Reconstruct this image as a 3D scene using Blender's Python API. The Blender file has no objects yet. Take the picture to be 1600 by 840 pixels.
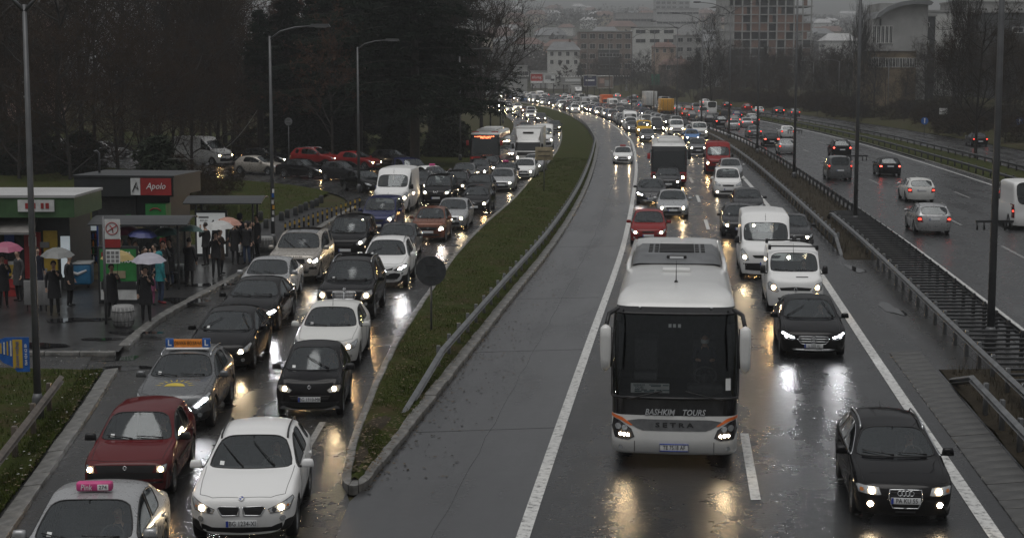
import bpy, bmesh, math, random
from mathutils import Vector, Matrix
from mathutils.bvhtree import BVHTree
random.seed(11)
SC = bpy.context.scene
COL = SC.collection
PI = math.pi

# ------------------------------------------------------------------ camera
CAM_H, CAM_F, CAM_YH = 8.0, 2600.0, 112.0
PITCH = math.atan((420 - CAM_YH) / CAM_F)
cam_data = bpy.data.cameras.new("camera")
cam_data.sensor_width = 36.0
cam_data.lens = CAM_F * 36.0 / 1600.0
cam_data.clip_start = 0.5
cam_data.clip_end = 12000.0
cam = bpy.data.objects.new("camera", cam_data)
COL.objects.link(cam)
cam.location = (0, 0, CAM_H)
cam.rotation_euler = (PI / 2 - PITCH, 0, 0)
SC.camera = cam

# ------------------------------------------------------------------ world, sun, exposure
SUN_EL, SUN_ROT = math.radians(74), math.radians(200)
world = bpy.data.worlds.new("World")
SC.world = world
world.use_nodes = True
wn = world.node_tree.nodes; wl = world.node_tree.links
wn.clear()
w_out = wn.new("ShaderNodeOutputWorld"); w_bg = wn.new("ShaderNodeBackground")
w_sky = wn.new("ShaderNodeTexSky"); w_sky.sky_type = 'NISHITA'; w_sky.sun_disc = False
w_sky.sun_elevation = SUN_EL; w_sky.sun_rotation = SUN_ROT
w_sky.air_density = 2.0; w_sky.dust_density = 6.0; w_sky.ozone_density = 1.0
w_hs = wn.new("ShaderNodeHueSaturation"); w_hs.inputs['Saturation'].default_value = 0.12
# overcast: an even cloud deck, brighter overhead than at the horizon, mixed over the clear sky
w_tc = wn.new("ShaderNodeTexCoord"); w_sep = wn.new("ShaderNodeSeparateXYZ")
w_mr = wn.new("ShaderNodeMapRange")
w_mr.inputs['From Min'].default_value = 0.0; w_mr.inputs['From Max'].default_value = 1.0
w_mr.inputs['To Min'].default_value = 1.72; w_mr.inputs['To Max'].default_value = 4.4
w_cl = wn.new("ShaderNodeTexNoise"); w_cl.inputs['Scale'].default_value = 3.2; w_cl.inputs['Detail'].default_value = 5
w_cm = wn.new("ShaderNodeMapRange"); w_cm.inputs['To Min'].default_value = 0.86; w_cm.inputs['To Max'].default_value = 1.14
w_mul = wn.new("ShaderNodeMath"); w_mul.operation = 'MULTIPLY'
w_col = wn.new("ShaderNodeVectorMath"); w_col.operation = 'SCALE'; w_col.inputs[0].default_value = (0.985, 1.0, 1.03)
w_mix = wn.new("ShaderNodeMix"); w_mix.data_type = 'RGBA'; w_mix.inputs[0].default_value = 0.88
wl.new(w_sky.outputs[0], w_hs.inputs['Color'])
wl.new(w_tc.outputs['Generated'], w_sep.inputs[0]); wl.new(w_sep.outputs['Z'], w_mr.inputs['Value'])
wl.new(w_tc.outputs['Generated'], w_cl.inputs['Vector']); wl.new(w_cl.outputs['Fac'], w_cm.inputs['Value'])
wl.new(w_mr.outputs[0], w_mul.inputs[0]); wl.new(w_cm.outputs[0], w_mul.inputs[1])
wl.new(w_mul.outputs[0], w_col.inputs['Scale'])
wl.new(w_hs.outputs[0], w_mix.inputs[6]); wl.new(w_col.outputs[0], w_mix.inputs[7])
wl.new(w_mix.outputs[2], w_bg.inputs['Color'])
w_bg.inputs['Strength'].default_value = 0.10
wl.new(w_bg.outputs[0], w_out.inputs['Surface'])

sun_d = bpy.data.lights.new("sun", 'SUN'); sun_d.energy = 1.15; sun_d.angle = math.radians(50)
sun_d.color = (1.0, 0.98, 0.95)
sun = bpy.data.objects.new("sun", sun_d); COL.objects.link(sun)
sun.rotation_euler = (PI / 2 - SUN_EL, 0, PI - SUN_ROT)

SC.view_settings.view_transform = 'Standard'; SC.view_settings.look = 'None'
SC.view_settings.exposure = 0.0; SC.view_settings.gamma = 1.0
SC.view_settings.use_curve_mapping = False
SC.render.engine = 'CYCLES'
cy = SC.cycles
cy.use_denoising = True
try:
    cy.denoiser = 'OPENIMAGEDENOISE'
except Exception:
    pass
cy.max_bounces = 7; cy.diffuse_bounces = 2; cy.glossy_bounces = 4; cy.transmission_bounces = 4
cy.transparent_max_bounces = 10; cy.volume_bounces = 0
cy.sample_clamp_indirect = 4.0; cy.caustics_reflective = False; cy.caustics_refractive = False
cy.use_light_tree = True

# ------------------------------------------------------------------ helpers
def at(px, py, z=0.0):
    """point of the place that the photograph shows at pixel (px, py), on the level z"""
    dx = (px - 800) / CAM_F; dy = (py - 420) / CAM_F
    c, s = math.cos(PITCH), math.sin(PITCH)
    d = Vector((dx, c - dy * s, -s - dy * c))
    t = (z - CAM_H) / d.z
    return Vector((0, 0, CAM_H)) + d * t

def atY(px, py, Y):
    """point seen at pixel (px, py) at the distance Y"""
    dx = (px - 800) / CAM_F; dy = (py - 420) / CAM_F
    c, s = math.cos(PITCH), math.sin(PITCH)
    d = Vector((dx, c - dy * s, -s - dy * c))
    return Vector((0, 0, CAM_H)) + d * (Y / d.y)

def interp(pts, t):
    """smooth curve through (t, value) points"""
    n = len(pts)
    if t <= pts[0][0]:
        a, b = pts[0], pts[1]; return a[1] + (b[1] - a[1]) / (b[0] - a[0]) * (t - a[0])
    if t >= pts[-1][0]:
        a, b = pts[-2], pts[-1]; return b[1] + (b[1] - a[1]) / (b[0] - a[0]) * (t - b[0])
    i = 0
    while pts[i + 1][0] < t: i += 1
    def slope(k):
        k0, k1 = max(k - 1, 0), min(k + 1, n - 1)
        return (pts[k1][1] - pts[k0][1]) / (pts[k1][0] - pts[k0][0])
    h = pts[i + 1][0] - pts[i][0]; u = (t - pts[i][0]) / h
    m0, m1 = slope(i) * h, slope(i + 1) * h
    return ((2*u**3 - 3*u*u + 1) * pts[i][1] + (u**3 - 2*u*u + u) * m0
            + (-2*u**3 + 3*u*u) * pts[i + 1][1] + (u**3 - u*u) * m1)

def link(o):
    COL.objects.link(o); return o

def tag(o, label=None, cat=None, group=None, kind=None):
    if label: o['label'] = label
    if cat: o['category'] = cat
    if group: o['group'] = group
    if kind: o['kind'] = kind
    return o

def empty(name, loc=(0, 0, 0), rz=0.0):
    o = bpy.data.objects.new(name, None); link(o)
    o.location = loc; o.rotation_euler = (0, 0, rz); o.empty_display_size = 0.3
    return o

def as_list(m):
    return m if isinstance(m, (list, tuple)) else [m]

def obj(name, mesh, parent=None, loc=None, rz=None, mat=None, rot=None, scale=None):
    o = bpy.data.objects.new(name, mesh); link(o)
    if parent is not None: o.parent = parent
    if loc is not None: o.location = loc
    if rz is not None: o.rotation_euler = (0, 0, rz)
    if rot is not None: o.rotation_euler = rot
    if scale is not None: o.scale = scale
    if mat is not None:
        if len(mesh.materials):
            o.material_slots[0].link = 'OBJECT'; o.material_slots[0].material = mat
    return o

class MB:
    """mesh builder: collects faces of any shape, then makes one mesh"""
    def __init__(self):
        self.v = []; self.f = []; self.m = []; self.sm = []
    def add(self, vs, fs, m=0, smooth=False):
        b = len(self.v); self.v += [tuple(x) for x in vs]
        for q in fs:
            self.f.append(tuple(b + i for i in q)); self.m.append(m); self.sm.append(smooth)
    def box(self, c, s, m=0, rz=0.0, rot=None, top=(1, 1)):
        hx, hy, hz = s[0] / 2, s[1] / 2, s[2] / 2
        vs = []
        for z in (-1, 1):
            k = top if z > 0 else (1, 1)
            for x, y in ((-1, -1), (1, -1), (1, 1), (-1, 1)):
                vs.append(Vector((x * hx * k[0], y * hy * k[1], z * hz)))
        M = rot if rot is not None else Matrix.Rotation(rz, 3, 'Z')
        vs = [M @ p + Vector(c) for p in vs]
        self.add(vs, [(3, 2, 1, 0), (4, 5, 6, 7), (0, 1, 5, 4), (1, 2, 6, 5), (2, 3, 7, 6), (3, 0, 4, 7)], m)
        return self
    def bbox(self, c, s, bev=0.01, m=0, rz=0.0, smooth=True):
        """box with chamfered edges"""
        hx, hy, hz = s[0] / 2, s[1] / 2, s[2] / 2
        b = min(bev, hx * .49, hy * .49, hz * .49)
        bm = bmesh.new()
        bmesh.ops.create_cube(bm, size=1)
        for v in bm.verts: v.co = Vector((v.co.x * 2 * hx, v.co.y * 2 * hy, v.co.z * 2 * hz))
        bmesh.ops.bevel(bm, geom=bm.edges[:], offset=b, segments=2, affect='EDGES', profile=.5)
        M = Matrix.Rotation(rz, 3, 'Z')
        bm.verts.index_update()
        self.add([M @ v.co + Vector(c) for v in bm.verts], [[v.index for v in f.verts] for f in bm.faces], m, smooth)
        bm.free(); return self
    def tube(self, pts, r, n=6, m=0, cap=True, closed=False, smooth=True):
        pts = [Vector(p) for p in pts]; k = len(pts)
        rs = r if isinstance(r, (list, tuple)) else [r] * k
        vs = []; up = None
        for i, p in enumerate(pts):
            if closed: t = pts[(i + 1) % k] - pts[i - 1]
            else: t = pts[min(i + 1, k - 1)] - pts[max(i - 1, 0)]
            if t.length < 1e-9: t = Vector((0, 0, 1))
            t.normalize()
            if up is None:
                up = Vector((0, 0, 1)) if abs(t.z) < .9 else Vector((1, 0, 0))
            a = t.cross(up)
            if a.length < 1e-6: a = t.cross(Vector((1, .3, 0)))
            a.normalize(); b = a.cross(t).normalized(); up = b
            for j in range(n):
                w = 2 * PI * j / n
                vs.append(p + (a * math.cos(w) + b * math.sin(w)) * rs[i])
        fs = []
        seg = k if closed else k - 1
        for i in range(seg):
            for j in range(n):
                a0 = i * n + j; a1 = i * n + (j + 1) % n
                b0 = ((i + 1) % k) * n + j; b1 = ((i + 1) % k) * n + (j + 1) % n
                fs.append((a0, b0, b1, a1))
        if cap and not closed:
            fs.append(tuple(range(n - 1, -1, -1)) if False else tuple(range(n)))
            fs.append(tuple((k - 1) * n + j for j in range(n - 1, -1, -1)))
        self.add(vs, fs, m, smooth); return self
    def lathe(self, prof, n=16, m=0, axis='Z', c=(0, 0, 0), smooth=True, cap=True):
        vs = []; c = Vector(c)
        for r, h in prof:
            for j in range(n):
                w = 2 * PI * j / n
                p = (r * math.cos(w), r * math.sin(w), h)
                if axis == 'X': p = (p[2], p[0], p[1])
                if axis == 'Y': p = (p[0], p[2], p[1])
                vs.append(Vector(p) + c)
        fs = []
        for i in range(len(prof) - 1):
            for j in range(n):
                fs.append((i * n + j, i * n + (j + 1) % n, (i + 1) * n + (j + 1) % n, (i + 1) * n + j))
        if cap and prof[0][0] > 1e-6: fs.append(tuple(range(n - 1, -1, -1)))
        if cap and prof[-1][0] > 1e-6: fs.append(tuple((len(prof) - 1) * n + j for j in range(n)))
        self.add(vs, fs, m, smooth); return self
    def prism(self, poly, z0, z1, m=0):
        n = len(poly)
        vs = [(x, y, z0) for x, y in poly] + [(x, y, z1) for x, y in poly]
        fs = [tuple(range(n - 1, -1, -1)), tuple(range(n, 2 * n))]
        for i in range(n): fs.append((i, (i + 1) % n, n + (i + 1) % n, n + i))
        self.add(vs, fs, m); return self
    def slab(self, poly, M, d, m=0):
        """outline poly in the x-z plane, thickness d along y, placed by matrix M"""
        n = len(poly)
        vs = [M @ Vector((x, -d / 2, z)) for x, z in poly] + [M @ Vector((x, d / 2, z)) for x, z in poly]
        fs = [tuple(range(n)), tuple(range(2 * n - 1, n - 1, -1))]
        for i in range(n): fs.append((i, n + i, n + (i + 1) % n, (i + 1) % n))
        self.add(vs, fs, m); return self
    def mesh(self, name, mats, normals=True):
        me = bpy.data.meshes.new(name)
        me.from_pydata(self.v, [], self.f)
        for m in as_list(mats): me.materials.append(m)
        me.polygons.foreach_set('material_index', self.m)
        me.polygons.foreach_set('use_smooth', self.sm)
        if normals:
            bm = bmesh.new(); bm.from_mesh(me)
            bmesh.ops.recalc_face_normals(bm, faces=bm.faces[:]); bm.to_mesh(me); bm.free()
        me.update(); return me
    def build(self, name, mats, parent=None, **k):
        return obj(name, self.mesh(name, mats), parent, **k)

TMP = bpy.data.scenes.new('workshop')       # small scene for evaluating single pieces quickly
def evaluated(o):
    TMP.collection.objects.link(o)
    vl = TMP.view_layers[0]; vl.update()
    me = bpy.data.meshes.new_from_object(o.evaluated_get(vl.depsgraph))
    TMP.collection.objects.unlink(o); return me

def copy_tree(o, parent=None):
    c = o.copy(); link(c); c.parent = parent
    for ch in list(o.children): copy_tree(ch, c)
    return c

def text_mesh(s, size, mat, depth=0.004, sx=1.0, shear=0.0, bold=0.0):
    """lettering, upright in the x-z plane facing -y, centred on the origin"""
    cu = bpy.data.curves.new('lettering', 'FONT'); cu.body = s; cu.size = size
    cu.align_x = 'CENTER'; cu.align_y = 'CENTER'; cu.extrude = depth / 2; cu.shear = shear; cu.offset = bold
    cu.resolution_u = 2
    t = bpy.data.objects.new('lettering', cu)
    me = evaluated(t)
    bpy.data.objects.remove(t); bpy.data.curves.remove(cu)
    me.transform(Matrix.Rotation(PI / 2, 4, 'X') @ Matrix.Diagonal((sx, 1, 1, 1)))
    me.materials.clear(); me.materials.append(mat)
    me.name = 'lettering'
    return me

# ------------------------------------------------------------------ materials
M = {}
def nodes(name):
    m = bpy.data.materials.new(name); m.use_nodes = True
    nt = m.node_tree; b = nt.nodes['Principled BSDF']
    return m, nt, b
def N(nt, kind, **k):
    n = nt.nodes.new(kind)
    for a, v in k.items():
        if a in n.inputs.keys() if isinstance(a, str) else False: n.inputs[a].default_value = v
        else: setattr(n, a, v)
    return n
def noise(nt, scale, detail=4, coord='Object', rough=.55, vec=None, dist=0.0):
    n = nt.nodes.new('ShaderNodeTexNoise')
    n.inputs['Scale'].default_value = scale; n.inputs['Detail'].default_value = detail
    n.inputs['Roughness'].default_value = rough; n.inputs['Distortion'].default_value = dist
    if vec is None:
        tc = nt.nodes.new('ShaderNodeTexCoord'); vec = tc.outputs[coord]
    nt.links.new(vec, n.inputs['Vector'])
    return n.outputs['Fac']
def ramp(nt, fac, stops):
    r = nt.nodes.new('ShaderNodeValToRGB'); el = r.color_ramp.elements
    while len(el) < len(stops): el.new(.5)
    for e, (p, c) in zip(el, stops):
        e.position = p; e.color = (c, c, c, 1) if not isinstance(c, tuple) else (*c, 1)
    nt.links.new(fac, r.inputs['Fac']); return r.outputs['Color']
def bump(nt, b, fac, strength=.2, dist=.01):
    n = nt.nodes.new('ShaderNodeBump'); n.inputs['Strength'].default_value = strength
    n.inputs['Distance'].default_value = dist
    nt.links.new(fac, n.inputs['Height'])
    nt.links.new(n.outputs[0], b.inputs['Normal']); return n
def simple(name, col, rough=.5, metal=0.0, coat=0.0, vary=.25, scale=6.0, spec=.5, coord='Object', bmp=0.0):
    m, nt, b = nodes(name)
    c0 = tuple(x * (1 - vary) for x in col); c1 = tuple(min(1, x * (1 + vary)) for x in col)
    f = noise(nt, scale, 5, coord)
    nt.links.new(ramp(nt, f, [(.3, c0), (.7, c1)]), b.inputs['Base Color'])
    b.inputs['Roughness'].default_value = rough; b.inputs['Metallic'].default_value = metal
    b.inputs['Coat Weight'].default_value = coat; b.inputs['Coat Roughness'].default_value = .06
    b.inputs['Specular IOR Level'].default_value = spec
    if bmp: bump(nt, b, noise(nt, scale * 8, 4, coord), bmp, .01)
    M[name] = m; return m
def emit(name, col, strength):
    m, nt, b = nodes(name)
    b.inputs['Base Color'].default_value = (*col, 1)
    b.inputs['Emission Color'].default_value = (*col, 1); b.inputs['Emission Strength'].default_value = strength
    M[name] = m; return m
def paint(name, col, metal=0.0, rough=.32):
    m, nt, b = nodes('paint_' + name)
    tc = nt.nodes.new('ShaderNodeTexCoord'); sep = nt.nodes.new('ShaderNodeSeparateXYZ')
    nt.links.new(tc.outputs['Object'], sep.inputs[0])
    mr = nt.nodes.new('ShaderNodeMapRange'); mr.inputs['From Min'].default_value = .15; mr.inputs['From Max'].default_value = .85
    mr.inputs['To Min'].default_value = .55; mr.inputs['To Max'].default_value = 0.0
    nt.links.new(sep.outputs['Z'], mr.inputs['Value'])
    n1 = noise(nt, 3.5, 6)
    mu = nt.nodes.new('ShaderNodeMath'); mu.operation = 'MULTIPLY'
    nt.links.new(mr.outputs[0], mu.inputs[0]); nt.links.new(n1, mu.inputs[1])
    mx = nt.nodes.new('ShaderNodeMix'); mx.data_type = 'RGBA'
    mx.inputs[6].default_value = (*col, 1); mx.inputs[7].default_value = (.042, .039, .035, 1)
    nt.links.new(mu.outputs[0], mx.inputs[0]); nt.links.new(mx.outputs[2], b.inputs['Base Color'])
    n2 = noise(nt, 9, 4)
    nt.links.new(ramp(nt, n2, [(.35, rough * .75), (.7, rough * 1.3)]), b.inputs['Roughness'])
    b.inputs['Metallic'].default_value = metal
    b.inputs['Specular IOR Level'].default_value = 0.0
    b.inputs['Coat Weight'].default_value = .55; b.inputs['Coat Roughness'].default_value = .07
    # water beads on the wet paint
    vo = nt.nodes.new('ShaderNodeTexVoronoi'); vo.inputs['Scale'].default_value = 55
    nt.links.new(tc.outputs['Object'], vo.inputs['Vector'])
    bump(nt, b, ramp(nt, vo.outputs['Distance'], [(.1, 1.0), (.35, 0.0)]), .12, .003)
    M['paint_' + name] = m; return m

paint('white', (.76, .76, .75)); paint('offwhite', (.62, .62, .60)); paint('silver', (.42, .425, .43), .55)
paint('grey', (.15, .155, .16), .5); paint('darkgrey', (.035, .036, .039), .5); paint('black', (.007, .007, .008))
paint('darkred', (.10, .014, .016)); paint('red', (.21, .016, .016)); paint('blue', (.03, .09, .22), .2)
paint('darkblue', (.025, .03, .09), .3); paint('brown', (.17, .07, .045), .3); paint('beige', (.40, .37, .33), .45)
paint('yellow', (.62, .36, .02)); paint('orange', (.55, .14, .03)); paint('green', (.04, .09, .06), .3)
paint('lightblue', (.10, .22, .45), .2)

def glass(name, tint, opaque=False, ior=1.85):
    m, nt, b = nodes(name)
    if opaque:
        b.inputs['Base Color'].default_value = (.012, .014, .015, 1); b.inputs['Roughness'].default_value = .06
        b.inputs['Specular IOR Level'].default_value = .7
        bump(nt, b, noise(nt, 2.0, 2), .05, .02)
    else:
        out = nt.nodes['Material Output']; nt.nodes.remove(b)
        tr = nt.nodes.new('ShaderNodeBsdfTransparent'); tr.inputs[0].default_value = (*tint, 1)
        gl = nt.nodes.new('ShaderNodeBsdfGlossy'); gl.inputs['Roughness'].default_value = .03
        gl.inputs['Color'].default_value = (.9, .95, .97, 1)
        fr = nt.nodes.new('ShaderNodeFresnel'); fr.inputs['IOR'].default_value = ior
        bp = nt.nodes.new('ShaderNodeBump'); bp.inputs['Strength'].default_value = .06; bp.inputs['Distance'].default_value = .004
        nt.links.new(noise(nt, 60, 3), bp.inputs['Height']); nt.links.new(bp.outputs[0], gl.inputs['Normal'])
        mx = nt.nodes.new('ShaderNodeMixShader')
        nt.links.new(fr.outputs[0], mx.inputs[0]); nt.links.new(tr.outputs[0], mx.inputs[1]); nt.links.new(gl.outputs[0], mx.inputs[2])
        nt.links.new(mx.outputs[0], out.inputs['Surface'])
    M[name] = m; return m
glass('glass', (.80, .84, .83)); glass('glass_dark', (.1, .1, .1), True); glass('glass_tint', (.34, .36, .36))
glass('glass_clear', (.8, .82, .82)); glass('glass_coach', (.86, .88, .88), ior=1.5)

simple('trim', (.009, .009, .010), .45, vary=.3, scale=20)
simple('rubber', (.011, .011, .012), .6, vary=.3, scale=15)
simple('rim', (.30, .31, .32), .3, .9, vary=.2, scale=10)
simple('chrome', (.62, .63, .64), .14, 1.0, vary=.08)
simple('lens', (.50, .52, .53), .08, .55, coat=1.0, vary=.35, scale=30)
simple('lens_dark', (.05, .05, .055), .08, .5, coat=1.0, vary=.5, scale=30)
simple('tail_off', (.14, .01, .012), .12, coat=1.0)
simple('indicator', (.5, .16, .02), .15, coat=1.0)
simple('cabin', (.05, .05, .052), .75, scale=12)
simple('seat_fabric', (.085, .085, .09), .85, scale=40)
simple('paper', (.7, .71, .70), .6, vary=.06)
simple('plate_white', (.66, .67, .68), .35, vary=.06)
simple('plate_blue', (.02, .05, .3), .4)
simple('ink', (.01, .01, .011), .5)
simple('ink_white', (.78, .78, .78), .5, vary=.04)
emit('lamp_warm', (1.0, .60, .25), 230.0)
emit('lamp_white', (1.0, .76, .46), 225.0)
emit('lamp_cool', (.95, .96, 1.0), 240.0)
emit('lamp_fog', (1.0, .78, .50), 90.0)
emit('lamp_amber', (1.0, .42, .10), 4.0)
emit('lamp_tail', (1.0, .05, .03), 4.0)
emit('lamp_brake', (1.0, .06, .04), 14.0)
emit('led_text', (1.0, .20, .08), 5.0)
simple('skin', (.42, .27, .20), .55, vary=.08)
simple('hair', (.02, .015, .012), .6)
# ------------------------------------------------------------------ vehicles: a body cage is subdivided, then lamps, grilles and trim are fitted to its skin
def lerp(a, b, t): return a + (b - a) * t

DEF = dict(L=4.3, W=1.76, H=1.48, wb=2.6, fo=.86, rw=.315, z0=.20, zb=.22, hf=.70, hc=.98, yc=1.15, ycs=1.38,
           yrf=1.95, yrr=None, ydeck=None, hd=1.0, hdr=.93, bf=.95, br=1.02, roofw=.66, bow=.17, style='hatch',
           droopf=.045, droopr=.10, clad=False, nosew=.80, bp=None, boxy=0.0, z4=.66, z3=.42, quarter=False, windows=True,
           rake=.10, prot=.05)

def body_mesh(sp, levels):
    S = dict(DEF); S.update(sp)
    L, W, H = S['L'], S['W'], S['H']; hw = W / 2
    fo, wb, rw = S['fo'], S['wb'], S['rw']; R = rw + .065; st = S['style']
    ry = fo + wb
    bp = S['bp'] or lerp(S['ycs'], ry, .56)
    yl = [.03, .20, fo - R - .04, fo - .72 * R, fo, fo + .72 * R, fo + R + .04,
          lerp(fo + R, bp, .5), bp - .045, bp + .045, ry - R - .04, ry - .72 * R, ry, ry + .72 * R, ry + R + .04, L - .20, L - .03]
    yl[1] = min(yl[1], yl[2] - .04)
    yl[15] = max(yl[15], yl[14] + .04); 
    if yl[15] > L - .06: yl[14] = L - .2; yl[15] = L - .1
    if yl[10] < yl[9] + .05: yl[10] = yl[9] + .05
    yc, ycs, yrf = S['yc'], S['ycs'], S['yrf']
    n = 17
    yu = list(yl); y6 = list(yl)
    for i in range(0, 6):
        yu[i] = lerp(.05, yc, (i / 6.0)); y6[i] = min(yl[i], lerp(.05, ycs, i / 6.0)) if yl[6] <= ycs + .15 else lerp(.05, ycs, i / 6.0)
    yu[6] = yc; y6[6] = ycs
    yu[7] = yrf; y6[7] = lerp(ycs, bp, .42)
    if y6[5] > ycs - .08:
        y6[5] = ycs - .08
    yu[8], yu[9] = max(bp - .045, yrf + .2), max(bp + .045, yrf + .29)
    zr = [0] * n
    if st == 'sedan':
        yrr = S['yrr'] or ry - .05; yd = S['ydeck'] or ry + .48
        yu[10] = lerp(yu[9], yrr, .4); yu[11] = lerp(yu[9], yrr, .75); yu[12] = yrr
        yu[13] = lerp(yrr, yd, .5); yu[14] = yd; yu[15] = lerp(yd, L, .6); yu[16] = L - .06
        y6[12] = ry - .02; y6[13] = lerp(ry, yd, .5); y6[14] = yd + .06; y6[15] = max(yu[15], y6[14] + .05)
    else:
        yrr = S['yrr'] or L - .42
        yu[10] = lerp(yu[9], yrr, .2); yu[11] = lerp(yu[9], yrr, .42); yu[12] = lerp(yu[9], yrr, .6)
        yu[13] = lerp(yu[9], yrr, .85); yu[14] = yrr; yu[15] = L - S['rake']; yu[16] = L - .04
        y6[13] = max(y6[13], yu[13]); y6[14] = max(y6[13] + .05, min(L - .22, max(y6[14], yrr + .04))); y6[15] = L - S['rake'] - .02
    rings = []
    wx = [S['nosew'], .935, .985, 1, 1, 1, 1, 1, 1, 1, 1, 1, 1, .995, .985, .955, .86]
    for i in range(n):
        k = wx[i] * hw
        # hood / roof centre height and the cross rows
        hood = i <= 5; glassz = False
        deck = (st == 'sedan' and i >= 14) or (st != 'sedan' and i >= 15)
        belt = lerp(S['bf'], S['br'], min(max((i - 6) / 8.0, 0), 1))
        if hood:
            t = i / 6.0
            zc = S['hf'] + (S['hc'] - S['hf']) * (1 - (1 - t) ** 1.7)
            drop6 = lerp(.075, max(zc - belt + .02, .03), t)
            z10, z9, z8, z7, z6 = zc, zc - .006, zc - .022, zc - .04, zc - drop6
            x9, x8, x7, x6 = .42 * k, .74 * k, .83 * k, .915 * k
            z5 = z6 - .075
        elif i == 6:
            zc = S['hc']; z10, z9, z8, z7, z6 = zc, zc - .005, zc - .018, zc - .02, belt
            x9, x8, x7, x6 = .44 * k, .85 * k, .905 * k, .95 * k
            z5 = belt - .07
        elif deck:
            if st == 'sedan':
                zc = lerp(S['hd'], S['hdr'], (i - 14) / 2.0)
                z10, z9, z8, z7, z6 = zc, zc - .006, zc - .02, zc - .035, zc - .06
                x9, x8, x7, x6 = .42 * k, .74 * k, .84 * k, .92 * k
            else:
                zc = S['hd'] if i == 15 else S['hdr']
                z10, z9, z8, z7, z6 = zc, zc, zc - .005, zc - .01, zc - .04
                x9, x8, x7, x6 = .42 * k, .76 * k, .86 * k, .94 * k
            z5 = z6 - .08
        else:
            last = 12 if st == 'sedan' else 14
            if st == 'sedan' and i == 13:
                zc = lerp(H - S['droopr'], S['hd'], .52)
            else:
                u = (i - 7) / (last - 7.0)
                zc = H - S['droopf'] * max(0, 1 - u / .35) ** 2 - S['droopr'] * max(0, (u - .35) / .65) ** 2
            rwid = S['roofw'] / .88 * hw
            z10, z9, z8, z7, z6 = zc, zc - .012, zc - .05, zc - .095, belt
            x9, x8 = .5 * rwid, .93 * rwid
            x7 = rwid + .02; x6 = .935 * k
            if st == 'sedan' and i == 13:
                x8 = lerp(.9 * rwid, .74 * k, .5); x7 = lerp(x7, .84 * k, .5); x9 = .45 * k
                z7 = zc - .07; z8 = zc - .03
            z5 = belt - .07
        z2 = S['z0'] if 0 < i < 16 else S['zb']
        x2, x1, z1 = .955 * k, .58 * k, S['z0'] - .01
        arch = {3: .694, 4: 1.0, 5: .694, 11: .694, 12: 1.0, 13: .694}
        if i in arch:
            z2 = rw + R * arch[i] * 1.05; x1 = hw - .30; z1 = z2; x2 = .985 * k
        elif i in (2, 6, 10, 14):
            x1 = hw - .30
        z3 = max(S['z3'], z2 + .025); z4 = max(min(S['z4'], z5 - .06), z3 + .02)
        z5 = max(z5, z4 + .02); z6 = max(z6, z5 + .015)
        z7 = max(z7, z6 + .004) if i > 6 else z7
        x3, x4, x5 = .99 * k, 1.0 * k, .975 * k
        if i in arch: x3 = 1.003 * k; x4 = 1.006 * k
        yy6 = y6[i]; yy = yu[i]; y0 = yl[i]
        cw = S['bow']
        def bw(x, y):   # plan curvature of nose and tail
            q = (x / hw) ** 2
            if i == 0: return y + cw * q
            if i == 1: return y + cw * .45 * q
            if i == 16: return y - cw * .55 * q
            if i == 15: return y - cw * .2 * q
            if i == 6 : return y + (ycs - yc) * min(1, (x / (.86 * hw)) ** 2)
            if i == 7: return y + .10 * (x / (.6 * hw)) ** 2
            if i in (4, 5): return y + (ycs - yc) * .5 * q
            if st != 'sedan' and i == 14: return y - .07 * (x / (.6 * hw)) ** 2
            return y
        pts = [(0, y0, S['z0'] - .01), (x1, y0, z1), (x2, y0, z2), (x3, y0, z3), (x4, y0, z4), (x5, lerp(y0, yy6, .6), z5),
               (x6, yy6, z6), (x7, yy + (.10 if i == 7 else 0), z7), (x8, yy, z8), (x9, yy, z9), (0, yy, z10)]
        out = []
        for j, (x, y, z) in enumerate(pts):
            if i in (0, 1, 15, 16): out.append(Vector((x, bw(x, y), z)))
            elif j >= 7: out.append(Vector((x, bw(x, y), z)))
            else: out.append(Vector((x, y, z)))
        if i == 6: out[7].y = ycs - .02
        rings.append(out)
    bm = bmesh.new(); cl = bm.edges.layers.float.new('crease_edge')
    V = []
    for r in rings:
        row = {}
        for j, p in enumerate(r):
            q = Vector((p.x, p.y - L / 2, p.z))
            row[j] = bm.verts.new(q)
            row[-j] = row[j] if j in (0, 10) else bm.verts.new((-q.x, q.y, q.z))
        row[-10] = row[10]
        V.append(row)
    faces = {}
    def code(i, j, sgn):
        if j in (0, 1): return 1
        if S['clad'] and j == 2: return 1
        if j in (8, 9) and i == 6: return 2
        if st == 'sedan' and j in (8, 9) and i in (12, 13): return 3
        if st != 'sedan' and j in (8, 9) and i == 14 and S['windows']: return 3
        if j == 6:
            b = 10 if sgn > 0 else 20
            if i in (6, 7): return b
            if i in (9, 10) and S['windows'] and st != 'van': return b + 1
            if i == 11 and st != 'van' and S['windows'] and S['quarter']: return b + 2 if False else 0
            if i in (12,) and S['quarter'] and st != 'van': return b + 2
            if i == 8: return 4 if sgn > 0 else 5
        return 0
    for i in range(n - 1):
        for sgn in (1, -1):
            for j in range(10):
                q = [V[i][sgn * j], V[i][sgn * (j + 1)], V[i + 1][sgn * (j + 1)], V[i + 1][sgn * j]]
                if sgn > 0: q = q[::-1]
                q2 = []
                for v in q:
                    if v not in q2: q2.append(v)
                f = bm.faces.new(q2); f.material_index = code(i, j, sgn); f.smooth = True
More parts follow.
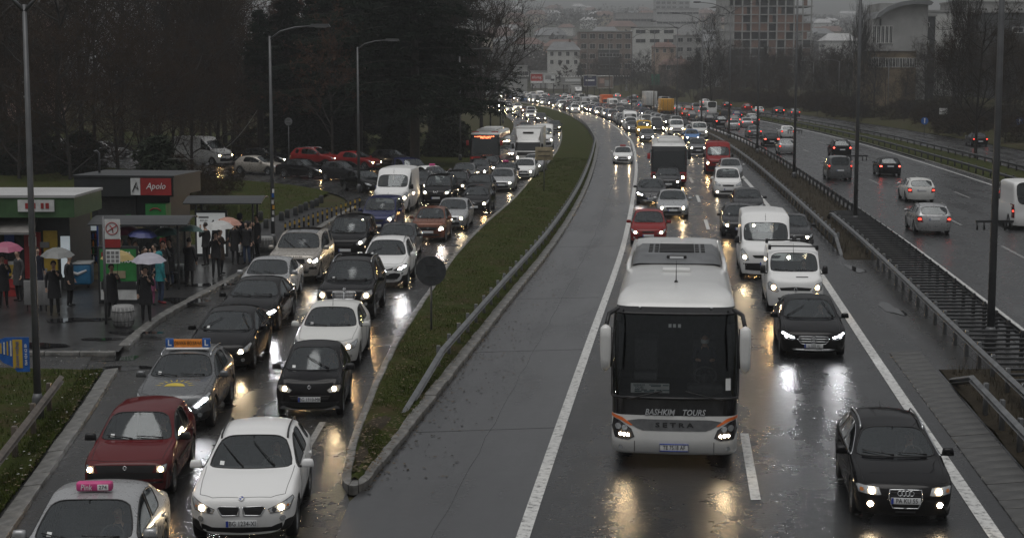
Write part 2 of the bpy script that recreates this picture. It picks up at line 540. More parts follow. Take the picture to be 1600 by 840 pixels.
    for end, pr in ((0, -1), (16, 1)):
        zt = lerp(S['zb'], S['hf'] if end == 0 else S['hdr'], .48)
        col = {}
        for sgn in (1, -1):
            for k in range(4):
                if k == 0 and sgn < 0: continue
                a, b = V[end][sgn * k], V[end][sgn * (10 - k)]
                y = (a.co.y + b.co.y) / 2 + pr * S['prot']
                x = lerp(a.co.x, b.co.x, .35)
                col[sgn * k] = bm.verts.new((x, y, zt))
            col[sgn * 4] = V[end][sgn * 5]
        for sgn in (1, -1):
            for k in range(4):
                for q in ([V[end][sgn * k], V[end][sgn * (k + 1)], col[sgn * (k + 1)] , col[sgn * k]],
                          [col[sgn * k], col[sgn * (k + 1)], V[end][sgn * (9 - k)], V[end][sgn * (10 - k)]]):
                    if k == 0: q[0 if q[0] is not col.get(0) else 0] = q[0]
                    qq = []
                    for v in q:
                        if v not in qq: qq.append(v)
                    if (sgn > 0) == (end == 0): pass
                    else: qq = qq[::-1]
                    f = bm.faces.new(qq); f.smooth = True
                    f.material_index = 0
    bmesh.ops.recalc_face_normals(bm, faces=bm.faces[:])
    for e in bm.edges:
        c = [f.material_index for f in e.link_faces]
        if len(c) == 2 and c[0] != c[1]: e[cl] = .92
        elif len(c) == 2 and S['boxy'] > 0:
            if e.link_faces[0].normal.dot(e.link_faces[1].normal) < .75: e[cl] = S['boxy']
    # sharper shoulder line
    for i in range(n - 1):
        for sgn in (1, -1):
            e = bm.edges.get((V[i][sgn * 4], V[i + 1][sgn * 4]))
            if e: e[cl] = max(e[cl], .35)
            if i < 6:
                e = bm.edges.get((V[i][sgn * 8], V[i + 1][sgn * 8]))
                if e: e[cl] = max(e[cl], .3)
    me = bpy.data.meshes.new('cage'); bm.to_mesh(me); bm.free()
    o = bpy.data.objects.new('cage', me)
    md = o.modifiers.new('s', 'SUBSURF'); md.levels = levels; md.render_levels = levels
    for _ in range(30): me.materials.append(None)
    em = evaluated(o)
    bpy.data.objects.remove(o); bpy.data.meshes.remove(me)
    S['_bp'] = bp; S['_ry'] = ry; S['_R'] = R
    return em, S

def split_mesh(em, names):
    """one mesh per material code"""
    res = {}
    co = [v.co.copy() for v in em.vertices]
    for p in em.polygons: res.setdefault(p.material_index, []).append(list(p.vertices))
    out = {}
    for c, polys in res.items():
        mp = {}; vs = []; fs = []
        for p in polys:
            q = []
            for i in p:
                if i not in mp: mp[i] = len(vs); vs.append(co[i])
                q.append(mp[i])
            fs.append(q)
        out[c] = (vs, fs)
    bvh = BVHTree.FromPolygons(co, [list(p.vertices) for p in em.polygons])
    return out, bvh

def raw_mesh(name, vs, fs, mat, smooth=True):
    me = bpy.data.meshes.new(name); me.from_pydata([tuple(v) for v in vs], [], fs)
    me.materials.append(mat)
    if name in ('body', 'roof', 'cab', 'windscreen', 'front_panel'):
        bm = bmesh.new(); bm.from_mesh(me); bmesh.ops.recalc_face_normals(bm, faces=bm.faces[:]); bm.to_mesh(me); bm.free()
    me.polygons.foreach_set('use_smooth', [smooth] * len(me.polygons)); me.update(); return me

def boundary_loop(vs, fs):
    cnt = {}
    for f in fs:
        for a, b in zip(f, f[1:] + f[:1]):
            k = (min(a, b), max(a, b)); cnt[k] = cnt.get(k, 0) + 1
    nb = {}
    for (a, b), c in cnt.items():
        if c == 1: nb.setdefault(a, []).append(b); nb.setdefault(b, []).append(a)
    if not nb: return []
    s = next(iter(nb)); loop = [s]; prev = None; cur = s
    while True:
        nx = [q for q in nb[cur] if q != prev]
        if not nx: break
        prev, cur = cur, nx[0]
        if cur == s or len(loop) > 5000: break
        loop.append(cur)
    return [Vector(vs[i]) for i in loop]

def fit(bvh, a, b, face):
    """a, b in the view plane of that face of the vehicle -> point and normal on its skin"""
    if face == 'F': o, d = Vector((a, -20, b)), Vector((0, 1, 0))
    elif face == 'R': o, d = Vector((a, 20, b)), Vector((0, -1, 0))
    elif face == 'S+': o, d = Vector((20, a, b)), Vector((-1, 0, 0))
    elif face == 'S-': o, d = Vector((-20, a, b)), Vector((1, 0, 0))
    else: o, d = Vector((a, b, 20)), Vector((0, 0, -1))
    h, nn, _, _ = bvh.ray_cast(o, d)
    if h is None:
        h, nn, _, _ = bvh.find_nearest(o + d * 18)
    if nn.dot(d) > 0: nn = -nn
    return h, nn

def patch(bvh, poly, face, eps, nx=8, nz=3):
    xs = [p[0] for p in poly]; x0, x1 = min(xs), max(xs)
    vs = []; fs = []
    for i in range(nx + 1):
        x = lerp(x0 + 1e-4, x1 - 1e-4, i / nx); zs = []
        for (ax, az), (bx, bz) in zip(poly, poly[1:] + poly[:1]):
            if (ax - x) * (bx - x) <= 0 and abs(ax - bx) > 1e-9:
                zs.append(az + (bz - az) * (x - ax) / (bx - ax))
        lo, hi = (min(zs), max(zs)) if zs else (poly[0][1], poly[0][1])
        for j in range(nz + 1):
            h, nn = fit(bvh, x, lerp(lo, hi, j / nz), face)
            vs.append(h + nn * eps)
    for i in range(nx):
        for j in range(nz):
            a = i * (nz + 1) + j
            q = [a, a + nz + 1, a + nz + 2, a + 1]
            fs.append(q)
    # skirt so the piece has depth
    return vs, fs

def circle(cx, cz, r, k=10, rz=None):
    return [(cx + r * math.cos(2 * PI * i / k), cz + (rz or r) * math.sin(2 * PI * i / k)) for i in range(k)]

def line_on(bvh, pts, face, eps, sub=6):
    out = []
    for (a, b), (c, d) in zip(pts, pts[1:]):
        for k in range(sub):
            h, nn = fit(bvh, lerp(a, c, k / sub), lerp(b, d, k / sub), face); out.append(h + nn * eps)
    h, nn = fit(bvh, pts[-1][0], pts[-1][1], face); out.append(h + nn * eps)
    return out

_wheel = {}
def wheel_meshes(r, style=0, w=.2):
    k = (round(r, 3), style, w)
    if k in _wheel: return _wheel[k]
    t = MB()
    t.lathe([(r * .66, -w * .46), (r * .9, -w * .5), (r * .985, -w * .42), (r, -w * .25), (r, w * .25), (r * .985, w * .42), (r * .9, w * .5), (r * .66, w * .46)], 28, 0, 'X', cap=False)
    tm = t.mesh('tyre', M['rubber'])
    q = MB(); rr = r * .67
    q.lathe([(rr, -w * .4), (rr, w * .44), (rr * .93, w * .44), (rr * .9, w * .30)], 24, 0, 'X', cap=False)
    ns = (5, 7, 10, 12)[style % 4]
    for s in range(ns):
        a = 2 * PI * s / ns; hw_ = rr * (.17 if ns == 5 else .11 if ns < 11 else .07)
        ca, sa = math.cos(a), math.sin(a)
        def P(rad, off, x): return (x, rad * ca - off * sa, rad * sa + off * ca)
        q.add([P(rr * .15, -hw_ * .8, w * .36), P(rr * .15, hw_ * .8, w * .36), P(rr * .95, hw_, w * .42), P(rr * .95, -hw_, w * .42),
               P(rr * .15, -hw_ * .8, w * .2), P(rr * .15, hw_ * .8, w * .2), P(rr * .95, hw_, w * .25), P(rr * .95, -hw_, w * .25)],
              [(0, 1, 2, 3), (0, 3, 7, 4), (1, 5, 6, 2)])
    q.lathe([(.0, w * .40), (rr * .2, w * .39), (rr * .24, w * .2)], 10, 0, 'X')
    q.lathe([(.0, w * .05), (rr * .9, w * .02)], 12, 1, 'X')
    rm = q.mesh('rim', [M['rim'], M['trim']])
    _wheel[k] = (tm, rm); return _wheel[k]

FASCIA = dict(
    lamp=[(.50, -.14), (.60, -.20), (.86, -.15), (.955, -.03), (.95, .02), (.78, -.045)], bulb=(.66, -.125, .062), lampmat='lamp_white',
    lens='lens', grille=[(0, -.20), (.36, -.20), (.42, -.10), (.40, -.07), (0, -.06)], slats=2, frame=None,
    intake=[(0, .27), (.52, .27), (.58, .36), (.50, .42), (0, .42)], fog=(.76, .36, .045), foglit=False,
    plate=.46, badge=None, wipers='par', tail=[(.62, .62), (.93, .66), (.94, .92), (.70, .93)], taillit=False, rails=0,
    mirror='PAINT', handles='PAINT', rim=0, sunroof=False, lowblack=None, antenna=True, side_trim=False, plate_text=None, plate_sx=1.0)

def make_car(spec, fas, levels=2, interior=True):
    """prototype: list of (part name, mesh, index of parent part or None, paint?)"""
    em, S = body_mesh(spec, levels)
    F = dict(FASCIA); F.update(fas)
    parts = []
    pcs, bvh = split_mesh(em, None)
    bpy.data.meshes.remove(em)
    L, W, H = S['L'], S['W'], S['H']; hw = W / 2; hf = S['hf']; st = S['style']
    def P(name, mesh, parent=None, painted=False):
        parts.append((name, mesh, parent, painted)); return len(parts) - 1
    P('body', raw_mesh('body', *pcs[0], M['trim']), None, True)
    P('underbody', raw_mesh('underbody', *pcs[1], M['trim']))
    gm = M['glass']; gt = M['glass_tint'] if st != 'van' else M['glass']
    trim = MB()
    for c, nm, g in ((2, 'windscreen', gm), (3, 'rear_window', gt)):
        if c in pcs:
            k = P(nm, raw_mesh(nm, *pcs[c], g))
            t = MB(); t.tube(boundary_loop(*pcs[c]), .014, 5, closed=True)
            P('window_seal', t.mesh('window_seal', M['trim']), k)
    for c in sorted(pcs):
        if c >= 10:
            k = P('side_window', raw_mesh('side_window', *pcs[c], gt if c % 10 else gm))
            t = MB(); t.tube(boundary_loop(*pcs[c]), .011, 5, closed=True)
            P('window_seal', t.mesh('window_seal', M['chrome'] if F.get('chrome_win') else M['trim']), k)
    for c in (4, 5):
        if c in pcs: P('door_pillar', raw_mesh('door_pillar', *pcs[c], M['trim']))
    # lamps
    def XZ(poly, s=1): return [(s * x * hw, hf + z) for x, z in poly]
    for s in (1, -1):
        vs, fs = patch(bvh, XZ(F['lamp'], s), 'F', .006, 10, 4)
        k = P('headlight', raw_mesh('headlight', vs, fs, M[F['lens']]))
        t = MB(); t.tube(line_on(bvh, XZ(F['lamp'], s) + XZ(F['lamp'][:1], s), 'F', .006, 4), .006, 4)
        P('lamp_seal', t.mesh('lamp_seal', M['trim']), k)
        if F['lampmat']:
            bx, bz, br = F['bulb'][:3]
            vs, fs = patch(bvh, circle(s * bx * hw, hf + bz, br * .84), 'F', .014, 6, 2)
            P('bulb', raw_mesh('bulb', vs, fs, M[F['lampmat']], False), k)
            if len(F['bulb']) > 3:
                for ex, ez, er, em_ in F['bulb'][3]:
                    vs, fs = patch(bvh, circle(s * ex * hw, hf + ez, er), 'F', .012, 5, 2)
                    P('bulb', raw_mesh('bulb', vs, fs, M[em_]), k)
        if F.get('drl'):
            vs, fs = patch(bvh, XZ(F['drl'], s), 'F', .016, 8, 1)
            P('daytime_light', raw_mesh('daytime_light', vs, fs, M['lamp_cool'], False), k)
        if F['fog']:
            vs, fs = patch(bvh, circle(s * F['fog'][0] * hw, F['fog'][1], F['fog'][2]), 'F', .012, 6, 2)
            P('fog_light', raw_mesh('fog_light', vs, fs, M['lamp_fog'] if F['foglit'] else M['lens'], False))
        if F['tail']:
            vs, fs = patch(bvh, [(s * x * hw, z) for x, z in F['tail']], 'R', .008, 8, 4)
            k = P('tail_light', raw_mesh('tail_light', vs, fs, M['tail_off']))
            if F['taillit']:
                cx = sum(p[0] for p in F['tail']) / len(F['tail']); cz = sum(p[1] for p in F['tail']) / len(F['tail'])
                wd = max(p[0] for p in F['tail']) - min(p[0] for p in F['tail'])
                vs, fs = patch(bvh, circle(s * cx * hw, cz, wd * hw * .3, 10, .05), 'R', .016, 6, 2)
                P('bulb', raw_mesh('bulb', vs, fs, M['lamp_brake'] if F['taillit'] == 2 else M['lamp_tail'], False), k)
    def sym(poly):   # half outline -> whole
        return [(x * hw, z) for x, z in poly] + [(-x * hw, z) for x, z in poly[::-1]]
    if F['lowblack']:
        vs, fs = patch(bvh, sym(F['lowblack']), 'F', .004, 20, 4); P('bumper_trim', raw_mesh('bumper_trim', vs, fs, M['trim']))
    def grille(poly, nm, frame, slats, absolute=False):
        pz = poly if absolute else [(x, hf + z) for x, z in poly]
        vs, fs = patch(bvh, sym(pz), 'F', .006, 18, 4)
        k = P(nm, raw_mesh(nm, vs, fs, M['trim']))
        if frame:
            t = MB(); pl = sym(pz); pl = pl + pl[:1]
            t.tube(line_on(bvh, pl, 'F', .010, 5), F.get('frame_r', .011), 6)
            P('grille_frame', t.mesh('grille_frame', M[frame]), k)
        lo, hi = min(p[1] for p in pz), max(p[1] for p in pz); mx = max(p[0] for p in pz)
        for q in range(slats):
            z = lerp(lo, hi, (q + 1) / (slats + 1)); t = MB()
            ps = sym(pz); xs = []
            for (ax, az), (bx, bz) in zip(ps, ps[1:] + ps[:1]):
                if (az - z) * (bz - z) <= 0 and abs(az - bz) > 1e-9: xs.append(ax + (bx - ax) * (z - az) / (bz - az))
            xm = (max(xs) if xs else mx * hw) * .97
            t.tube(line_on(bvh, [(-xm, z), (xm, z)], 'F', .012, 10), F.get('slat_r', .008), 5)
            P('grille_slat', t.mesh('grille_slat', M[F.get('slatmat', 'trim')]), k)
        return k
    if F['grille']: grille(F['grille'], 'grille', F['frame'], F['slats'])
    if F.get('kidney'):
        for s in (1, -1):
            pl = [(s * x * hw, hf + z) for x, z in F['kidney']]
            vs, fs = patch(bvh, pl, 'F', .008, 8, 4); k = P('grille', raw_mesh('grille', vs, fs, M['trim']))
            t = MB(); t.tube(line_on(bvh, pl + pl[:1], 'F', .010, 4), .010, 5); P('grille_frame', t.mesh('grille_frame', M['chrome']), k)
    if F['intake']:
        grille(F['intake'], 'air_intake', None, 2, True)
    for ex in F.get('extra', []):       # (part name, half polygon absolute, material, eps, mirrored or whole)
        nm, pl, mt, eps, whole = ex
        if whole:
            vs, fs = patch(bvh, sym(pl), 'F', eps, 16, 3); P(nm, raw_mesh(nm, vs, fs, M[mt]))
        else:
            for s in (1, -1):
                vs, fs = patch(bvh, [(s * x * hw, z) for x, z in pl], 'F', eps, 8, 3); P(nm, raw_mesh(nm, vs, fs, M[mt]))
    # number plates
    def plate(z, face, txt):
        h, nn = fit(bvh, 0, z, face); sg = -1 if face == 'F' else 1
        y = h.y + sg * .016
        t = MB(); t.bbox((0, y, z), (.52 * F['plate_sx'], .014, .115), .004, 0)
        k = P('number_plate', t.mesh('number_plate', M['plate_white']))
        t = MB(); t.box((-sg * -.235 * F['plate_sx'], y + sg * .0085, z), (.045, .003, .108)); P('plate_band', t.mesh('plate_band', M['plate_blue']), k)
        if txt:
            me = text_mesh(txt, .115, M['ink'], .004, .82)
            me.transform(Matrix.Translation((.02, y + sg * .010, z)))
            P('plate_lettering', me, k)
    if F['plate']: plate(F['plate'], 'F', F['plate_text'])
    plate(F.get('rplate', .78 if st != 'sedan' else .55), 'R', None)
    # badge
    hh, _ = fit(bvh, 0, hf - .03, 'F')
    if F['badge']:
        t = MB(); kind, bz, bs = F['badge']
        h, nn = fit(bvh, 0, bz, 'F'); q = Vector((0, -1, 0)).lerp(nn, .8).normalized()
        c = h + q * .018; ux = Vector((1, 0, 0)); uz = ux.cross(q).normalized()
        if uz.z < 0: uz = -uz
        def ring(cx, r, tr, k=16): return [c + ux * (cx + r * math.cos(2 * PI * i / k)) + uz * (r * math.sin(2 * PI * i / k)) for i in range(k)]
        if kind == 'rings':
            for i in range(4): t.tube(ring((i - 1.5) * bs * .78, bs * .5, 0), .008, 5, closed=True)
        elif kind == 'star':
            t.tube(ring(0, bs * .5, 0, 20), .008, 5, closed=True)
            for i in range(3):
                a = PI / 2 + i * 2 * PI / 3
                t.tube([c, c + (ux * math.cos(a) + uz * math.sin(a)) * bs * .5], [.014, .004], 4)
        elif kind == 'round':
            t.tube(ring(0, bs * .5, 0), .007, 5, closed=True)
            t.add([c + q * .003] + ring(0, bs * .48, 0), [(0, i + 1, (i + 1) % 16 + 1) for i in range(16)], 1)
        elif kind == 'quartered':
            t.tube(ring(0, bs * .5, 0), .008, 5, closed=True)
            rr_ = ring(0, bs * .48, 0)
            for i in range(16): t.add([c + q * .003, rr_[i] + q * .003, rr_[(i + 1) % 16] + q * .003], [(0, 1, 2)], (2, 3)[(i // 4) % 2])
        elif kind == 'diamond':
            t.tube([c + uz * bs * .6, c + ux * bs * .42, c - uz * bs * .6, c - ux * bs * .42], .012, 5, closed=True)
        elif kind == 'lion':
            t.tube([c + ux * -bs * .5 + uz * bs * .3, c - ux * bs * .35 - uz * bs * .3, c + uz * bs * .1, c + ux * bs * .35 - uz * bs * .3, c + ux * bs * .5 + uz * bs * .3], .010, 5)
            t.tube([c - ux * bs * .45 + uz * bs * .3, c + ux * bs * .45 + uz * bs * .3], .007, 4)
        elif kind == 'chevron':
            for k in (0, 1):
                t.tube([c + ux * -bs * 1.9 + uz * (-.03 + .045 * k), c - ux * bs * .5 + uz * (-.02 + .045 * k), c + uz * (.035 + .045 * k), c + ux * bs * .5 + uz * (-.02 + .045 * k), c + ux * bs * 1.9 + uz * (-.03 + .045 * k)], .008, 5)
        elif kind == 'bull':
            t.tube(ring(0, bs * .5, 0), .008, 5, closed=True)
            t.tube([c - ux * bs * .3, c + ux * bs * .3], .007, 4); t.tube([c - ux * bs * .18 + uz * bs * .4, c - uz * bs * .4, c + ux * bs * .18 + uz * bs * .4], .007, 4)
        elif kind == 'vee':
            t.tube(ring(0, bs * .5, 0), .008, 5, closed=True)
            t.tube([c - ux * bs * .38 + uz * bs * .25, c - ux * bs * .15 - uz * bs * .4, c, c + ux * bs * .15 - uz * bs * .4, c + ux * bs * .38 + uz * bs * .25], .007, 4)
        P('badge', t.mesh('badge', [M['chrome'], M['trim'], M['plate_blue'], M['ink_white']]))
    # bonnet and door gaps
    t = MB(); yb = -L / 2
    if st != 'van':
        a, b = hf - .015, hf
        t.tube(line_on(bvh, [(-.80 * hw * S['nosew'] / .8, yb + .30), (-.55 * hw, yb + .16), (0, yb + .115), (.55 * hw, yb + .16), (.80 * hw * S['nosew'] / .8, yb + .30)], 'T', .001, 6), .0045, 4)
        for s in (1, -1):
            t.tube(line_on(bvh, [(s * .80 * hw, yb + .30), (s * .84 * hw, yb + S['yc'] * .7), (s * .86 * hw, yb + S['ycs'] - .03)], 'T', .001, 6), .0045, 4)
    for s, fc in ((1, 'S+'), (-1, 'S-')):
        for y0, y1, y2 in ((S['ycs'] - .06, S['ycs'] - .08, S['ycs'] + .03), (S['_bp'], S['_bp'], S['_bp'])) + (((S['_ry'] - S['_R'] - .10, S['_ry'] - .2, S['_ry'] + .08),) if st != 'van' else ()):
            t.tube(line_on(bvh, [(yb + y0, S['z0'] + .10), (yb + y1, .6), (yb + y2, S['bf'] - .03)], fc, .001, 4), .0045, 4)
        t.tube(line_on(bvh, [(yb + S['ycs'] - .06, S['z0'] + .10), (yb + S['_bp'], S['z0'] + .10)], fc, .001, 6), .0045, 4)
    P('panel_gap', t.mesh('panel_gap', M['ink']))
    for s, fc in ((1, 'S+'), (-1, 'S-')):
        hs = [S['_bp'] - .16] + ([S['_ry'] - .22] if st != 'van' else [])
        for yh in hs:
            h, nn = fit(bvh, yb + yh, S['bf'] - .13, fc)
            t = MB(); t.bbox(h + Vector((s * .02, 0, 0)), (.035, .17, .032), .012); P('door_handle', t.mesh('door_handle', M['trim']), None, F['handles'] == 'PAINT')
        if F['side_trim']:
            vs, fs = patch(bvh, [(yb + S['ycs'] + .02, .50), (yb + S['_ry'] - .5, .50), (yb + S['_ry'] - .5, .58), (yb + S['ycs'] + .02, .58)], fc, .014, 8, 1)
            P('side_strip', raw_mesh('side_strip', vs, fs, M['trim']))
        # mirrors
        mx, my, mz = s * (hw + .09), yb + S['ycs'] + .16, S['bf'] + .05
        big = st == 'van'
        bm = bmesh.new(); bmesh.ops.create_cube(bm, size=1)
        bmesh.ops.subdivide_edges(bm, edges=bm.edges[:], cuts=2, use_grid_fill=True)
        for v in bm.verts:
            d = v.co.normalized() * .5; v.co = v.co.lerp(d, .45)
            v.co = Vector((v.co.x * (.22 if not big else .19) * (1 - .25 * (v.co.z)), v.co.y * .13, v.co.z * (.155 if not big else .30)))
        bm.verts.index_update()
        t = MB(); t.add([v.co + Vector((mx, my, mz + (.08 if big else 0))) for v in bm.verts], [[v.index for v in f.verts] for f in bm.faces], 0, True); bm.free()
        k = P('wing_mirror', t.mesh('wing_mirror', M['trim']), None, F['mirror'] == 'PAINT')
        t = MB(); t.tube([(s * (hw - .06), my - .02, mz - .06), (mx, my, mz - .04)], .022, 6); P('mirror_arm', t.mesh('mirror_arm', M['trim']), k)
        t = MB(); t.bbox((mx, my + .062, mz + (.08 if big else 0)), (.16, .012, .10 if not big else .22), .005); P('mirror_glass', t.mesh('mirror_glass', M['chrome']), k)
    # wipers
    hc = S['hc']
    wl = {'par': [((.30, .01), (-.10, .10)), ((-.12, .01), (-.55, .09))], 'up': [((.42, .02), (.02, .34)), ((-.10, .02), (-.52, .30))],
          'cross': [((.62, .02), (.36, .36)), ((-.62, .02), (-.15, .26))], 'low': [((.55, .015), (.02, .05)), ((-.05, .015), (-.60, .05))], 'one': [((.45, .02), (-.15, .26))]}[F['wipers']]
    for (a, b), (c, d) in wl:
        pts = line_on(bvh, [(a * hw / .88, hc + b), (c * hw / .88, hc + d)], 'F', .03, 6)
        t = MB(); t.tube(pts, .011, 5); t.tube([pts[0] + Vector((0, 0, -.02)), (pts[2] + pts[3]) / 2 + Vector((0, -.01, .01))], .012, 5)
        P('wiper', t.mesh('wiper', M['ink']))
    if F.get('sticker'):
        h, nn = fit(bvh, .56 * hw * F.get('sticker_side', -1), hc + .06, 'F')
        vs, fs = patch(bvh, [(h.x - .04, hc + .035), (h.x + .04, hc + .035), (h.x + .04, hc + .085), (h.x - .04, hc + .085)], 'F', .004, 2, 2)
        P('inspection_sticker', raw_mesh('inspection_sticker', vs, fs, M['paper']))
    # roof rails, aerial
    if F['rails']:
        for s in (1, -1):
            ys = [yb + S['yrf'] + .12, yb + S['yrf'] + .35, yb + S['_bp'], yb + S['_ry'] - .3, yb + (S['yrr'] or L - .42) - .10]
            rx = S['roofw'] / .88 * hw * .90
            pts = line_on(bvh, [(s * rx, y) for y in ys], 'T', .05, 4); pts[0].z -= .05; pts[-1].z -= .05
            t = MB(); t.tube(pts, .018, 6); P('roof_rail', t.mesh('roof_rail', M['chrome'] if F['rails'] == 1 else M['trim']))
    if F['antenna']:
        h, nn = fit(bvh, 0, yb + S['yrf'] + .15 if F['antenna'] == 'front' else yb + (S['yrr'] or L - .5) - .1, 'T')
        t = MB(); t.tube([h, h + Vector((0, .10, .28 if F['antenna'] == 'front' else .10))], [.008, .004], 4); P('aerial', t.mesh('aerial', M['ink']))
    if F.get('hoodvent'):
        pass
    # wheels
    tw = .205 if W > 1.65 else .17
    tm, rm = wheel_meshes(S['rw'], F['rim'], tw)
    for yy in (S['fo'], S['_ry']):
        for s in (1, -1):
            Mx = Matrix.Translation((s * (hw - tw / 2 - .015), yb + yy, S['rw'])) @ (Matrix.Rotation(PI, 4, 'Z') if s < 0 else Matrix.Identity(4))
            parts.append(('wheel', None, None, Mx)); k = len(parts) - 1
            P('tyre', tm, k); P('rim', rm, k)
    # cabin
    if interior:
        yd = yb + S['yc'] + .25
        t = MB(); t.bbox((0, yb + S['ycs'] + .02, hc - .13), (W * .84, .5, .16), .05); P('dashboard', t.mesh('dashboard', M['cabin']))
        t = MB(); t.box((0, yb + lerp(S['ycs'], S['_ry'], .55), S['z0'] + .1), (W * .86, S['wb'] * .9, .06)); P('cabin_floor', t.mesh('cabin_floor', M['cabin']))
        sy = yb + S['ycs'] + .85; sz = S['z0'] + .2
        for s in (1, -1):
            t = MB(); t.bbox((s * .37, sy, sz + .1), (.5, .5, .2), .07)
            t.add(*slant((s * .37, sy + .24, sz + .42), (.48, .12, .62), .25), 0, True)
            t.bbox((s * .37, sy + .36, sz + .82), (.25, .09, .18), .04)
            P('seat', t.mesh('seat', M['seat_fabric']))
        if S['wb'] > 2.2 and st != 'van':
            t = MB(); t.bbox((0, S['_ry'] + yb - .28, sz + .12), (W * .72, .45, .2), .06); t.add(*slant((0, S['_ry'] + yb - .02, sz + .42), (W * .72, .12, .6), .3), 0, True)
            P('rear_bench', t.mesh('rear_bench', M['seat_fabric']))
        t = MB(); c = Vector((.37, yb + S['ycs'] + .36, hc - .08))
        rg = [c + Vector((.18 * math.cos(2 * PI * i / 18), .10 * math.sin(2 * PI * i / 18), .155 * math.sin(2 * PI * i / 18))) for i in range(18)]
        t.tube(rg, .016, 5, closed=True); t.tube([rg[0], c, rg[9]], .014, 4); t.tube([c, c + Vector((0, -.2, -.06))], .02, 5)
        P('steering_wheel', t.mesh('steering_wheel', M['cabin']))
        h, nn = fit(bvh, 0, lerp(hc, H, .80), 'F')
        t = MB(); t.bbox(h + Vector((0, .12, .0)), (.22, .03, .06), .012); t.tube([h + Vector((0, .02, .06)), h + Vector((0, .12, 0))], .01, 4)
        P('rear_view_mirror', t.mesh('rear_view_mirror', M['cabin']))
    S['_bvh'] = bvh; S['_bulbz'] = hf + F['bulb'][1]; S['_F'] = F
    return dict(parts=parts, S=S)

def slant(c, s, lean):
    hx, hy, hz = s[0] / 2, s[1] / 2, s[2] / 2; vs = []
    for z in (-1, 1):
        for x, y in ((-1, -1), (1, -1), (1, 1), (-1, 1)):
            vs.append((c[0] + x * hx * (.82 if z > 0 else 1), c[1] + y * hy + (z * hz) * lean, c[2] + z * hz))
    return vs, [(3, 2, 1, 0), (4, 5, 6, 7), (0, 1, 5, 4), (1, 2, 6, 5), (2, 3, 7, 6), (3, 0, 4, 7)]

def spawn(proto, name, loc, rz, paintmat, label, cat, group=None):
    root = empty(name, loc, rz); tag(root, label, cat, group)
    made = []
    for nm, me, par, pt in proto['parts']:
        p = root if par is None else made[par]
        if me is None:
            o = empty(nm); o.parent = p; o.matrix_local = pt
        else:
            o = obj(nm, me, p)
            if pt is True:
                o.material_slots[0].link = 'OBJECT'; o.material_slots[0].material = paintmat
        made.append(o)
    return root

def far_mesh(spec, fas, name):
    """the whole vehicle as one small mesh for the distant queue: slots paint, glass, trim, lamp, tail"""
    em, S = body_mesh(spec, 1)
    F = dict(FASCIA); F.update(fas)
    pcs, bvh = split_mesh(em, None); bpy.data.meshes.remove(em)
    b = MB(); hw = S['W'] / 2
    for c, (vs, fs) in pcs.items():
        b.add(vs, fs, 0 if c == 0 else 2 if c in (1, 4, 5) else 1, True)
    for s in (1, -1):
        bx, bz, br = F['bulb'][:3]
        vs, fs = patch(bvh, circle(s * bx * hw, S['hf'] + bz, br * 1.15), 'F', .02, 3, 2); b.add(vs, fs, 3)
        vs, fs = patch(bvh, [(s * x * hw, S['hf'] + z) for x, z in F['lamp']], 'F', .008, 4, 2); b.add(vs, fs, 1)
        if F['tail']:
            cx = sum(p[0] for p in F['tail']) / len(F['tail']); cz = sum(p[1] for p in F['tail']) / len(F['tail'])
            vs, fs = patch(bvh, circle(s * cx * hw, cz, .075), 'R', .02, 3, 2); b.add(vs, fs, 4)
        for yy in (S['fo'], S['_ry']):
            r = S['rw']
            b.lathe([(0, -.09), (r * .95, -.1), (r, 0), (r * .95, .1), (0, .09)], 12, 2, 'X', (s * (hw - .115), yy - S['L'] / 2, r))
        b.bbox((s * (hw + .09), S['ycs'] + .16 - S['L'] / 2, S['bf'] + .07), (.2, .1, .14), .04, 0)
    if F['grille']:
        pz = [(x * hw, S['hf'] + z) for x, z in F['grille']]; pz = pz + [(-x, z) for x, z in pz[::-1]]
        vs, fs = patch(bvh, pz, 'F', .008, 8, 2); b.add(vs, fs, 2)
    h, nn = fit(bvh, 0, .46, 'F'); b.box((0, h.y - .02, .46), (.5, .012, .11), 5)
    return b, S
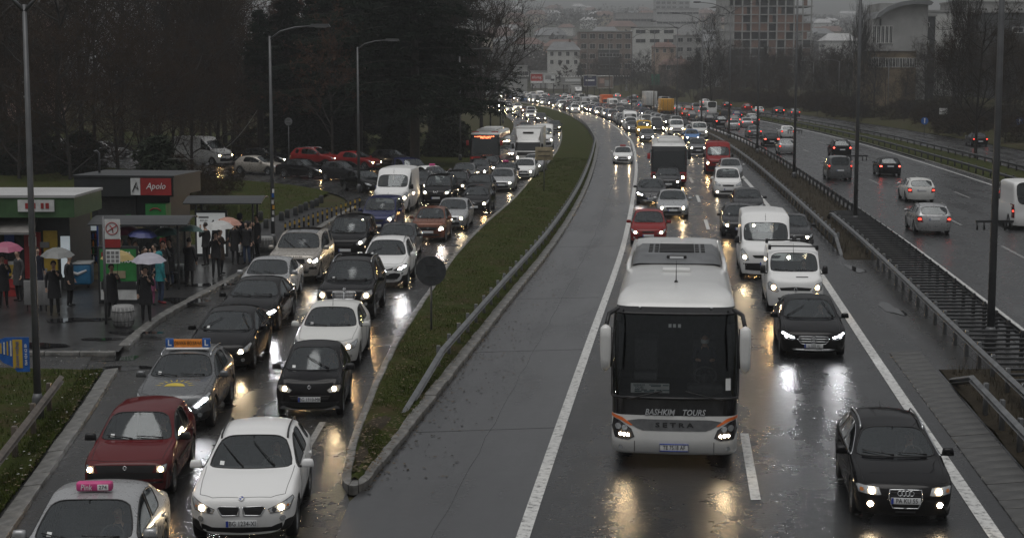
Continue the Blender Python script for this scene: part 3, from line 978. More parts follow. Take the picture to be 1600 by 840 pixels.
# ------------------------------------------------------------------ vehicle kinds
LAMP_SWEPT = [(.48, -.17), (.58, -.225), (.86, -.17), (.955, -.02), (.94, .03), (.72, -.07)]
SPECS = {
 # generic
 'hatch': (dict(L=4.15, W=1.74, H=1.47, hf=.72), dict()),
 'hatch2': (dict(L=3.95, W=1.70, H=1.50, wb=2.5, fo=.80, hf=.74, yc=1.02, ycs=1.25, yrf=1.78), dict(lamp=LAMP_SWEPT, bulb=(.70, -.14, .06), grille=[(0, -.15), (.30, -.15), (.34, -.09), (0, -.08)], lampmat='lamp_warm')),
 'sedan': (dict(style='sedan', L=4.6, W=1.77, H=1.45, wb=2.68, fo=.88, hf=.70, hc=.96, yc=1.22, ycs=1.45, yrf=2.05, hd=1.02, hdr=.95), dict(tail=[(.60, .70), (.92, .70), (.93, .88), (.64, .90)], badge=('round', .60, .09))),
 'wagon': (dict(L=4.6, W=1.77, H=1.46, wb=2.65, fo=.88, hf=.70, hc=.96, yc=1.20, ycs=1.42, yrf=2.0, yrr=4.22, quarter=True, droopr=.08), dict(rails=1, badge=('round', .60, .09))),
 'suv': (dict(L=4.5, W=1.83, H=1.68, wb=2.66, fo=.86, rw=.345, hf=.92, hc=1.14, yc=1.15, ycs=1.40, yrf=1.95, yrr=4.05, bf=1.10, br=1.16, hd=1.15, hdr=1.08, z0=.27, zb=.30, z4=.78, z3=.50, clad=True, quarter=True, droopr=.07),
         dict(rails=1, lamp=[(.50, -.15), (.58, -.23), (.88, -.19), (.95, -.07), (.92, -.02)], grille=[(0, -.28), (.36, -.28), (.44, -.14), (.42, -.08), (0, -.07)], intake=[(0, .34), (.5, .34), (.56, .46), (0, .48)], fog=(.74, .46, .05), plate=.56, tail=[(.68, .80), (.93, .80), (.93, 1.10), (.74, 1.10)])),
 'mpv': (dict(L=4.38, W=1.81, H=1.80, wb=2.73, fo=.86, rw=.32, hf=.92, hc=1.18, yc=.95, ycs=1.22, yrf=1.70, yrr=4.22, bf=1.12, br=1.16, hd=1.12, hdr=1.0, roofw=.70, droopr=.05, rake=.06, z4=.72, quarter=True),
         dict(lamp=[(.52, -.12), (.58, -.20), (.88, -.14), (.95, .03), (.92, .10), (.70, -.02)], bulb=(.72, -.09, .06), grille=[(0, -.22), (.36, -.22), (.42, -.12), (0, -.11)], plate=.52, intake=[(0, .32), (.55, .32), (.6, .42), (0, .43)], tail=[(.78, .85), (.95, .85), (.95, 1.3), (.82, 1.3)], rplate=.75)),
 'van': (dict(style='van', L=4.8, W=1.90, H=1.97, wb=3.1, fo=.83, rw=.33, hf=1.0, hc=1.30, yc=.66, ycs=.98, yrf=1.50, yrr=4.68, bf=1.20, br=1.22, hd=1.2, hdr=.9, roofw=.78, droopf=.10, droopr=.03, rake=.05, z4=.74, nosew=.84, bow=.20, bp=1.98),
         dict(lamp=[(.58, -.28), (.66, -.31), (.92, -.24), (.96, -.06), (.90, .02), (.72, -.05)], bulb=(.76, -.16, .075), grille=[(0, -.25), (.50, -.26), (.56, -.17), (0, -.13)], slats=1, badge=('diamond', .78, .13),
              intake=[(0, .36), (.55, .36), (.62, .50), (0, .52)], fog=None, plate=.60, mirror='trim', handles='trim', wipers='low', antenna='front', lampmat='lamp_warm', tail=[(.84, .6), (.96, .6), (.96, 1.1), (.86, 1.1)], rplate=.7)),
 'bigvan': (dict(style='van', L=5.6, W=2.05, H=2.46, wb=3.65, fo=.90, rw=.345, hf=1.05, hc=1.42, yc=.72, ycs=1.06, yrf=1.48, yrr=5.5, bf=1.30, br=1.32, hd=1.3, hdr=.9, roofw=.80, droopf=.36, droopr=.02, rake=.04, z4=.8, nosew=.84, bow=.20, bp=2.1),
         dict(lamp=[(.66, -.30), (.74, -.33), (.93, -.22), (.96, .06), (.90, .12), (.76, -.05)], bulb=(.82, -.20, .075), grille=[(0, -.22), (.46, -.22), (.54, -.12), (0, -.10)], slats=2, intake=[(0, .40), (.6, .40), (.66, .56), (0, .60)], lowblack=[(0, .33), (.86, .36), (.88, .62), (0, .64)],
              fog=None, plate=.62, mirror='trim', handles='trim', wipers='low', antenna='front', tail=[(.86, .6), (.96, .6), (.96, 1.3), (.88, 1.3)], rplate=.7)),
 # the ones close by
 'crossover_white': (dict(L=4.45, W=1.80, H=1.55, wb=2.76, fo=.80, rw=.345, hf=.86, hc=1.06, yc=1.28, ycs=1.55, yrf=2.12, yrr=3.95, bf=1.02, br=1.10, hd=1.10, hdr=1.04, z0=.24, zb=.28, z4=.74, z3=.48, clad=True, roofw=.62, quarter=True, bow=.15, prot=.06),
    dict(lamp=[(.50, -.19), (.54, -.255), (.88, -.215), (.955, -.06), (.93, -.02), (.74, -.10)], bulb=(.74, -.17, .052, [(.61, -.20, .042, 'lens_dark'), (.85, -.15, .02, 'indicator')]), grille=None,
         kidney=[(.03, -.145), (.045, -.28), (.36, -.29), (.44, -.17), (.40, -.14)], badge=('quartered', .845, .085), intake=None, lowblack=[(0, .27), (.80, .30), (.93, .42), (.72, .43), (.55, .365), (0, .365)],
         fog=(.76, .51, .05), plate=.435, plate_text='BG 1234-XI', rails=2, wipers='up', rim=1, sticker=True, mirror='PAINT', antenna=True)),
 'estate_black': (dict(L=4.6, W=1.77, H=1.43, wb=2.65, fo=.90, rw=.325, hf=.74, hc=.96, yc=1.30, ycs=1.52, yrf=2.08, yrr=4.12, hd=1.0, hdr=.95, quarter=True, roofw=.61, droopr=.09),
    dict(lamp=[(.47, -.175), (.53, -.185), (.90, -.165), (.945, -.06), (.90, -.035), (.52, -.05)], bulb=(.66, -.115, .06, [(.84, -.11, .035, 'indicator')]), lens='lens',
         grille=[(0, -.40), (.25, -.40), (.33, -.24), (.31, -.085), (0, -.08)], frame='chrome', slats=5, badge=('rings', .60, .085), plate=.475, plate_text='PA KU 55', intake=[(.0, .255), (.2, .255), (.2, .29), (0, .29)], fog=(.68, .395, .052), foglit=True,
         rails=1, wipers='low', rim=2, chrome_win=True, frame_r=.014)),
 'saloon_black': (dict(style='sedan', L=4.92, W=1.85, H=1.47, wb=2.94, fo=.86, rw=.33, hf=.76, hc=.98, yc=1.38, ycs=1.62, yrf=2.25, hd=1.04, hdr=.98, roofw=.62, bow=.2),
    dict(lamp=[(.52, -.175), (.58, -.225), (.84, -.20), (.955, -.03), (.93, .0), (.72, -.085)], bulb=(.80, -.14, .03), drl=[(.56, -.155), (.64, -.165), (.93, -.055), (.91, -.03), (.72, -.11)], lens='lens_dark',
         grille=[(0, -.325), (.36, -.325), (.46, -.215), (.42, -.125), (0, -.115)], frame='chrome', slats=2, slatmat='chrome', slat_r=.012, badge=('star', .54, .17), plate=.385, plate_text='L 505 KJ', intake=[(0, .235), (.6, .235), (.66, .31), (0, .31)], fog=None, wipers='cross', rim=2, lampmat='lamp_cool')),
 'taxi_silver': (dict(style='sedan', L=4.6, W=1.80, H=1.48, wb=2.70, fo=.90, rw=.32, hf=.74, hc=.98, yc=1.22, ycs=1.46, yrf=2.05, hd=1.05, hdr=.98), dict(lamp=LAMP_SWEPT, wipers='low', sticker=True, rim=3)),
 'old_red': (dict(L=3.93, W=1.65, H=1.40, wb=2.40, fo=.76, rw=.285, hf=.74, hc=.93, yc=1.14, ycs=1.26, yrf=1.72, yrr=3.42, bf=.90, br=.92, hd=.96, hdr=.90, roofw=.64, bow=.06, nosew=.92, boxy=.7, droopf=.02, droopr=.03, rake=.14, prot=.05, z0=.2),
    dict(lamp=[(.70, -.19), (.705, -.19), (.90, -.18), (.905, -.06), (.70, -.06)], bulb=(.80, -.125, .052), lampmat='lamp_warm', grille=[(0, -.19), (.66, -.19), (.68, -.05), (0, -.05)], slats=0,
         extra=[('grille_mesh', [(0, -.165 + .74), (.34, -.165 + .74), (.40, -.08 + .74), (0, -.085 + .74)], 'ink', .012, True), ('bumper', [(0, .34), (.97, .36), (.97, .55), (0, .545)], 'trim', .008, True),
                ('bumper_strip', [(0, .38), (.90, .39), (.90, .44), (0, .43)], 'paint_darkred', .014, True)],
         intake=None, fog=(.66, .41, .035), foglit=False, plate=.33, plate_text='BG 396-JO', wipers='low', mirror='trim', handles='trim', side_trim=True, rim=3, sticker=True, badge=('vee', .645, .07), antenna=False)),
 'crossover_grey': (dict(L=4.16, W=1.74, H=1.53, wb=2.54, fo=.83, rw=.335, hf=.82, hc=1.06, yc=1.10, ycs=1.36, yrf=1.90, bf=1.02, br=1.10, hd=1.08, hdr=1.02, z0=.24, zb=.27, clad=True, z3=.46, quarter=True, yrr=3.75, roofw=.62),
    dict(lamp=[(.48, -.24), (.56, -.27), (.84, -.16), (.955, .0), (.92, .05), (.70, -.10)], bulb=(.84, -.10, .03), drl=[(.60, -.23), (.66, -.245), (.90, -.09), (.88, -.05)], lens='lens', grille=[(0, -.31), (.32, -.31), (.40, -.21), (.36, -.17), (0, -.16)], frame='chrome', slats=3,
         intake=[(0, .30), (.5, .30), (.58, .41), (0, .42)], fog=(.72, .40, .05), plate=.36, rails=1, rim=1, wipers='low', sticker=True, lampmat='lamp_cool', lowblack=[(0, .27), (.84, .30), (.90, .43), (0, .45)])),
 'micro_black': (dict(L=2.72, W=1.56, H=1.54, wb=1.86, fo=.46, rw=.285, hf=.80, hc=1.02, yc=.56, ycs=.82, yrf=1.22, yrr=2.45, bf=1.0, br=1.02, hd=1.05, hdr=.98, bow=.15, roofw=.62, bp=1.75, prot=.05, z4=.62, rake=.12),
    dict(lamp=[(.52, -.15), (.60, -.215), (.86, -.185), (.95, -.07), (.93, -.02), (.72, -.05)], bulb=(.74, -.12, .055), grille=None, badge=('round', .72, .075), intake=[(0, .42), (.55, .42), (.62, .53), (0, .55)], lowblack=[(0, .25), (.85, .28), (.88, .38), (0, .38)],
         fog=None, plate=.44, plate_text='BG 1910-MK', wipers='one', mirror='trim', sticker=True, rim=0, antenna=False)),
 'hatch_dark': (dict(L=4.26, W=1.77, H=1.46, wb=2.61, fo=.90, rw=.315, hf=.74, hc=.99, yc=1.15, ycs=1.45, yrf=2.0, yrr=3.7, bf=.96, br=1.02, roofw=.61, bow=.20),
    dict(lamp=[(.54, -.185), (.60, -.235), (.88, -.17), (.955, .0), (.92, .04), (.74, -.09)], bulb=(.68, -.165, .065), grille=[(0, -.27), (.46, -.27), (.54, -.20), (0, -.20)], badge=('chevron', .585, .10), slats=1, fog=(.74, .36, .05), wipers='cross', sticker=True, rim=1, plate=.40)),
 'hatch_silver': (dict(L=4.34, W=1.80, H=1.50, wb=2.64, fo=.88, rw=.315, hf=.76, hc=1.0, yc=1.08, ycs=1.34, yrf=1.92, yrr=3.85, bf=.98, br=1.04, roofw=.63),
    dict(lamp=[(.54, -.16), (.62, -.225), (.88, -.185), (.95, -.05), (.93, .02), (.78, -.06)], bulb=(.70, -.15, .06), lampmat='lamp_warm', wipers='low', sticker=True, antenna='front', rim=3, badge=('round', .66, .08))),
 'saloon_grille': (dict(style='sedan', L=4.85, W=1.87, H=1.46, wb=2.81, fo=.93, rw=.335, hf=.76, hc=1.0, yc=1.30, ycs=1.55, yrf=2.2, hd=1.06, hdr=.99, roofw=.62),
    dict(lamp=[(.52, -.155), (.58, -.21), (.86, -.19), (.955, -.06), (.92, -.02)], bulb=(.80, -.13, .03), drl=[(.60, -.19), (.66, -.20), (.94, -.09), (.92, -.04), (.64, -.14)], lens='lens_dark', grille=[(0, -.33), (.34, -.33), (.42, -.20), (.38, -.12), (0, -.11)], frame='chrome', slats=4,
         extra=[('bumper_chrome', [(.50, .345), (.86, .36), (.86, .385), (.50, .37)], 'chrome', .012, False)], badge=('diamond', .56, .13), fog=None, wipers='low', rim=2, lampmat='lamp_cool')),
 'luxury_suv': (dict(L=5.0, W=1.98, H=1.83, wb=2.92, fo=.88, rw=.38, hf=1.10, hc=1.24, yc=1.28, ycs=1.48, yrf=2.0, yrr=4.6, bf=1.20, br=1.24, hd=1.24, hdr=1.1, z0=.3, zb=.33, z4=.86, z3=.56, roofw=.69, boxy=.25, bow=.13, nosew=.86, quarter=True, droopr=.07, rake=.16),
    dict(lamp=[(.48, -.27), (.50, -.28), (.93, -.26), (.955, -.13), (.92, -.12), (.50, -.15)], bulb=(.66, -.205, .055), drl=[(.78, -.25), (.82, -.255), (.92, -.24), (.92, -.16), (.88, -.165), (.86, -.22)], grille=[(0, -.29), (.46, -.29), (.46, -.14), (0, -.13)], slats=3, frame='trim',
         intake=[(0, .42), (.62, .42), (.66, .52), (0, .53)], extra=[('bumper_vent', [(.62, .56), (.9, .58), (.9, .68), (.64, .66)], 'trim', .010, False), ('bumper_chrome', [(.0, .55), (.92, .57), (.92, .60), (.0, .58)], 'chrome', .012, True)], fog=None, plate=.66, plate_text='BG 082-EN', wipers='up', rim=1, antenna=False, tail=[(.72, .9), (.93, .9), (.93, 1.2), (.76, 1.2)])),
 'suv_chrome': (dict(L=4.72, W=1.87, H=1.82, wb=2.83, fo=.84, rw=.37, hf=1.02, hc=1.18, yc=1.22, ycs=1.46, yrf=2.02, yrr=4.3, bf=1.16, br=1.22, hd=1.2, hdr=1.1, z0=.3, zb=.36, z4=.84, z3=.55, clad=True, roofw=.64, bow=.16, quarter=True, droopr=.07),
    dict(lamp=[(.56, -.30), (.60, -.33), (.86, -.30), (.955, -.15), (.93, -.03), (.66, -.08)], bulb=(.76, -.19, .075), lampmat='lamp_warm', grille=[(0, -.30), (.37, -.30), (.41, -.13), (.38, -.075), (0, -.07)], frame='chrome', slats=4, slatmat='chrome', slat_r=.007, frame_r=.017, extra=[('grille_bar', [(0, .725), (.02, .725), (.02, .945), (0, .945)], 'chrome', .016, True)],
         intake=[(0, .42), (.5, .42), (.55, .53), (0, .54)], fog=(.74, .56, .055), plate=.62, rails=1, wipers='low', sticker=True, rim=0, badge=('round', 1.02, .08))),
 'suv_white': (dict(L=4.6, W=1.845, H=1.70, wb=2.66, fo=.93, rw=.36, hf=.94, hc=1.14, yc=1.20, ycs=1.48, yrf=2.02, yrr=4.1, bf=1.10, br=1.20, hd=1.18, hdr=1.1, z0=.27, zb=.3, z4=.80, z3=.52, clad=True, roofw=.62, bow=.18, quarter=True, droopr=.08),
    dict(lamp=[(.46, -.22), (.54, -.255), (.86, -.20), (.955, -.05), (.93, -.01), (.66, -.12)], bulb=(.72, -.165, .045), drl=[(.64, -.20), (.70, -.215), (.93, -.10), (.92, -.06)], lens='lens_dark', grille=[(0, -.25), (.44, -.22), (.46, -.13), (.2, -.20), (0, -.20)], slats=0, badge=('bull', .70, .12), extra=[('lower_grille', [(0, .38), (.60, .38), (.80, .58), (.5, .62), (0, .54)], 'trim', .008, True), ('skid_plate', [(0, .33), (.5, .33), (.55, .385), (0, .385)], 'silver_plastic', .012, True)],
         intake=None, fog=(.80, .60, .04), plate=.60, plate_text='BG 1047-LU', rails=1, wipers='cross', sticker=True, rim=1)),
 'micro_brown': (dict(L=3.5, W=1.66, H=1.55, wb=2.49, fo=.50, rw=.30, hf=.86, hc=1.05, yc=.72, ycs=.98, yrf=1.45, yrr=3.2, bf=1.02, br=1.05, hd=1.05, hdr=.98, bow=.14, roofw=.63, rake=.12),
    dict(lamp=[(.58, -.27), (.62, -.30), (.88, -.25), (.95, -.10), (.9, -.05), (.66, -.09)], bulb=(.74, -.20, .05), drl=[(.62, -.27), (.66, -.29), (.86, -.25), (.84, -.215)], grille=[(0, -.31), (.46, -.29), (.54, -.17), (0, -.15)], slats=2, badge=('round', .66, .09), plate=.47, intake=[(0, .3), (.6, .3), (.66, .38), (0, .38)], fog=None, wipers='low', sticker=True, lampmat='lamp_white')),
}
simple('silver_plastic', (.35, .355, .36), .35, .4)
NAMES = dict(hatch='hatchback_car', hatch2='hatchback_car', sedan='saloon_car', wagon='estate_car', suv='off_road_car', mpv='people_carrier', van='panel_van', bigvan='high_roof_van')
PROTO = {}
def proto(kind, lit=None, back=False):
    k = (kind, lit, back)
    if k not in PROTO:
        sp, fa = SPECS[kind]; fa = dict(fa)
        if lit == 'none': fa['lampmat'] = None; fa.pop('drl', None)
        elif lit == 'fog': fa['lampmat'] = None; fa['foglit'] = True; fa.pop('drl', None)
        elif lit: fa['lampmat'] = lit
        if back: fa['taillit'] = back; fa['lampmat'] = None; fa.pop('drl', None)
        PROTO[k] = make_car(sp, fa)
    return PROTO[k]

FAR = {}
def far_proto(kind):
    if kind not in FAR: FAR[kind] = far_mesh(SPECS[kind][0], SPECS[kind][1], kind)
    return FAR[kind]
FARM = {}
def far_obj(kind, name, loc, rz, col, label, cat, group, away=False, lamp='lamp_far', tail='tail_off'):
    b, S = far_proto(kind)
    key = (kind, away, lamp, tail)
    if key not in FARM:
        FARM[key] = b.mesh(name, [M['paint_white'], M['glass_dark'], M['trim'], M['lens'] if away else M[lamp], M[tail], M['plate_white']], normals=False)
    o = obj(name, FARM[key], None, loc, rz)
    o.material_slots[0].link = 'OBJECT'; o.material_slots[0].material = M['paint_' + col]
    tag(o, label, cat, group); return o
# ------------------------------------------------------------------ the lie of the roads (X as a function of the distance Y)
LINE = [(10, -1.6), (20, -.6), (28.6, .24), (46.4, 2.05), (74, 4.9), (94, 6.7), (113, 8.3), (138, 10.3), (170, 12.5), (200, 14.1), (250, 15.2), (300, 14.9), (347, 13.3), (400, 9.6), (452, 4.2), (520, -4.5), (600, -17), (700, -36), (820, -62)]
KERB_R = [(31.2, -2.85), (36, -2.3), (55, -.3), (77.6, 2.1), (104, 4.4), (131.6, 6.4), (165, 8.5), (192, 9.9), (250, 11.1), (300, 10.7), (347, 9.1), (400, 5.3), (452, 0), (520, -8.7), (600, -21), (700, -40), (820, -66)]
KERB_L = [(31.2, -3.30), (36, -3.5), (46.8, -3.5), (59, -3.1), (72.7, -2.5), (87, -1.5), (104, 0), (129, 1.7), (139, 2.6), (157, 3.8), (173, 4.7), (202, 5.9), (240, 6.8), (267, 6.8), (315, 5.2), (393, .4), (452, -5.2), (520, -14), (600, -26.5), (700, -45.5), (820, -71)]
EDGE_L = [(10, -7.0), (20, -7.85), (29.8, -8.9), (43.5, -10.5), (47.5, -11.1), (53.6, -11.25), (61.5, -10.8), (70, -10.3), (82, -9.8), (96, -9.2), (115, -8.0), (135, -5.2), (162, -1.8), (192, -.8), (224, 0), (267, .1), (315, -1.8), (393, -7), (452, -12.5), (520, -21), (600, -34), (700, -53)]
SLIP = [(92, -9.3), (98, -9.6), (108, -11.2), (115.6, -14.6), (121.6, -19), (130, -26), (150, -46), (185, -85), (220, -125)]
SLIP_F = [(112, -6.0), (125, -7.0), (139, -11.2), (151, -17.5), (156, -22.5), (165, -31.5), (200, -70), (220, -92)]
def lineX(Y): return interp(LINE, Y)
def kerbR(Y): return interp(KERB_R, Y)
def kerbL(Y): return interp(KERB_L, Y)
def edgeL(Y): return interp(EDGE_L, Y)
def tang(fn, Y): return (fn(Y + 1) - fn(Y - 1)) / 2
def off(d): return lambda Y: lineX(Y) + d
def steps(y0, y1, near=1.5):
    ys = [y0]
    while ys[-1] < y1 - 1e-6: ys.append(min(y1, ys[-1] + max(near, ys[-1] * .03)))
    return ys

def strip(name, fa, fb, y0, y1, z, mat, kind='structure', nx=2, parent=None, bumpz=None):
    vs, fs, uv = [], [], []
    ys = steps(y0, y1)
    for Y in ys:
        a, b = fa(Y), fb(Y); lx = lineX(Y)
        for k in range(nx + 1):
            x = lerp(a, b, k / nx)
            vs.append((x, Y, z + (bumpz(k / nx, x, Y) if bumpz else 0))); uv.append((x - lx, Y))
    for i in range(len(ys) - 1):
        for k in range(nx):
            q = i * (nx + 1) + k; fs.append((q, q + 1, q + nx + 2, q + nx + 1))
    me = bpy.data.meshes.new(name); me.from_pydata(vs, [], fs); me.materials.append(mat)
    ul = me.uv_layers.new(name='lane')
    for lp in me.loops: ul.data[lp.index].uv = uv[lp.vertex_index]
    me.polygons.foreach_set('use_smooth', [True] * len(me.polygons)); me.update()
    o = obj(name, me, parent)
    if parent is None: o['kind'] = kind
    return o

def flat(name, poly, z, mat, parent=None, kind='structure'):
    me = bpy.data.meshes.new(name); me.from_pydata([(p[0], p[1], z) for p in poly], [], [tuple(range(len(poly)))])
    me.materials.append(mat); me.update()
    if me.polygons[0].normal.z < 0: me.flip_normals()
    o = obj(name, me, parent)
    if parent is None: o['kind'] = kind
    return o

# ------------------------------------------------------------------ ground materials
def wet_asphalt(name, c0, c1, r0, r1, wet_scale=.35, grain=.25, tracks=True, film=.15, wet=.65):
    m, nt, b = nodes(name)
    uv = nt.nodes.new('ShaderNodeUVMap'); uv.uv_map = 'lane'
    tc = nt.nodes.new('ShaderNodeTexCoord')
    mp = nt.nodes.new('ShaderNodeMapping'); mp.inputs['Scale'].default_value = (1.0, .12, 1)
    nt.links.new(uv.outputs[0], mp.inputs[0])
    big = noise(nt, wet_scale, 5, vec=tc.outputs['Object'], rough=.6)
    lanes = noise(nt, 1.1, 4, vec=mp.outputs[0])
    fine = noise(nt, 15, 4, vec=tc.outputs['Object'], rough=.8)
    mid = noise(nt, 3.5, 5, vec=tc.outputs['Object'], rough=.65)
    ad = nt.nodes.new('ShaderNodeMath'); ad.operation = 'ADD'; nt.links.new(big, ad.inputs[0]); nt.links.new(lanes, ad.inputs[1])
    # polished wheel tracks run along the lanes
    su = nt.nodes.new('ShaderNodeSeparateXYZ'); nt.links.new(uv.outputs[0], su.inputs[0])
    wv = nt.nodes.new('ShaderNodeMath'); wv.operation = 'MULTIPLY'; wv.inputs[1].default_value = 2 * PI / 2.05; nt.links.new(su.outputs['X'], wv.inputs[0])
    sn = nt.nodes.new('ShaderNodeMath'); sn.operation = 'SINE'; nt.links.new(wv.outputs[0], sn.inputs[0])
    ws = nt.nodes.new('ShaderNodeMath'); ws.operation = 'MULTIPLY_ADD'; ws.inputs[1].default_value = .09 if tracks else 0.0; nt.links.new(sn.outputs[0], ws.inputs[0]); nt.links.new(ad.outputs[0], ws.inputs[2]); ad = ws
    hf_ = nt.nodes.new('ShaderNodeMath'); hf_.operation = 'MULTIPLY'; hf_.inputs[1].default_value = .5; nt.links.new(ad.outputs[0], hf_.inputs[0])
    ad2 = nt.nodes.new('ShaderNodeMath'); ad2.operation = 'MULTIPLY_ADD'; ad2.inputs[1].default_value = .25; nt.links.new(mid, ad2.inputs[0]); nt.links.new(hf_.outputs[0], ad2.inputs[2])
    nt.links.new(ramp(nt, ad2.outputs[0], [(.42, c0), (.58, tuple((x + y) / 2 for x, y in zip(c0, c1))), (.78, c1)]), b.inputs['Base Color'])
    nt.links.new(ramp(nt, ad2.outputs[0], [(.44, r0), (.60, (r0 + r1) / 2), (.76, r1)]), b.inputs['Roughness'])
    b.inputs['IOR'].default_value = 1.4
    # a film of rain water over the stone
    b.inputs['Coat Weight'].default_value = wet; b.inputs['Coat IOR'].default_value = 1.36
    nt.links.new(ramp(nt, ad2.outputs[0], [(.42, film * .6), (.62, film), (.80, film * 1.9)]), b.inputs['Coat Roughness'])
    # the grain of the chippings fills with water where the film is thick
    gm = nt.nodes.new('ShaderNodeMath'); gm.operation = 'MULTIPLY'
    nt.links.new(fine, gm.inputs[0]); nt.links.new(ramp(nt, ad2.outputs[0], [(.45, .25), (.72, 1.0)]), gm.inputs[1])
    bn = bump(nt, b, gm.outputs[0], min(1, grain * 1.6), .014); nt.links.new(bn.outputs[0], b.inputs['Coat Normal'])
    M[name] = m; return m
wet_asphalt('asphalt', (.013, .014, .015), (.028, .029, .031), .20, .33, grain=.5, wet=.12)
wet_asphalt('asphalt_old', (.012, .012, .013), (.030, .030, .029), .16, .33, .5, .5, wet=.10)
wet_asphalt('asphalt_smooth', (.024, .025, .027), (.036, .037, .040), .32, .44, .15, .10, film=.20)
wet_asphalt('pavement_wet', (.014, .014, .015), (.034, .034, .034), .30, .50, .6, .25, film=.09, wet=.55)
simple('kerb_stone', (.135, .132, .124), .42, vary=.5, scale=5, bmp=.3)
simple('concrete', (.20, .198, .19), .6, vary=.35, scale=3, bmp=.3)
simple('concrete_dark', (.085, .085, .083), .45, vary=.4, scale=3, bmp=.3)
def road_paint(name, col):
    m, nt, b = nodes(name)
    f = noise(nt, 7, 6, rough=.7)
    nt.links.new(ramp(nt, f, [(.34, (.06, .06, .06)), (.47, tuple(.72 * c for c in col)), (.7, col)]), b.inputs['Base Color'])
    b.inputs['Roughness'].default_value = .38; bump(nt, b, noise(nt, 50, 3), .25, .008); M[name] = m
simple('gutter', (.060, .060, .058), .5, vary=.45, scale=1.5, bmp=.4)
m, nt, b = nodes('puddle'); b.inputs['Base Color'].default_value = (.012, .012, .013, 1); b.inputs['Roughness'].default_value = .05; b.inputs['IOR'].default_value = 1.33; bump(nt, b, noise(nt, 9, 3), .05, .004); M['puddle'] = m
simple('seam', (.012, .012, .013), .25, vary=.5, scale=2)
road_paint('road_paint', (.72, .72, .70)); road_paint('road_paint_worn', (.30, .30, .295))
def soil(name, g0, g1, br, scale=.8):
    m, nt, b = nodes(name)
    n1 = noise(nt, scale, 7, rough=.7); n2 = noise(nt, scale * 9, 5, rough=.7)
    c = ramp(nt, n2, [(.3, g0), (.7, g1)])
    mx = nt.nodes.new('ShaderNodeMix'); mx.data_type = 'RGBA'; mx.inputs[7].default_value = (*br, 1)
    nt.links.new(c, mx.inputs[6]); nt.links.new(ramp(nt, n1, [(.48, 0.0), (.66, 1.0)]), mx.inputs[0])
    nt.links.new(mx.outputs[2], b.inputs['Base Color']); b.inputs['Roughness'].default_value = .85
    b.inputs['Specular IOR Level'].default_value = .06
    bump(nt, b, n2, .8, .05); M[name] = m
soil('lawn', (.022, .030, .007), (.044, .055, .011), (.050, .038, .019))
soil('lawn_brown', (.030, .032, .014), (.055, .055, .022), (.058, .042, .027), .5)
soil('earth', (.030, .025, .018), (.055, .046, .034), (.022, .019, .014), .6)

# ------------------------------------------------------------------ ground, roads, pavements
base = MB(); base.add([(-1850, -60, -.10), (1850, -60, -.10), (1850, 4600, -.10), (-1850, 4600, -.10)], [(0, 1, 2, 3)])
base.build('ground', M['lawn_brown'])['kind'] = 'structure'
strip('road', lambda Y: kerbR(Y) if Y > 31.2 else -3.05, off(-.02), 8, 800, 0, M['asphalt_smooth'], nx=4)
strip('road', off(-.02), off(9.7), 8, 800, -.004, M['asphalt'], nx=6)
strip('road', lambda Y: edgeL(Y) - (1.0 if Y < 48 else .0), lambda Y: kerbL(Y) if Y > 31.2 else -3.05, 8, 700, -.002, M['asphalt_old'], nx=5)
strip('road', off(12.7), off(26.2), 12, 800, -.002, M['asphalt'], nx=5)
strip('side_road', off(31.5), off(39.5), 20, 800, -.004, M['asphalt_old'], nx=4)
slipX = lambda Y: interp(SLIP, Y)
slipF = lambda Y: interp(SLIP_F, Y)
strip('slip_road', lambda Y: slipX(Y), lambda Y: edgeL(Y) + .3 if Y < 122 else min(slipF(Y), edgeL(Y) + .3), 92, 215, -.008, M['asphalt_old'], nx=4)
strip('road_shoulder', off(9.7), off(12.7), 44.5, 71, -.012, M['asphalt_old'], nx=4)

def mark(name, fa, w, y0, y1, z=.006, mat='road_paint'):
    return strip(name, lambda Y: fa(Y) - w / 2, lambda Y: fa(Y) + w / 2, y0, y1, z, M[mat], nx=1)
mark('edge_line', off(0), .24, 9, 330)
mark('edge_line', off(8.2), .27, 9, 330)
mark('edge_line', off(13.35), .24, 14, 330)
mark('edge_line', off(25.4), .18, 60, 330)
y = 30.6
while y < 330:
    mark('lane_dash', off(4.15), .19, y, y + 5.8); y += 18
y = 55
while y < 300:
    mark('lane_dash', off(17.5), .15, y, y + 5.5, mat='road_paint_worn'); mark('lane_dash', off(21.5), .15, y + 3, y + 8.5, mat='road_paint_worn'); y += 16
mark('lane_dash', lambda Y: -4.38 + (Y - 35) * .01, .15, 33.6, 37.6, mat='road_paint_worn')
for y in (61, 74, 87, 100): mark('lane_dash', lambda Y: kerbL(Y) - 3.2, .14, y, y + 4, mat='road_paint_worn')
# long repair seams and patches in the asphalt
for fa, y0, y1 in ((off(-1.55), 24, 120), (off(10.9), 44.6, 70.8)):
    mark('road_seam', lambda Y, fa=fa: fa(Y) + .03 * math.sin(Y * 1.7) + .02 * math.sin(Y * 4.1), .014, y0, y1, .003, 'seam')
for y in (36.5, 47.2, 58.4, 76.0):
    t = MB(); x0, x1 = kerbR(y) + .1, lineX(y) + (0 if y < 50 else -.2)
    t.add([(x0, y, .003), (x1, y + .5, .003), (x1, y + .55, .003), (x0, y + .05, .003)], [(0, 1, 2, 3)])
    t.build('road_seam', M['seam'])['kind'] = 'structure'

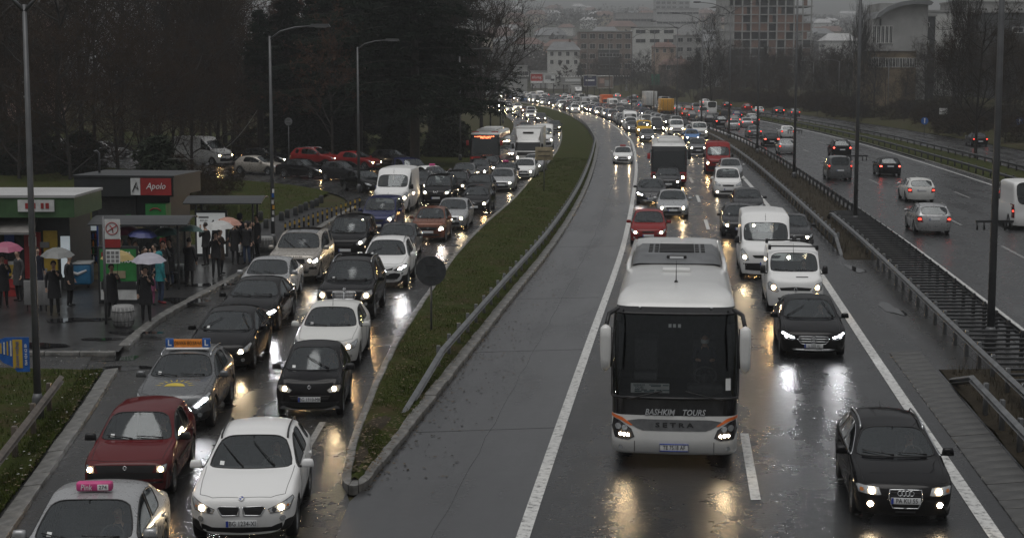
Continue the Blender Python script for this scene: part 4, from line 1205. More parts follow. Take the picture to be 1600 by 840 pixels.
# standing water and patched places
rp = random.Random(14)
def blot(name, px, py, rx, ry, mat, z=.005, zg=0.0):
    P = at(px, py, zg); t = MB(); n_ = 18; ph = [rp.uniform(0, 6) for _ in range(3)]
    v = []
    for i in range(n_):
        a = 2 * PI * i / n_; k = 1 + .28 * math.sin(2 * a + ph[0]) + .18 * math.sin(3 * a + ph[1]) + .12 * math.sin(5 * a + ph[2])
        v.append((P.x + rx * k * math.cos(a), P.y + ry * k * math.sin(a), zg + z))
    t.add(v, [tuple(range(n_))]); t.build(name, M[mat])['kind'] = 'structure'
for px, py, rx, ry in ((180, 560, .6, .5), (195, 575, .9, .35), (1392, 482, .35, 1.2), (1336, 420, .3, 1.1)): blot('puddle', px, py, rx, ry, 'puddle')
for px, py, rx, ry in ((120, 500, .9, .5), (210, 520, .7, .4), (290, 470, .9, .6), (70, 540, .8, .4), (330, 445, .8, .5), (160, 530, .5, .3)): blot('puddle', px, py, rx, ry, 'puddle', .018, .115)
for d0, d1, y0, y1 in ((5, 7.8, 96, 104),): strip('road_patch', off(d0), off(d1), y0, y1, .0028, M['asphalt'], nx=2)

# median and lawns
def hump(h): return lambda u, x, Y: h * (1 - (2 * u - 1) ** 2) + .02 * math.sin(x * 3.1 + Y * 1.3) * math.sin(Y * .9)
strip('grass_median', lambda Y: kerbL(Y) + .16, lambda Y: kerbR(Y) - .16, 31.6, 700, .10, M['lawn'], nx=8, bumpz=hump(.10))
strip('lawn', lambda Y: -60, lambda Y: edgeL(Y) - .45, 8, 44.2, .06, M['lawn'], nx=16, bumpz=lambda u, x, Y: .035 * math.sin(x * 1.3 + Y) + .03 * math.sin(Y * 2.1 - x * .7))
strip('lawn', lambda Y: -70, lambda Y: min(edgeL(Y) - 3.6, slipX(Y) - .15) if Y > 92 else edgeL(Y) - 3.6 - max(0, 78 - Y) * .45, 72.5, 148, .07, M['lawn'], nx=20, bumpz=lambda u, x, Y: .04 * math.sin(x * .9 + Y * .4) + (max(0, -x - 22) * .02) * (1 if Y < 95 else .3))
strip('lawn', lambda Y: slipF(Y) + .15, lambda Y: edgeL(Y) - .2, 124, 215, .05, M['lawn'], nx=6, bumpz=lambda u, x, Y: .5 * u * (1 - u))
strip('pavement', lambda Y: -48, lambda Y: edgeL(Y) - .16, 46.6, 76, .11, M['pavement_wet'], nx=14, bumpz=lambda u, x, Y: .012 * math.sin(x * .8 + Y * .5))
strip('pavement', lambda Y: edgeL(Y) - 3.6, lambda Y: edgeL(Y) - .16, 76, 97, .11, M['pavement_wet'], nx=4)
strip('side_opening', lambda Y: -48, lambda Y: edgeL(Y) - .9, 43.8, 47.2, .02, M['asphalt_old'], nx=12)
strip('central_reserve', off(9.75), off(12.72), 70.8, 800, -.02, M['earth'], nx=6, bumpz=lambda u, x, Y: .22 * min(1, (Y - 70.8) / 3) * (1 - (2 * u - 1) ** 2) + .05 * min(1, (Y - 70.8) / 3) * math.sin(Y * 2 + x * 5))
strip('central_reserve', off(9.75), off(12.72), 8, 44.7, -.02, M['earth'], nx=6, bumpz=lambda u, x, Y: .16 * min(1, (44.7 - Y) / 2) * (1 - (2 * u - 1) ** 2) + .05 * min(1, (44.7 - Y) / 2) * math.sin(Y * 2 + x * 5))
strip('verge', off(26.4), off(31.3), 12, 800, .03, M['lawn'], nx=6, bumpz=lambda u, x, Y: .15 * (1 - (2 * u - 1) ** 2) + .04 * math.sin(Y * 1.1 + x * 2))
strip('verge', off(39.7), off(75), 20, 700, .03, M['lawn_brown'], nx=8, bumpz=lambda u, x, Y: u * 3.0 * min(1, max(0, (Y - 120) / 100)))

# kerbs: each stone one piece
def kerb(fn, side, y0, y1, w=.17, h=.14, L=1.0, yfar=None, mat='kerb_stone', wob=.012, tilt=.0):
    far = yfar or y1 + 2
    root = strip('kerb', lambda Y: fn(Y) - (w if side < 0 else 0), lambda Y: fn(Y) + (w if side > 0 else 0), y1, far, h * .9, M[mat], nx=1) if yfar else empty('kerb')
    root['kind'] = 'structure'
    me = MB().bbox((side * w / 2, 0, h / 2 - .06), (w, L - .012, h + .12), .018).mesh('kerb_stone', M[mat])
    s = y0; rnd = random.Random(int(y0 * 7 + w * 100))
    while s < y1:
        t = tang(fn, s); a = -math.atan(t); dy = L * math.cos(a)
        ym = s + dy / 2
        o = obj('kerb_stone', me, root, (fn(ym) + rnd.uniform(-wob, wob), ym, rnd.uniform(-.015, .01)), rot=(rnd.uniform(-.012, .012), tilt + rnd.uniform(-.03, .03), a + rnd.uniform(-.012, .012)))
        s += dy
    return root
kerb(kerbL, 1, 32.2, 118, yfar=640)
kerb(kerbR, -1, 32.2, 118, .30, yfar=640)
kerb(edgeL, -1, 47.6, 97, .30, .15, 1.0)
kerb(lambda Y: edgeL(Y), -1, 12, 43.6, .36, .10, .98, tilt=-.12)
kerb(off(26.15), 1, 70, 150, .16, .12, 1.0, yfar=640)
sk = empty('kerb'); sk['kind'] = 'structure'; me = MB().bbox((0, 0, .03), (.98, .20, .20), .02).mesh('kerb_stone', M['kerb_stone'])
for k in range(36): obj('kerb_stone', me, sk, (edgeL(46.6) - .75 - k * 1.0, 46.62, 0), rz=random.uniform(-.02, .02))
# rounded nose of the median
t = MB()
c = Vector(((kerbL(32.2) + kerbR(32.2)) / 2, 32.25, 0)); hwid = (kerbR(32.2) - kerbL(32.2)) / 2
n = empty('median_nose_kerb'); n['kind'] = 'structure'
for k in range(5):
    a0, a1 = PI + k * PI / 5 + .02, PI + (k + 1) * PI / 5 - .02
    p = [(c.x + hwid * math.cos(a) * r, c.y + 1.1 * math.sin(a) * r) for r, aa in ((1, (a0, (a0 + a1) / 2, a1)), (.45, (a1, (a0 + a1) / 2, a0))) for a in aa]
    MB().prism(p, -.05, .135 + .004 * (k % 2)).build('kerb_stone', M['kerb_stone'], n)
# concrete gutter slabs beside the near guardrail
g = empty('gutter'); g['kind'] = 'structure'
me = MB().bbox((0, 0, -.03), (.86, .575, .10), .015).mesh('gutter_slab', M['gutter'])
y = 24.0; rnd = random.Random(3)
while y < 47.0:
    a = -math.atan(tang(lineX, y))
    obj('gutter_slab', me, g, (lineX(y) + 9.12, y, .045 + rnd.uniform(-.006, .006)), rot=(rnd.uniform(-.01, .01), -.10, a)); y += .615

strip('bare_earth', lambda Y: kerbL(Y) + .18, lambda Y: kerbR(Y) - .30, 32.4, 39.5, .112, M['earth'], nx=6, bumpz=lambda u, x, Y: (.10 * (1 - (2 * u - 1) ** 2) + .02 * math.sin(x * 3.1 + Y * 1.3) * math.sin(Y * .9)) - max(0, Y - 36.5) * .02)
# grass blades and weeds on the near grass: nobody could count them
def blades(name, spots, label, mat, h=(.05, .13), parent=None):
    b = MB(); rnd = random.Random(len(spots))
    vs, fs = [], []
    for x, y, z in spots:
        a = rnd.uniform(0, 2 * PI); hh = rnd.uniform(*h); w = rnd.uniform(.004, .009) * (1 + y * .014); ln = rnd.uniform(.2, .8) * hh
        ca, sa = math.cos(a), math.sin(a); k = len(vs)
        vs += [(x - w * sa, y + w * ca, z - .02), (x + w * sa, y - w * ca, z - .02), (x + ln * ca, y + ln * sa, z + hh)]
        fs.append((k, k + 1, k + 2))
    me = bpy.data.meshes.new(name); me.from_pydata(vs, [], fs); me.materials.append(mat); me.update()
    o = obj(name, me); tag(o, label, 'grass', kind='stuff'); return o
m, nt, b = nodes('grass_blade')
f = noise(nt, 1.3, 4)
nt.links.new(ramp(nt, f, [(.3, (.024, .036, .006)), (.55, (.044, .058, .010)), (.72, (.075, .058, .022))]), b.inputs['Base Color']); b.inputs['Roughness'].default_value = .8; b.inputs['Specular IOR Level'].default_value = .08
M['grass_blade'] = m
rnd = random.Random(5); sp = []
for _ in range(46000):
    Y = 32 + (rnd.random() ** 1.6) * 120; u = rnd.random()
    xl, xr = kerbL(Y) + .2, kerbR(Y) - .2
    if math.sin(lerp(xl, xr, u) * 2.3 + Y * .9) + math.sin(Y * 1.7 + u * 3) > 1.5 - max(0, 44 - Y) * .18: continue
    sp.append((lerp(xl, xr, u), Y, .10 + .10 * (1 - (2 * u - 1) ** 2)))
blades('grass', sp, 'short wet grass on the long curved median strip', M['grass_blade'], (.025, .07))
sp = []
for _ in range(26000):
    Y = 20 + rnd.random() * 24; x = edgeL(Y) - .45 - (rnd.random() ** 1.5) * 9
    if rnd.random() < .25: x = edgeL(Y) - .4 - rnd.random() * .5
    sp.append((x, Y, .07))
blades('grass', sp, 'rough grass of the corner lawn behind the near guardrail', M['grass_blade'], (.03, .10))
sp = []
for _ in range(26000):
    Y = 73 + rnd.random() * 55; e = min(edgeL(Y) - 3.7, slipX(Y) - .4) if Y > 92 else edgeL(Y) - 3.7 - max(0, 78 - Y) * .45
    sp.append((e - rnd.random() * 22, Y, .08))
blades('grass', sp, 'grass of the sloping lawn behind the bus shelters', M['grass_blade'], (.03, .09))
sp = []
for _ in range(16000):
    Y = 22 + (rnd.random() ** 1.4) * 150
    if 44 < Y < 71: continue
    sp.append((lineX(Y) + 9.9 + rnd.random() * 2.7, Y, .08))
m, nt, b = nodes('weed_blade')
nt.links.new(ramp(nt, noise(nt, 2, 4), [(.3, (.035, .028, .016)), (.6, (.06, .05, .03)), (.75, (.05, .058, .02))]), b.inputs['Base Color']); b.inputs['Roughness'].default_value = .7
M['weed_blade'] = m
blades('weeds', sp, 'dry brown weeds along the central reserve under the lamp posts', M['weed_blade'], (.10, .38))
# leaves, litter and gravel
def litter(name, n, fn, mats, label, s=(.02, .06)):
    rnd = random.Random(n); b = MB()
    for _ in range(n):
        x, y, z = fn(rnd); r = rnd.uniform(*s); a = rnd.uniform(0, 2 * PI)
        vs = [(x + r * math.cos(a + k * PI / 2) * (1 if k % 2 else .6), y + r * math.sin(a + k * PI / 2) * (1 if k % 2 else .6), z + rnd.uniform(0, .015)) for k in range(4)]
        b.add(vs, [(0, 1, 2, 3)], rnd.randrange(len(mats)))
    o = obj(name, b.mesh(name, mats, False)); tag(o, label, 'leaves', kind='stuff')
simple('leaf_brown', (.07, .045, .02), .6); simple('leaf_tan', (.14, .10, .05), .6); simple('litter_pale', (.5, .5, .48), .6)
litter('fallen_leaves', 1500, lambda r: (lambda Y: (lerp(kerbL(Y), kerbR(Y), r.random()), Y, .21))(32 + r.random() ** 1.5 * 60), [M['leaf_brown'], M['leaf_brown'], M['leaf_tan']], 'fallen brown leaves scattered on the grass median')
litter('fallen_leaves', 700, lambda r: (lambda Y: (kerbR(Y) + r.random() ** 3 * 1.6 + .02, Y, .012))(31 + r.random() * 40), [M['leaf_brown'], M['earth']], 'wet leaves and grit washed along the median kerb')
litter('fallen_leaves', 900, lambda r: (lambda Y: (edgeL(Y) - .4 - r.random() ** 2 * 3, Y, .12))(22 + r.random() * 25), [M['leaf_brown']] * 6 + [M['leaf_tan']] * 3 + [M['litter_pale']], 'leaves and scraps of litter beside the near kerb', (.015, .05))
# ------------------------------------------------------------------ coach, city buses, trucks: a rounded shell cut into named regions
def shell(levels, W, L, rc, bow, yb, region, rbow=.03, rrc=None, roof_code='roof'):
    """levels: (z, front inset, side inset, rear inset); yb: breaks along the side; region(col kind, y or x, level index) -> code"""
    rrc = rrc or rc; nf = 14; ncn = 5
    rings = []; cols = None
    for z, fi, si, ri in levels:
        hw = W / 2 - si; y0 = fi; y1 = L - ri; pts = []; kind = []
        for k in range(nf + 1):
            x = lerp(-(hw - rc), hw - rc, k / nf); pts.append((x, y0 + bow * (x / hw) ** 2)); kind.append(('F', x))
        yf = y0 + bow * ((hw - rc) / hw) ** 2
        for k in range(1, ncn + 1):
            a = PI / 2 * k / ncn; pts.append((hw - rc + rc * math.sin(a), yf + rc * 1.1 * (1 - math.cos(a)))); kind.append(('C+', 0))
        ylo, yhi = yf + rc * 1.1 + .03, y1 - rrc - .03
        for y in yb: pts.append((hw, min(max(y, ylo), yhi))); kind.append(('S+', y))
        for k in range(ncn + 1):
            a = PI / 2 * k / ncn; pts.append((hw - rrc + rrc * math.cos(a), y1 - rrc + rrc * math.sin(a))); kind.append(('R', 0) if k == ncn else ('D+', 0))
        pts.append((0, y1 + rbow)); kind.append(('R', 0))
        for k in range(ncn + 1):
            a = PI / 2 * k / ncn; pts.append((-(hw - rrc) - rrc * math.sin(a), y1 - rrc + rrc * math.cos(a))); kind.append(('D-', 0))
        for y in yb[::-1]: pts.append((-hw, min(max(y, ylo), yhi))); kind.append(('S-', y))
        for k in range(ncn, 0, -1):
            a = PI / 2 * k / ncn; pts.append((-(hw - rc) - rc * math.sin(a), yf + rc * 1.1 * (1 - math.cos(a)))); kind.append(('C-', 0))
        rings.append([Vector((x, y - L / 2, z)) for x, y in pts]); cols = kind
    n = len(cols); vs = [p for r in rings for p in r]; groups = {}
    for i in range(len(levels) - 1):
        for k in range(n):
            k2 = (k + 1) % n
            y_a, y_b = rings[i][k].y + L / 2, rings[i][k2].y + L / 2
            c = region(cols[k], cols[k2], i, (y_a + y_b) / 2, (rings[i][k].x + rings[i][k2].x) / 2)
            groups.setdefault(c, []).append((i * n + k, i * n + k2, (i + 1) * n + k2, (i + 1) * n + k))
    groups.setdefault(roof_code, []).append(tuple((len(levels) - 1) * n + k for k in range(n)))
    bvh = BVHTree.FromPolygons(vs, [f for g in groups.values() for f in g])
    out = {}
    for c, fs in groups.items():
        mp = {}; v2 = []; f2 = []
        for f in fs:
            q = []
            for i in f:
                if i not in mp: mp[i] = len(v2); v2.append(vs[i])
                q.append(mp[i])
            f2.append(q)
        out[c] = (v2, f2)
    return out, bvh

def hang(root, name, mb, mats, parent=None):
    return obj(name, mb.mesh(name, mats), parent or root)

def skin_part(root, bvh, name, poly, face, eps, mat, nx=10, nz=4, parent=None, smooth=True):
    vs, fs = patch(bvh, poly, face, eps, nx, nz)
    return obj(name, raw_mesh(name, vs, fs, M[mat], smooth), parent or root)

def bus_wheels(root, ys, hw, r=.5, yb=0):
    tm, rm = wheel_meshes(r, 3, .30)
    for y in ys:
        for s in (1, -1):
            w = empty('wheel', (s * (hw - .17), y + yb, r), 0 if s > 0 else PI); w.parent = root
            obj('tyre', tm, w); obj('rim', rm, w)

simple('bus_black', (.010, .010, .011), .12, coat=1.0, vary=.2)
simple('bus_grey', (.12, .125, .13), .45, vary=.25, scale=2)
simple('bus_roof', (.60, .60, .585), .4, vary=.14, scale=1.2, coat=.4)
simple('bus_orange', (.75, .16, .03), .3, coat=.6)

def coach(loc, rz):
    root = empty('coach', loc, rz); tag(root, 'big white touring coach with black windscreen front and orange lamp corners', 'coach')
    W, L, H = 2.55, 12.3, 3.62; yb0 = -L / 2
    lv = [(.30, .10, .05, .05), (.36, .02, .01, .0), (.62, .0, 0, 0), (.80, .02, 0, 0), (1.02, .05, 0, 0), (1.10, .055, 0, 0), (1.45, .08, 0, 0), (2.0, .15, 0, 0), (2.6, .27, .02, .02), (3.12, .42, .05, .05), (3.26, .47, .07, .06), (3.34, .55, .08, .08), (3.44, .78, .13, .12), (3.51, 1.15, .22, .2), (3.555, 1.7, .42, .4), (3.57, 2.2, .75, .7)]
    ysd = [1.3, 1.9, 2.5, 4.2, 6, 8, 10, 11.2, 11.6]
    def reg(a, b, i, y, x):
        z = (lv[i][0] + lv[i + 1][0]) / 2; f = 'FC'
        fr = a[0][0] in f and b[0][0] in f
        if fr and 4 < i < 6: return 'front_panel'
        if fr and 6 <= i < 9: return 'windscreen'
        if fr and i == 5: return 'front_panel'
        if fr and i == 9: return 'windscreen_frame'
        if not fr and 5 <= i < 10 and a[0][0] in 'SC' and y < 11.7: return 'side_glass_r' if x > 0 else 'side_glass_l'
        return 'body'
    pcs, bvh = shell(lv, W, L, .30, .10, ysd, reg, roof_code='body')
    mats = dict(body='bus_white', front_panel='bus_black', windscreen='glass_coach', windscreen_frame='bus_black', side_glass_r='glass_dark', side_glass_l='glass_dark')
    nm = dict(side_glass_r='side_window', side_glass_l='side_window')
    for c, (v, f) in pcs.items():
        o = obj(nm.get(c, c), raw_mesh(nm.get(c, c), v, f, M[mats[c]], True), root)
    t = MB(); t.tube(boundary_loop(*pcs['windscreen']), .03, 6, closed=True); hang(root, 'windscreen_seal', t, M['trim'])
    for s in (1, -1):
        # black lamp cluster with orange edge and two lit lamps
        k = skin_part(root, bvh, 'headlight', [(s * .80, .66), (s * .92, .60), (s * 1.20, .63), (s * 1.262, .82), (s * 1.255, 1.03), (s * 1.10, .98), (s * .86, .82)], 'F', .008, 'lens_dark', 14, 5)
        skin_part(root, bvh, 'indicator_strip', [(s * .84, .90), (s * .88, .885), (s * 1.10, 1.0), (s * 1.262, 1.04), (s * 1.262, 1.10), (s * 1.06, 1.055)], 'F', .012, 'bus_orange', 12, 3)
        for j in range(3):
            skin_part(root, bvh, 'lamp', circle(s * (.93 + .075 * j), .70 + .005 * j, .030), 'F', .018, 'lamp_white', 4, 2, k, False)
        skin_part(root, bvh, 'lamp', circle(s * 1.0, .84, .06), 'F', .014, 'lens', 6, 3, k)
        skin_part(root, bvh, 'lamp', circle(s * 1.13, .86, .065), 'F', .014, 'lens', 6, 3, k)
        skin_part(root, bvh, 'fog_light', circle(s * 1.08, .44, .05), 'F', .012, 'lens', 6, 3)
        t = MB(); t.tube(line_on(bvh, [(s * .80, .33), (s * .80, .58)], 'F', .002, 6), .006, 4); hang(root, 'bumper_gap', t, M['ink'])
        # ear mirrors hanging from the roof corners
        bm = bmesh.new(); bmesh.ops.create_cube(bm, size=1); bmesh.ops.subdivide_edges(bm, edges=bm.edges[:], cuts=3, use_grid_fill=True)
        for v in bm.verts:
            p = v.co.lerp(v.co.normalized() * .5, .5); v.co = Vector((p.x * .23 * (1 + .2 * p.z), p.y * .22, p.z * .95))
        bm.verts.index_update(); t = MB(); c = Vector((s * (W / 2 + .11), yb0 - .22, 2.52))
        t.add([v.co + c for v in bm.verts], [[v.index for v in f.verts] for f in bm.faces], 0, True); bm.free()
        mi = hang(root, 'wing_mirror', t, M['bus_white'])
        t = MB(); t.tube([(s * (W / 2 - .10), yb0 + .50, 3.22), (s * (W / 2 + .06), yb0 + .1, 3.16), (s * (W / 2 + .11), yb0 - .18, 2.92)], .045, 8); hang(root, 'mirror_arm', t, M['trim'], mi)
        t = MB(); t.bbox(c + Vector((-s * .04, .115, 0)), (.17, .03, .80), .012); hang(root, 'mirror_glass', t, M['trim'], mi)
        t = MB(); t.bbox((s * .72, yb0 + .46, 3.25), (.05, .04, .035), .01); hang(root, 'marker_lamp', t, M['lens'])
    # grey trim with the maker's word, owner's name, plate
    skin_part(root, bvh, 'trim_bar', [(-.95, .985), (-.82, .87), (-.66, .80), (.66, .80), (.82, .87), (.95, .985), (.70, 1.025), (-.70, 1.025)], 'F', .010, 'bar_grey', 18, 3)
    def letter(txt, z, size, mat, sx, shear, x0=0.0, bold=.0):
        me = text_mesh(txt, size, M[mat], .006, sx, shear, bold); h, nn = fit(bvh, 0, z, 'F')
        for v in me.vertices:
            h, nn = fit(bvh, v.co.x + x0, z + v.co.z, 'F'); v.co = h + Vector((0, -.022 + v.co.y, 0))
        return obj('lettering', me, root)
    letter('S E T R A', .915, .125, 'ink', 1.55, 0, bold=.004)
    letter('BASHKIM', 1.17, .165, 'bus_letter', .88, .25, -.30, bold=.003); letter('TOURS', 1.17, .165, 'bus_letter', .88, .25, .38, bold=.003)
    t = MB(); h, _ = fit(bvh, 0, .46, 'F'); t.bbox((0, h.y - .02, .46), (.56, .02, .13), .006, 0); pl = hang(root, 'number_plate', t, M['plate_white'])
    t = MB(); t.tube([(-.29, h.y - .03, .39), (.29, h.y - .03, .39), (.29, h.y - .03, .53), (-.29, h.y - .03, .53)], .012, 5, closed=True); hang(root, 'plate_frame', t, M['plate_blue'], pl)
    me = text_mesh('TE 7518 AF', .115, M['ink'], .004, .82); me.transform(Matrix.Translation((.0, h.y - .034, .46))); obj('plate_lettering', me, pl)
    # destination card, stickers, dashboard, wipers
    t = MB(); t.box((-.50, yb0 + .24, 1.63), (.78, .01, .20), rot=Matrix.Rotation(.12, 3, 'X')); card = hang(root, 'route_card', t, M['paper'])
    for txt, zz, xx, sz in (('BASHKIM', 1.69, -.72, .07), ('TOURS', 1.635, -.72, .07), ):
        me = text_mesh(txt, sz, M['card_ink'], .003, .8); me.transform(Matrix.Translation((xx, yb0 + .232 + (1.63 - zz) * -.12 * -1 - .008, zz))); obj('lettering', me, card)
    for x, z, w in ((-.40, 1.70, .24), (-.38, 1.67, .2), (-.18, 1.69, .12), (-.76, 1.595, .10), (-.62, 1.592, .12), (-.46, 1.59, .10), (-.32, 1.59, .10), (-.18, 1.588, .14), (-.74, 1.56, .14), (-.52, 1.558, .2)): MB().box((x, yb0 + .228, z), (w, .006, .018)).build('card_print', M['card_ink'], card)
    for x in (-.14, -.05, .05):
        skin_part(root, bvh, 'sticker', [(x, 2.86), (x + .06, 2.86), (x + .06, 2.93), (x, 2.93)], 'F', -.01, 'paper', 2, 2)
    skin_part(root, bvh, 'sticker', [(1.02, 1.62), (1.12, 1.62), (1.12, 1.86), (1.02, 1.86)], 'F', .006, 'paper', 2, 2)
    t = MB(); t.bbox((0, yb0 + .62, 1.36), (2.35, .75, .22), .08); t.bbox((.62, yb0 + .80, 1.52), (.75, .35, .22), .08); hang(root, 'dashboard', t, M['cabin'])
    t = MB(); t.box((0, yb0 + 6.2, 1.22), (2.4, 11.4, .05)); hang(root, 'cabin_floor', t, M['cabin'])
    t = MB(); t.box((0, yb0 + 3.4, 2.2), (2.4, .06, 1.9)); hang(root, 'cabin_bulkhead', t, M['cabin'])
    for i, y in enumerate((1.75, 2.7)):
        for x in (.62, -.62):
            t = MB(); t.bbox((x, yb0 + y, 1.62), (.5, .5, .16), .05); t.bbox((x, yb0 + y + .28, 1.98), (.5, .14, .75), .06); hang(root, 'seat', t, M['seat_fabric'])
    t = MB(); c = Vector((.62, yb0 + 1.08, 1.75)); rg = [c + Vector((.23 * math.cos(a), .17 * math.sin(a), .15 * math.sin(a))) for a in [2 * PI * i / 20 for i in range(20)]]
    t.tube(rg, .02, 6, closed=True); t.tube([rg[0], c, rg[10]], .02, 5); t.tube([c, c + Vector((0, -.15, -.2))], .035, 6); hang(root, 'steering_wheel', t, M['cabin'])
    for a, b in (((-.95, 1.42), (-.25, 1.60)), ((.95, 1.42), (.20, 1.60))):
        t = MB(); t.tube(line_on(bvh, [a, b], 'F', .05, 6), .016, 5); hang(root, 'wiper', t, M['ink'])
    for s in (1, -1):      # dark inner blinds beside the glass
        t = MB(); t.bbox((s * 1.10, yb0 + .62, 2.42), (.10, .05, .95), .02); hang(root, 'blind_rail', t, M['cabin'])
    # roof: air conditioner with fan grilles, hatch, side rails, aerial
    zr = 3.57; t = MB()
    prof = [(-1.02, .0), (-1.0, .12), (-.85, .22), (.85, .22), (1.0, .12), (1.02, 0)]
    v = []; f = []
    for y, k in ((5.3, .25), (5.7, .9), (6.0, 1.0), (8.2, 1.0), (8.7, .5)):
        for x, z in prof: v.append((x, yb0 + y, zr - .03 + z * k))
    for i in range(4):
        for j in range(5): q = i * 6 + j; f.append((q, q + 1, q + 7, q + 6))
    t.add(v, f, 0, True); ac = hang(root, 'air_conditioner', t, M['bus_grey'])
    t = MB(); t.bbox((0, yb0 + 5.60, zr + .14), (.46, .10, .09), .02); hang(root, 'vent', t, M['trim'], ac)
    t = MB(); t.box((0, yb0 + 5.535, zr + .14), (.32, .02, .05)); hang(root, 'vent', t, M['plate_white'], ac)
    for i in range(7):
        t = MB(); t.bbox((0, yb0 + 6.2 + i * .28, zr + .205), (.82, .10, .03), .01); hang(root, 'grille_slat', t, M['trim'], ac)
    for s in (1, -1):
        for xx in (.48, .62):
            for i in range(5):
                t = MB(); t.bbox((s * xx, yb0 + 6.3 + i * .38, zr + .20), (.09, .22, .03), .01); hang(root, 'vent', t, M['trim'], ac)
        t = MB(); t.tube([(s * 1.10, yb0 + 4.9, zr - .12), (s * 1.10, yb0 + 5.2, zr + .0), (s * 1.08, yb0 + 10.5, zr + .02)], [.04, .06, .05], 6); hang(root, 'roof_rail', t, M['bus_white'])
    t = MB(); t.bbox((0, yb0 + 4.15, zr + .03), (.62, .55, .07), .025); hang(root, 'roof_hatch', t, M['bus_roof'])
    t = MB(); t.bbox((0, yb0 + 9.6, zr + .03), (.8, .8, .07), .025); hang(root, 'roof_hatch', t, M['bus_roof'])
    t = MB(); t.tube([(0, yb0 + 2.1, zr - .02), (0, yb0 + 2.15, zr + .45)], [.012, .005], 5); t.lathe([(.05, -.02), (.03, .03), (0, .05)], 8, 0, 'Z', (0, yb0 + 2.1, zr)); hang(root, 'aerial', t, M['ink'])
    t = MB(); t.box((0, 0, .62), (2.2, 11.6, .5)); hang(root, 'chassis', t, M['trim'])
    bus_wheels(root, (2.75, 8.9, 10.2), W / 2, .5, yb0)
    return root

def city_bus(loc, rz, label, led, roofcol, low='bus_red', L=12.0, lamp='lamp_white', roofpods='bus_roof'):
    root = empty('city_bus', loc, rz); tag(root, label, 'bus', 'red city buses')
    W = 2.52; yb0 = -L / 2
    lv = [(.28, .08, .04, .04), (.36, .02, 0, 0), (.75, 0, 0, 0), (.98, .01, 0, 0), (1.06, .02, 0, 0), (1.9, .09, .0, 0), (2.45, .16, .02, .02), (2.78, .24, .05, .05), (2.88, .32, .09, .09), (2.95, .55, .2, .2), (2.98, .9, .45, .4)]
    def reg(a, b, i, y, x):
        fr = a[0][0] in 'FC' and b[0][0] in 'FC'
        if fr and 4 <= i < 6: return 'windscreen'
        if fr and i == 6: return 'destination_panel'
        if fr and i == 3: return 'front_panel'
        if fr and i >= 7: return 'roof'
        if not fr and i in (4, 5) and a[0][0] in 'SC': return 'glass_r' if x > 0 else 'glass_l'
        return 'body' if i < 7 else 'roof'
    pcs, bvh = shell(lv, W, L, .26, .09, [1.4, 3, 5, 7, 9, 11], reg, roof_code='roof')
    mats = dict(body=low, windscreen='glass_tint', destination_panel='bus_black', roof=roofcol, glass_r='glass_dark', glass_l='glass_dark', front_panel='bus_black')
    for c, (v, f) in pcs.items():
        n_ = {'glass_r': 'side_window', 'glass_l': 'side_window'}.get(c, c)
        obj(n_, raw_mesh(n_, v, f, M[mats[c]], True), root)
    for s in (1, -1):
        k = skin_part(root, bvh, 'headlight', [(s * .78, .52), (s * 1.18, .56), (s * 1.20, .74), (s * .82, .70)], 'F', .008, 'lens_dark', 8, 3)
        skin_part(root, bvh, 'bulb', circle(s * .98, .63, .085), 'F', .016, lamp, 6, 2, k, False)
        t = MB(); t.bbox((s * (W / 2 + .16), yb0 - .05, 2.1), (.22, .12, .42), .05); mi = hang(root, 'wing_mirror', t, M['bus_red'] if s < 0 or led else M['trim'])
        t = MB(); t.tube([(s * (W / 2 - .1), yb0 + .3, 2.6), (s * (W / 2 + .16), yb0, 2.3)], .03, 6); hang(root, 'mirror_arm', t, M['trim'], mi)
    if led:
        rl = random.Random(3)
        for z, x0, x1 in ((2.61, -.85, .75), (2.50, -.35, .45)):      # amber dot letters, too small to read
            x = x0
            while x < x1:
                w = rl.uniform(.04, .10); h, _ = fit(bvh, x, z, 'F'); MB().box((x + w / 2, h.y - .02, z + rl.uniform(-.01, .01)), (w, .01, rl.uniform(.05, .085))).build('destination_dots', M['led_text'], root); x += w + rl.uniform(.02, .06)
    for a, b in (((-.9, 1.08), (-.15, 1.35)), ((.9, 1.08), (.25, 1.75))):
        t = MB(); t.tube(line_on(bvh, [a, b], 'F', .04, 5), .016, 5); hang(root, 'wiper', t, M['ink'])
    for y, l in ((1.5, 1.2), (4.2, 2.4), (8.2, 1.8)):
        t = MB(); t.bbox((0, yb0 + y + l / 2, 3.05), (1.6, l, .26), .08); hang(root, 'roof_pod', t, M[roofpods])
    if led:
        for s in (1, -1):
            t = MB(); t.bbox((s * .80, yb0 + .85, 2.95), (.55, .35, .16), .05); hang(root, 'roof_fairing', t, M['bus_red'])
    t = MB(); t.box((0, yb0 + .55, .98), (2.3, .6, .2)); hang(root, 'dashboard', t, M['cabin'])
    t = MB(); t.box((0, yb0 + 2.4, 1.7), (2.3, .05, 1.5)); hang(root, 'cabin_bulkhead', t, M['cabin'])
    t = MB(); h, _ = fit(bvh, 0, .42, 'F'); t.bbox((0, h.y - .02, .42), (.52, .02, .12), .005); hang(root, 'number_plate', t, M['plate_white'])
    bus_wheels(root, (2.7, 8.6), W / 2, .48, yb0)
    return root

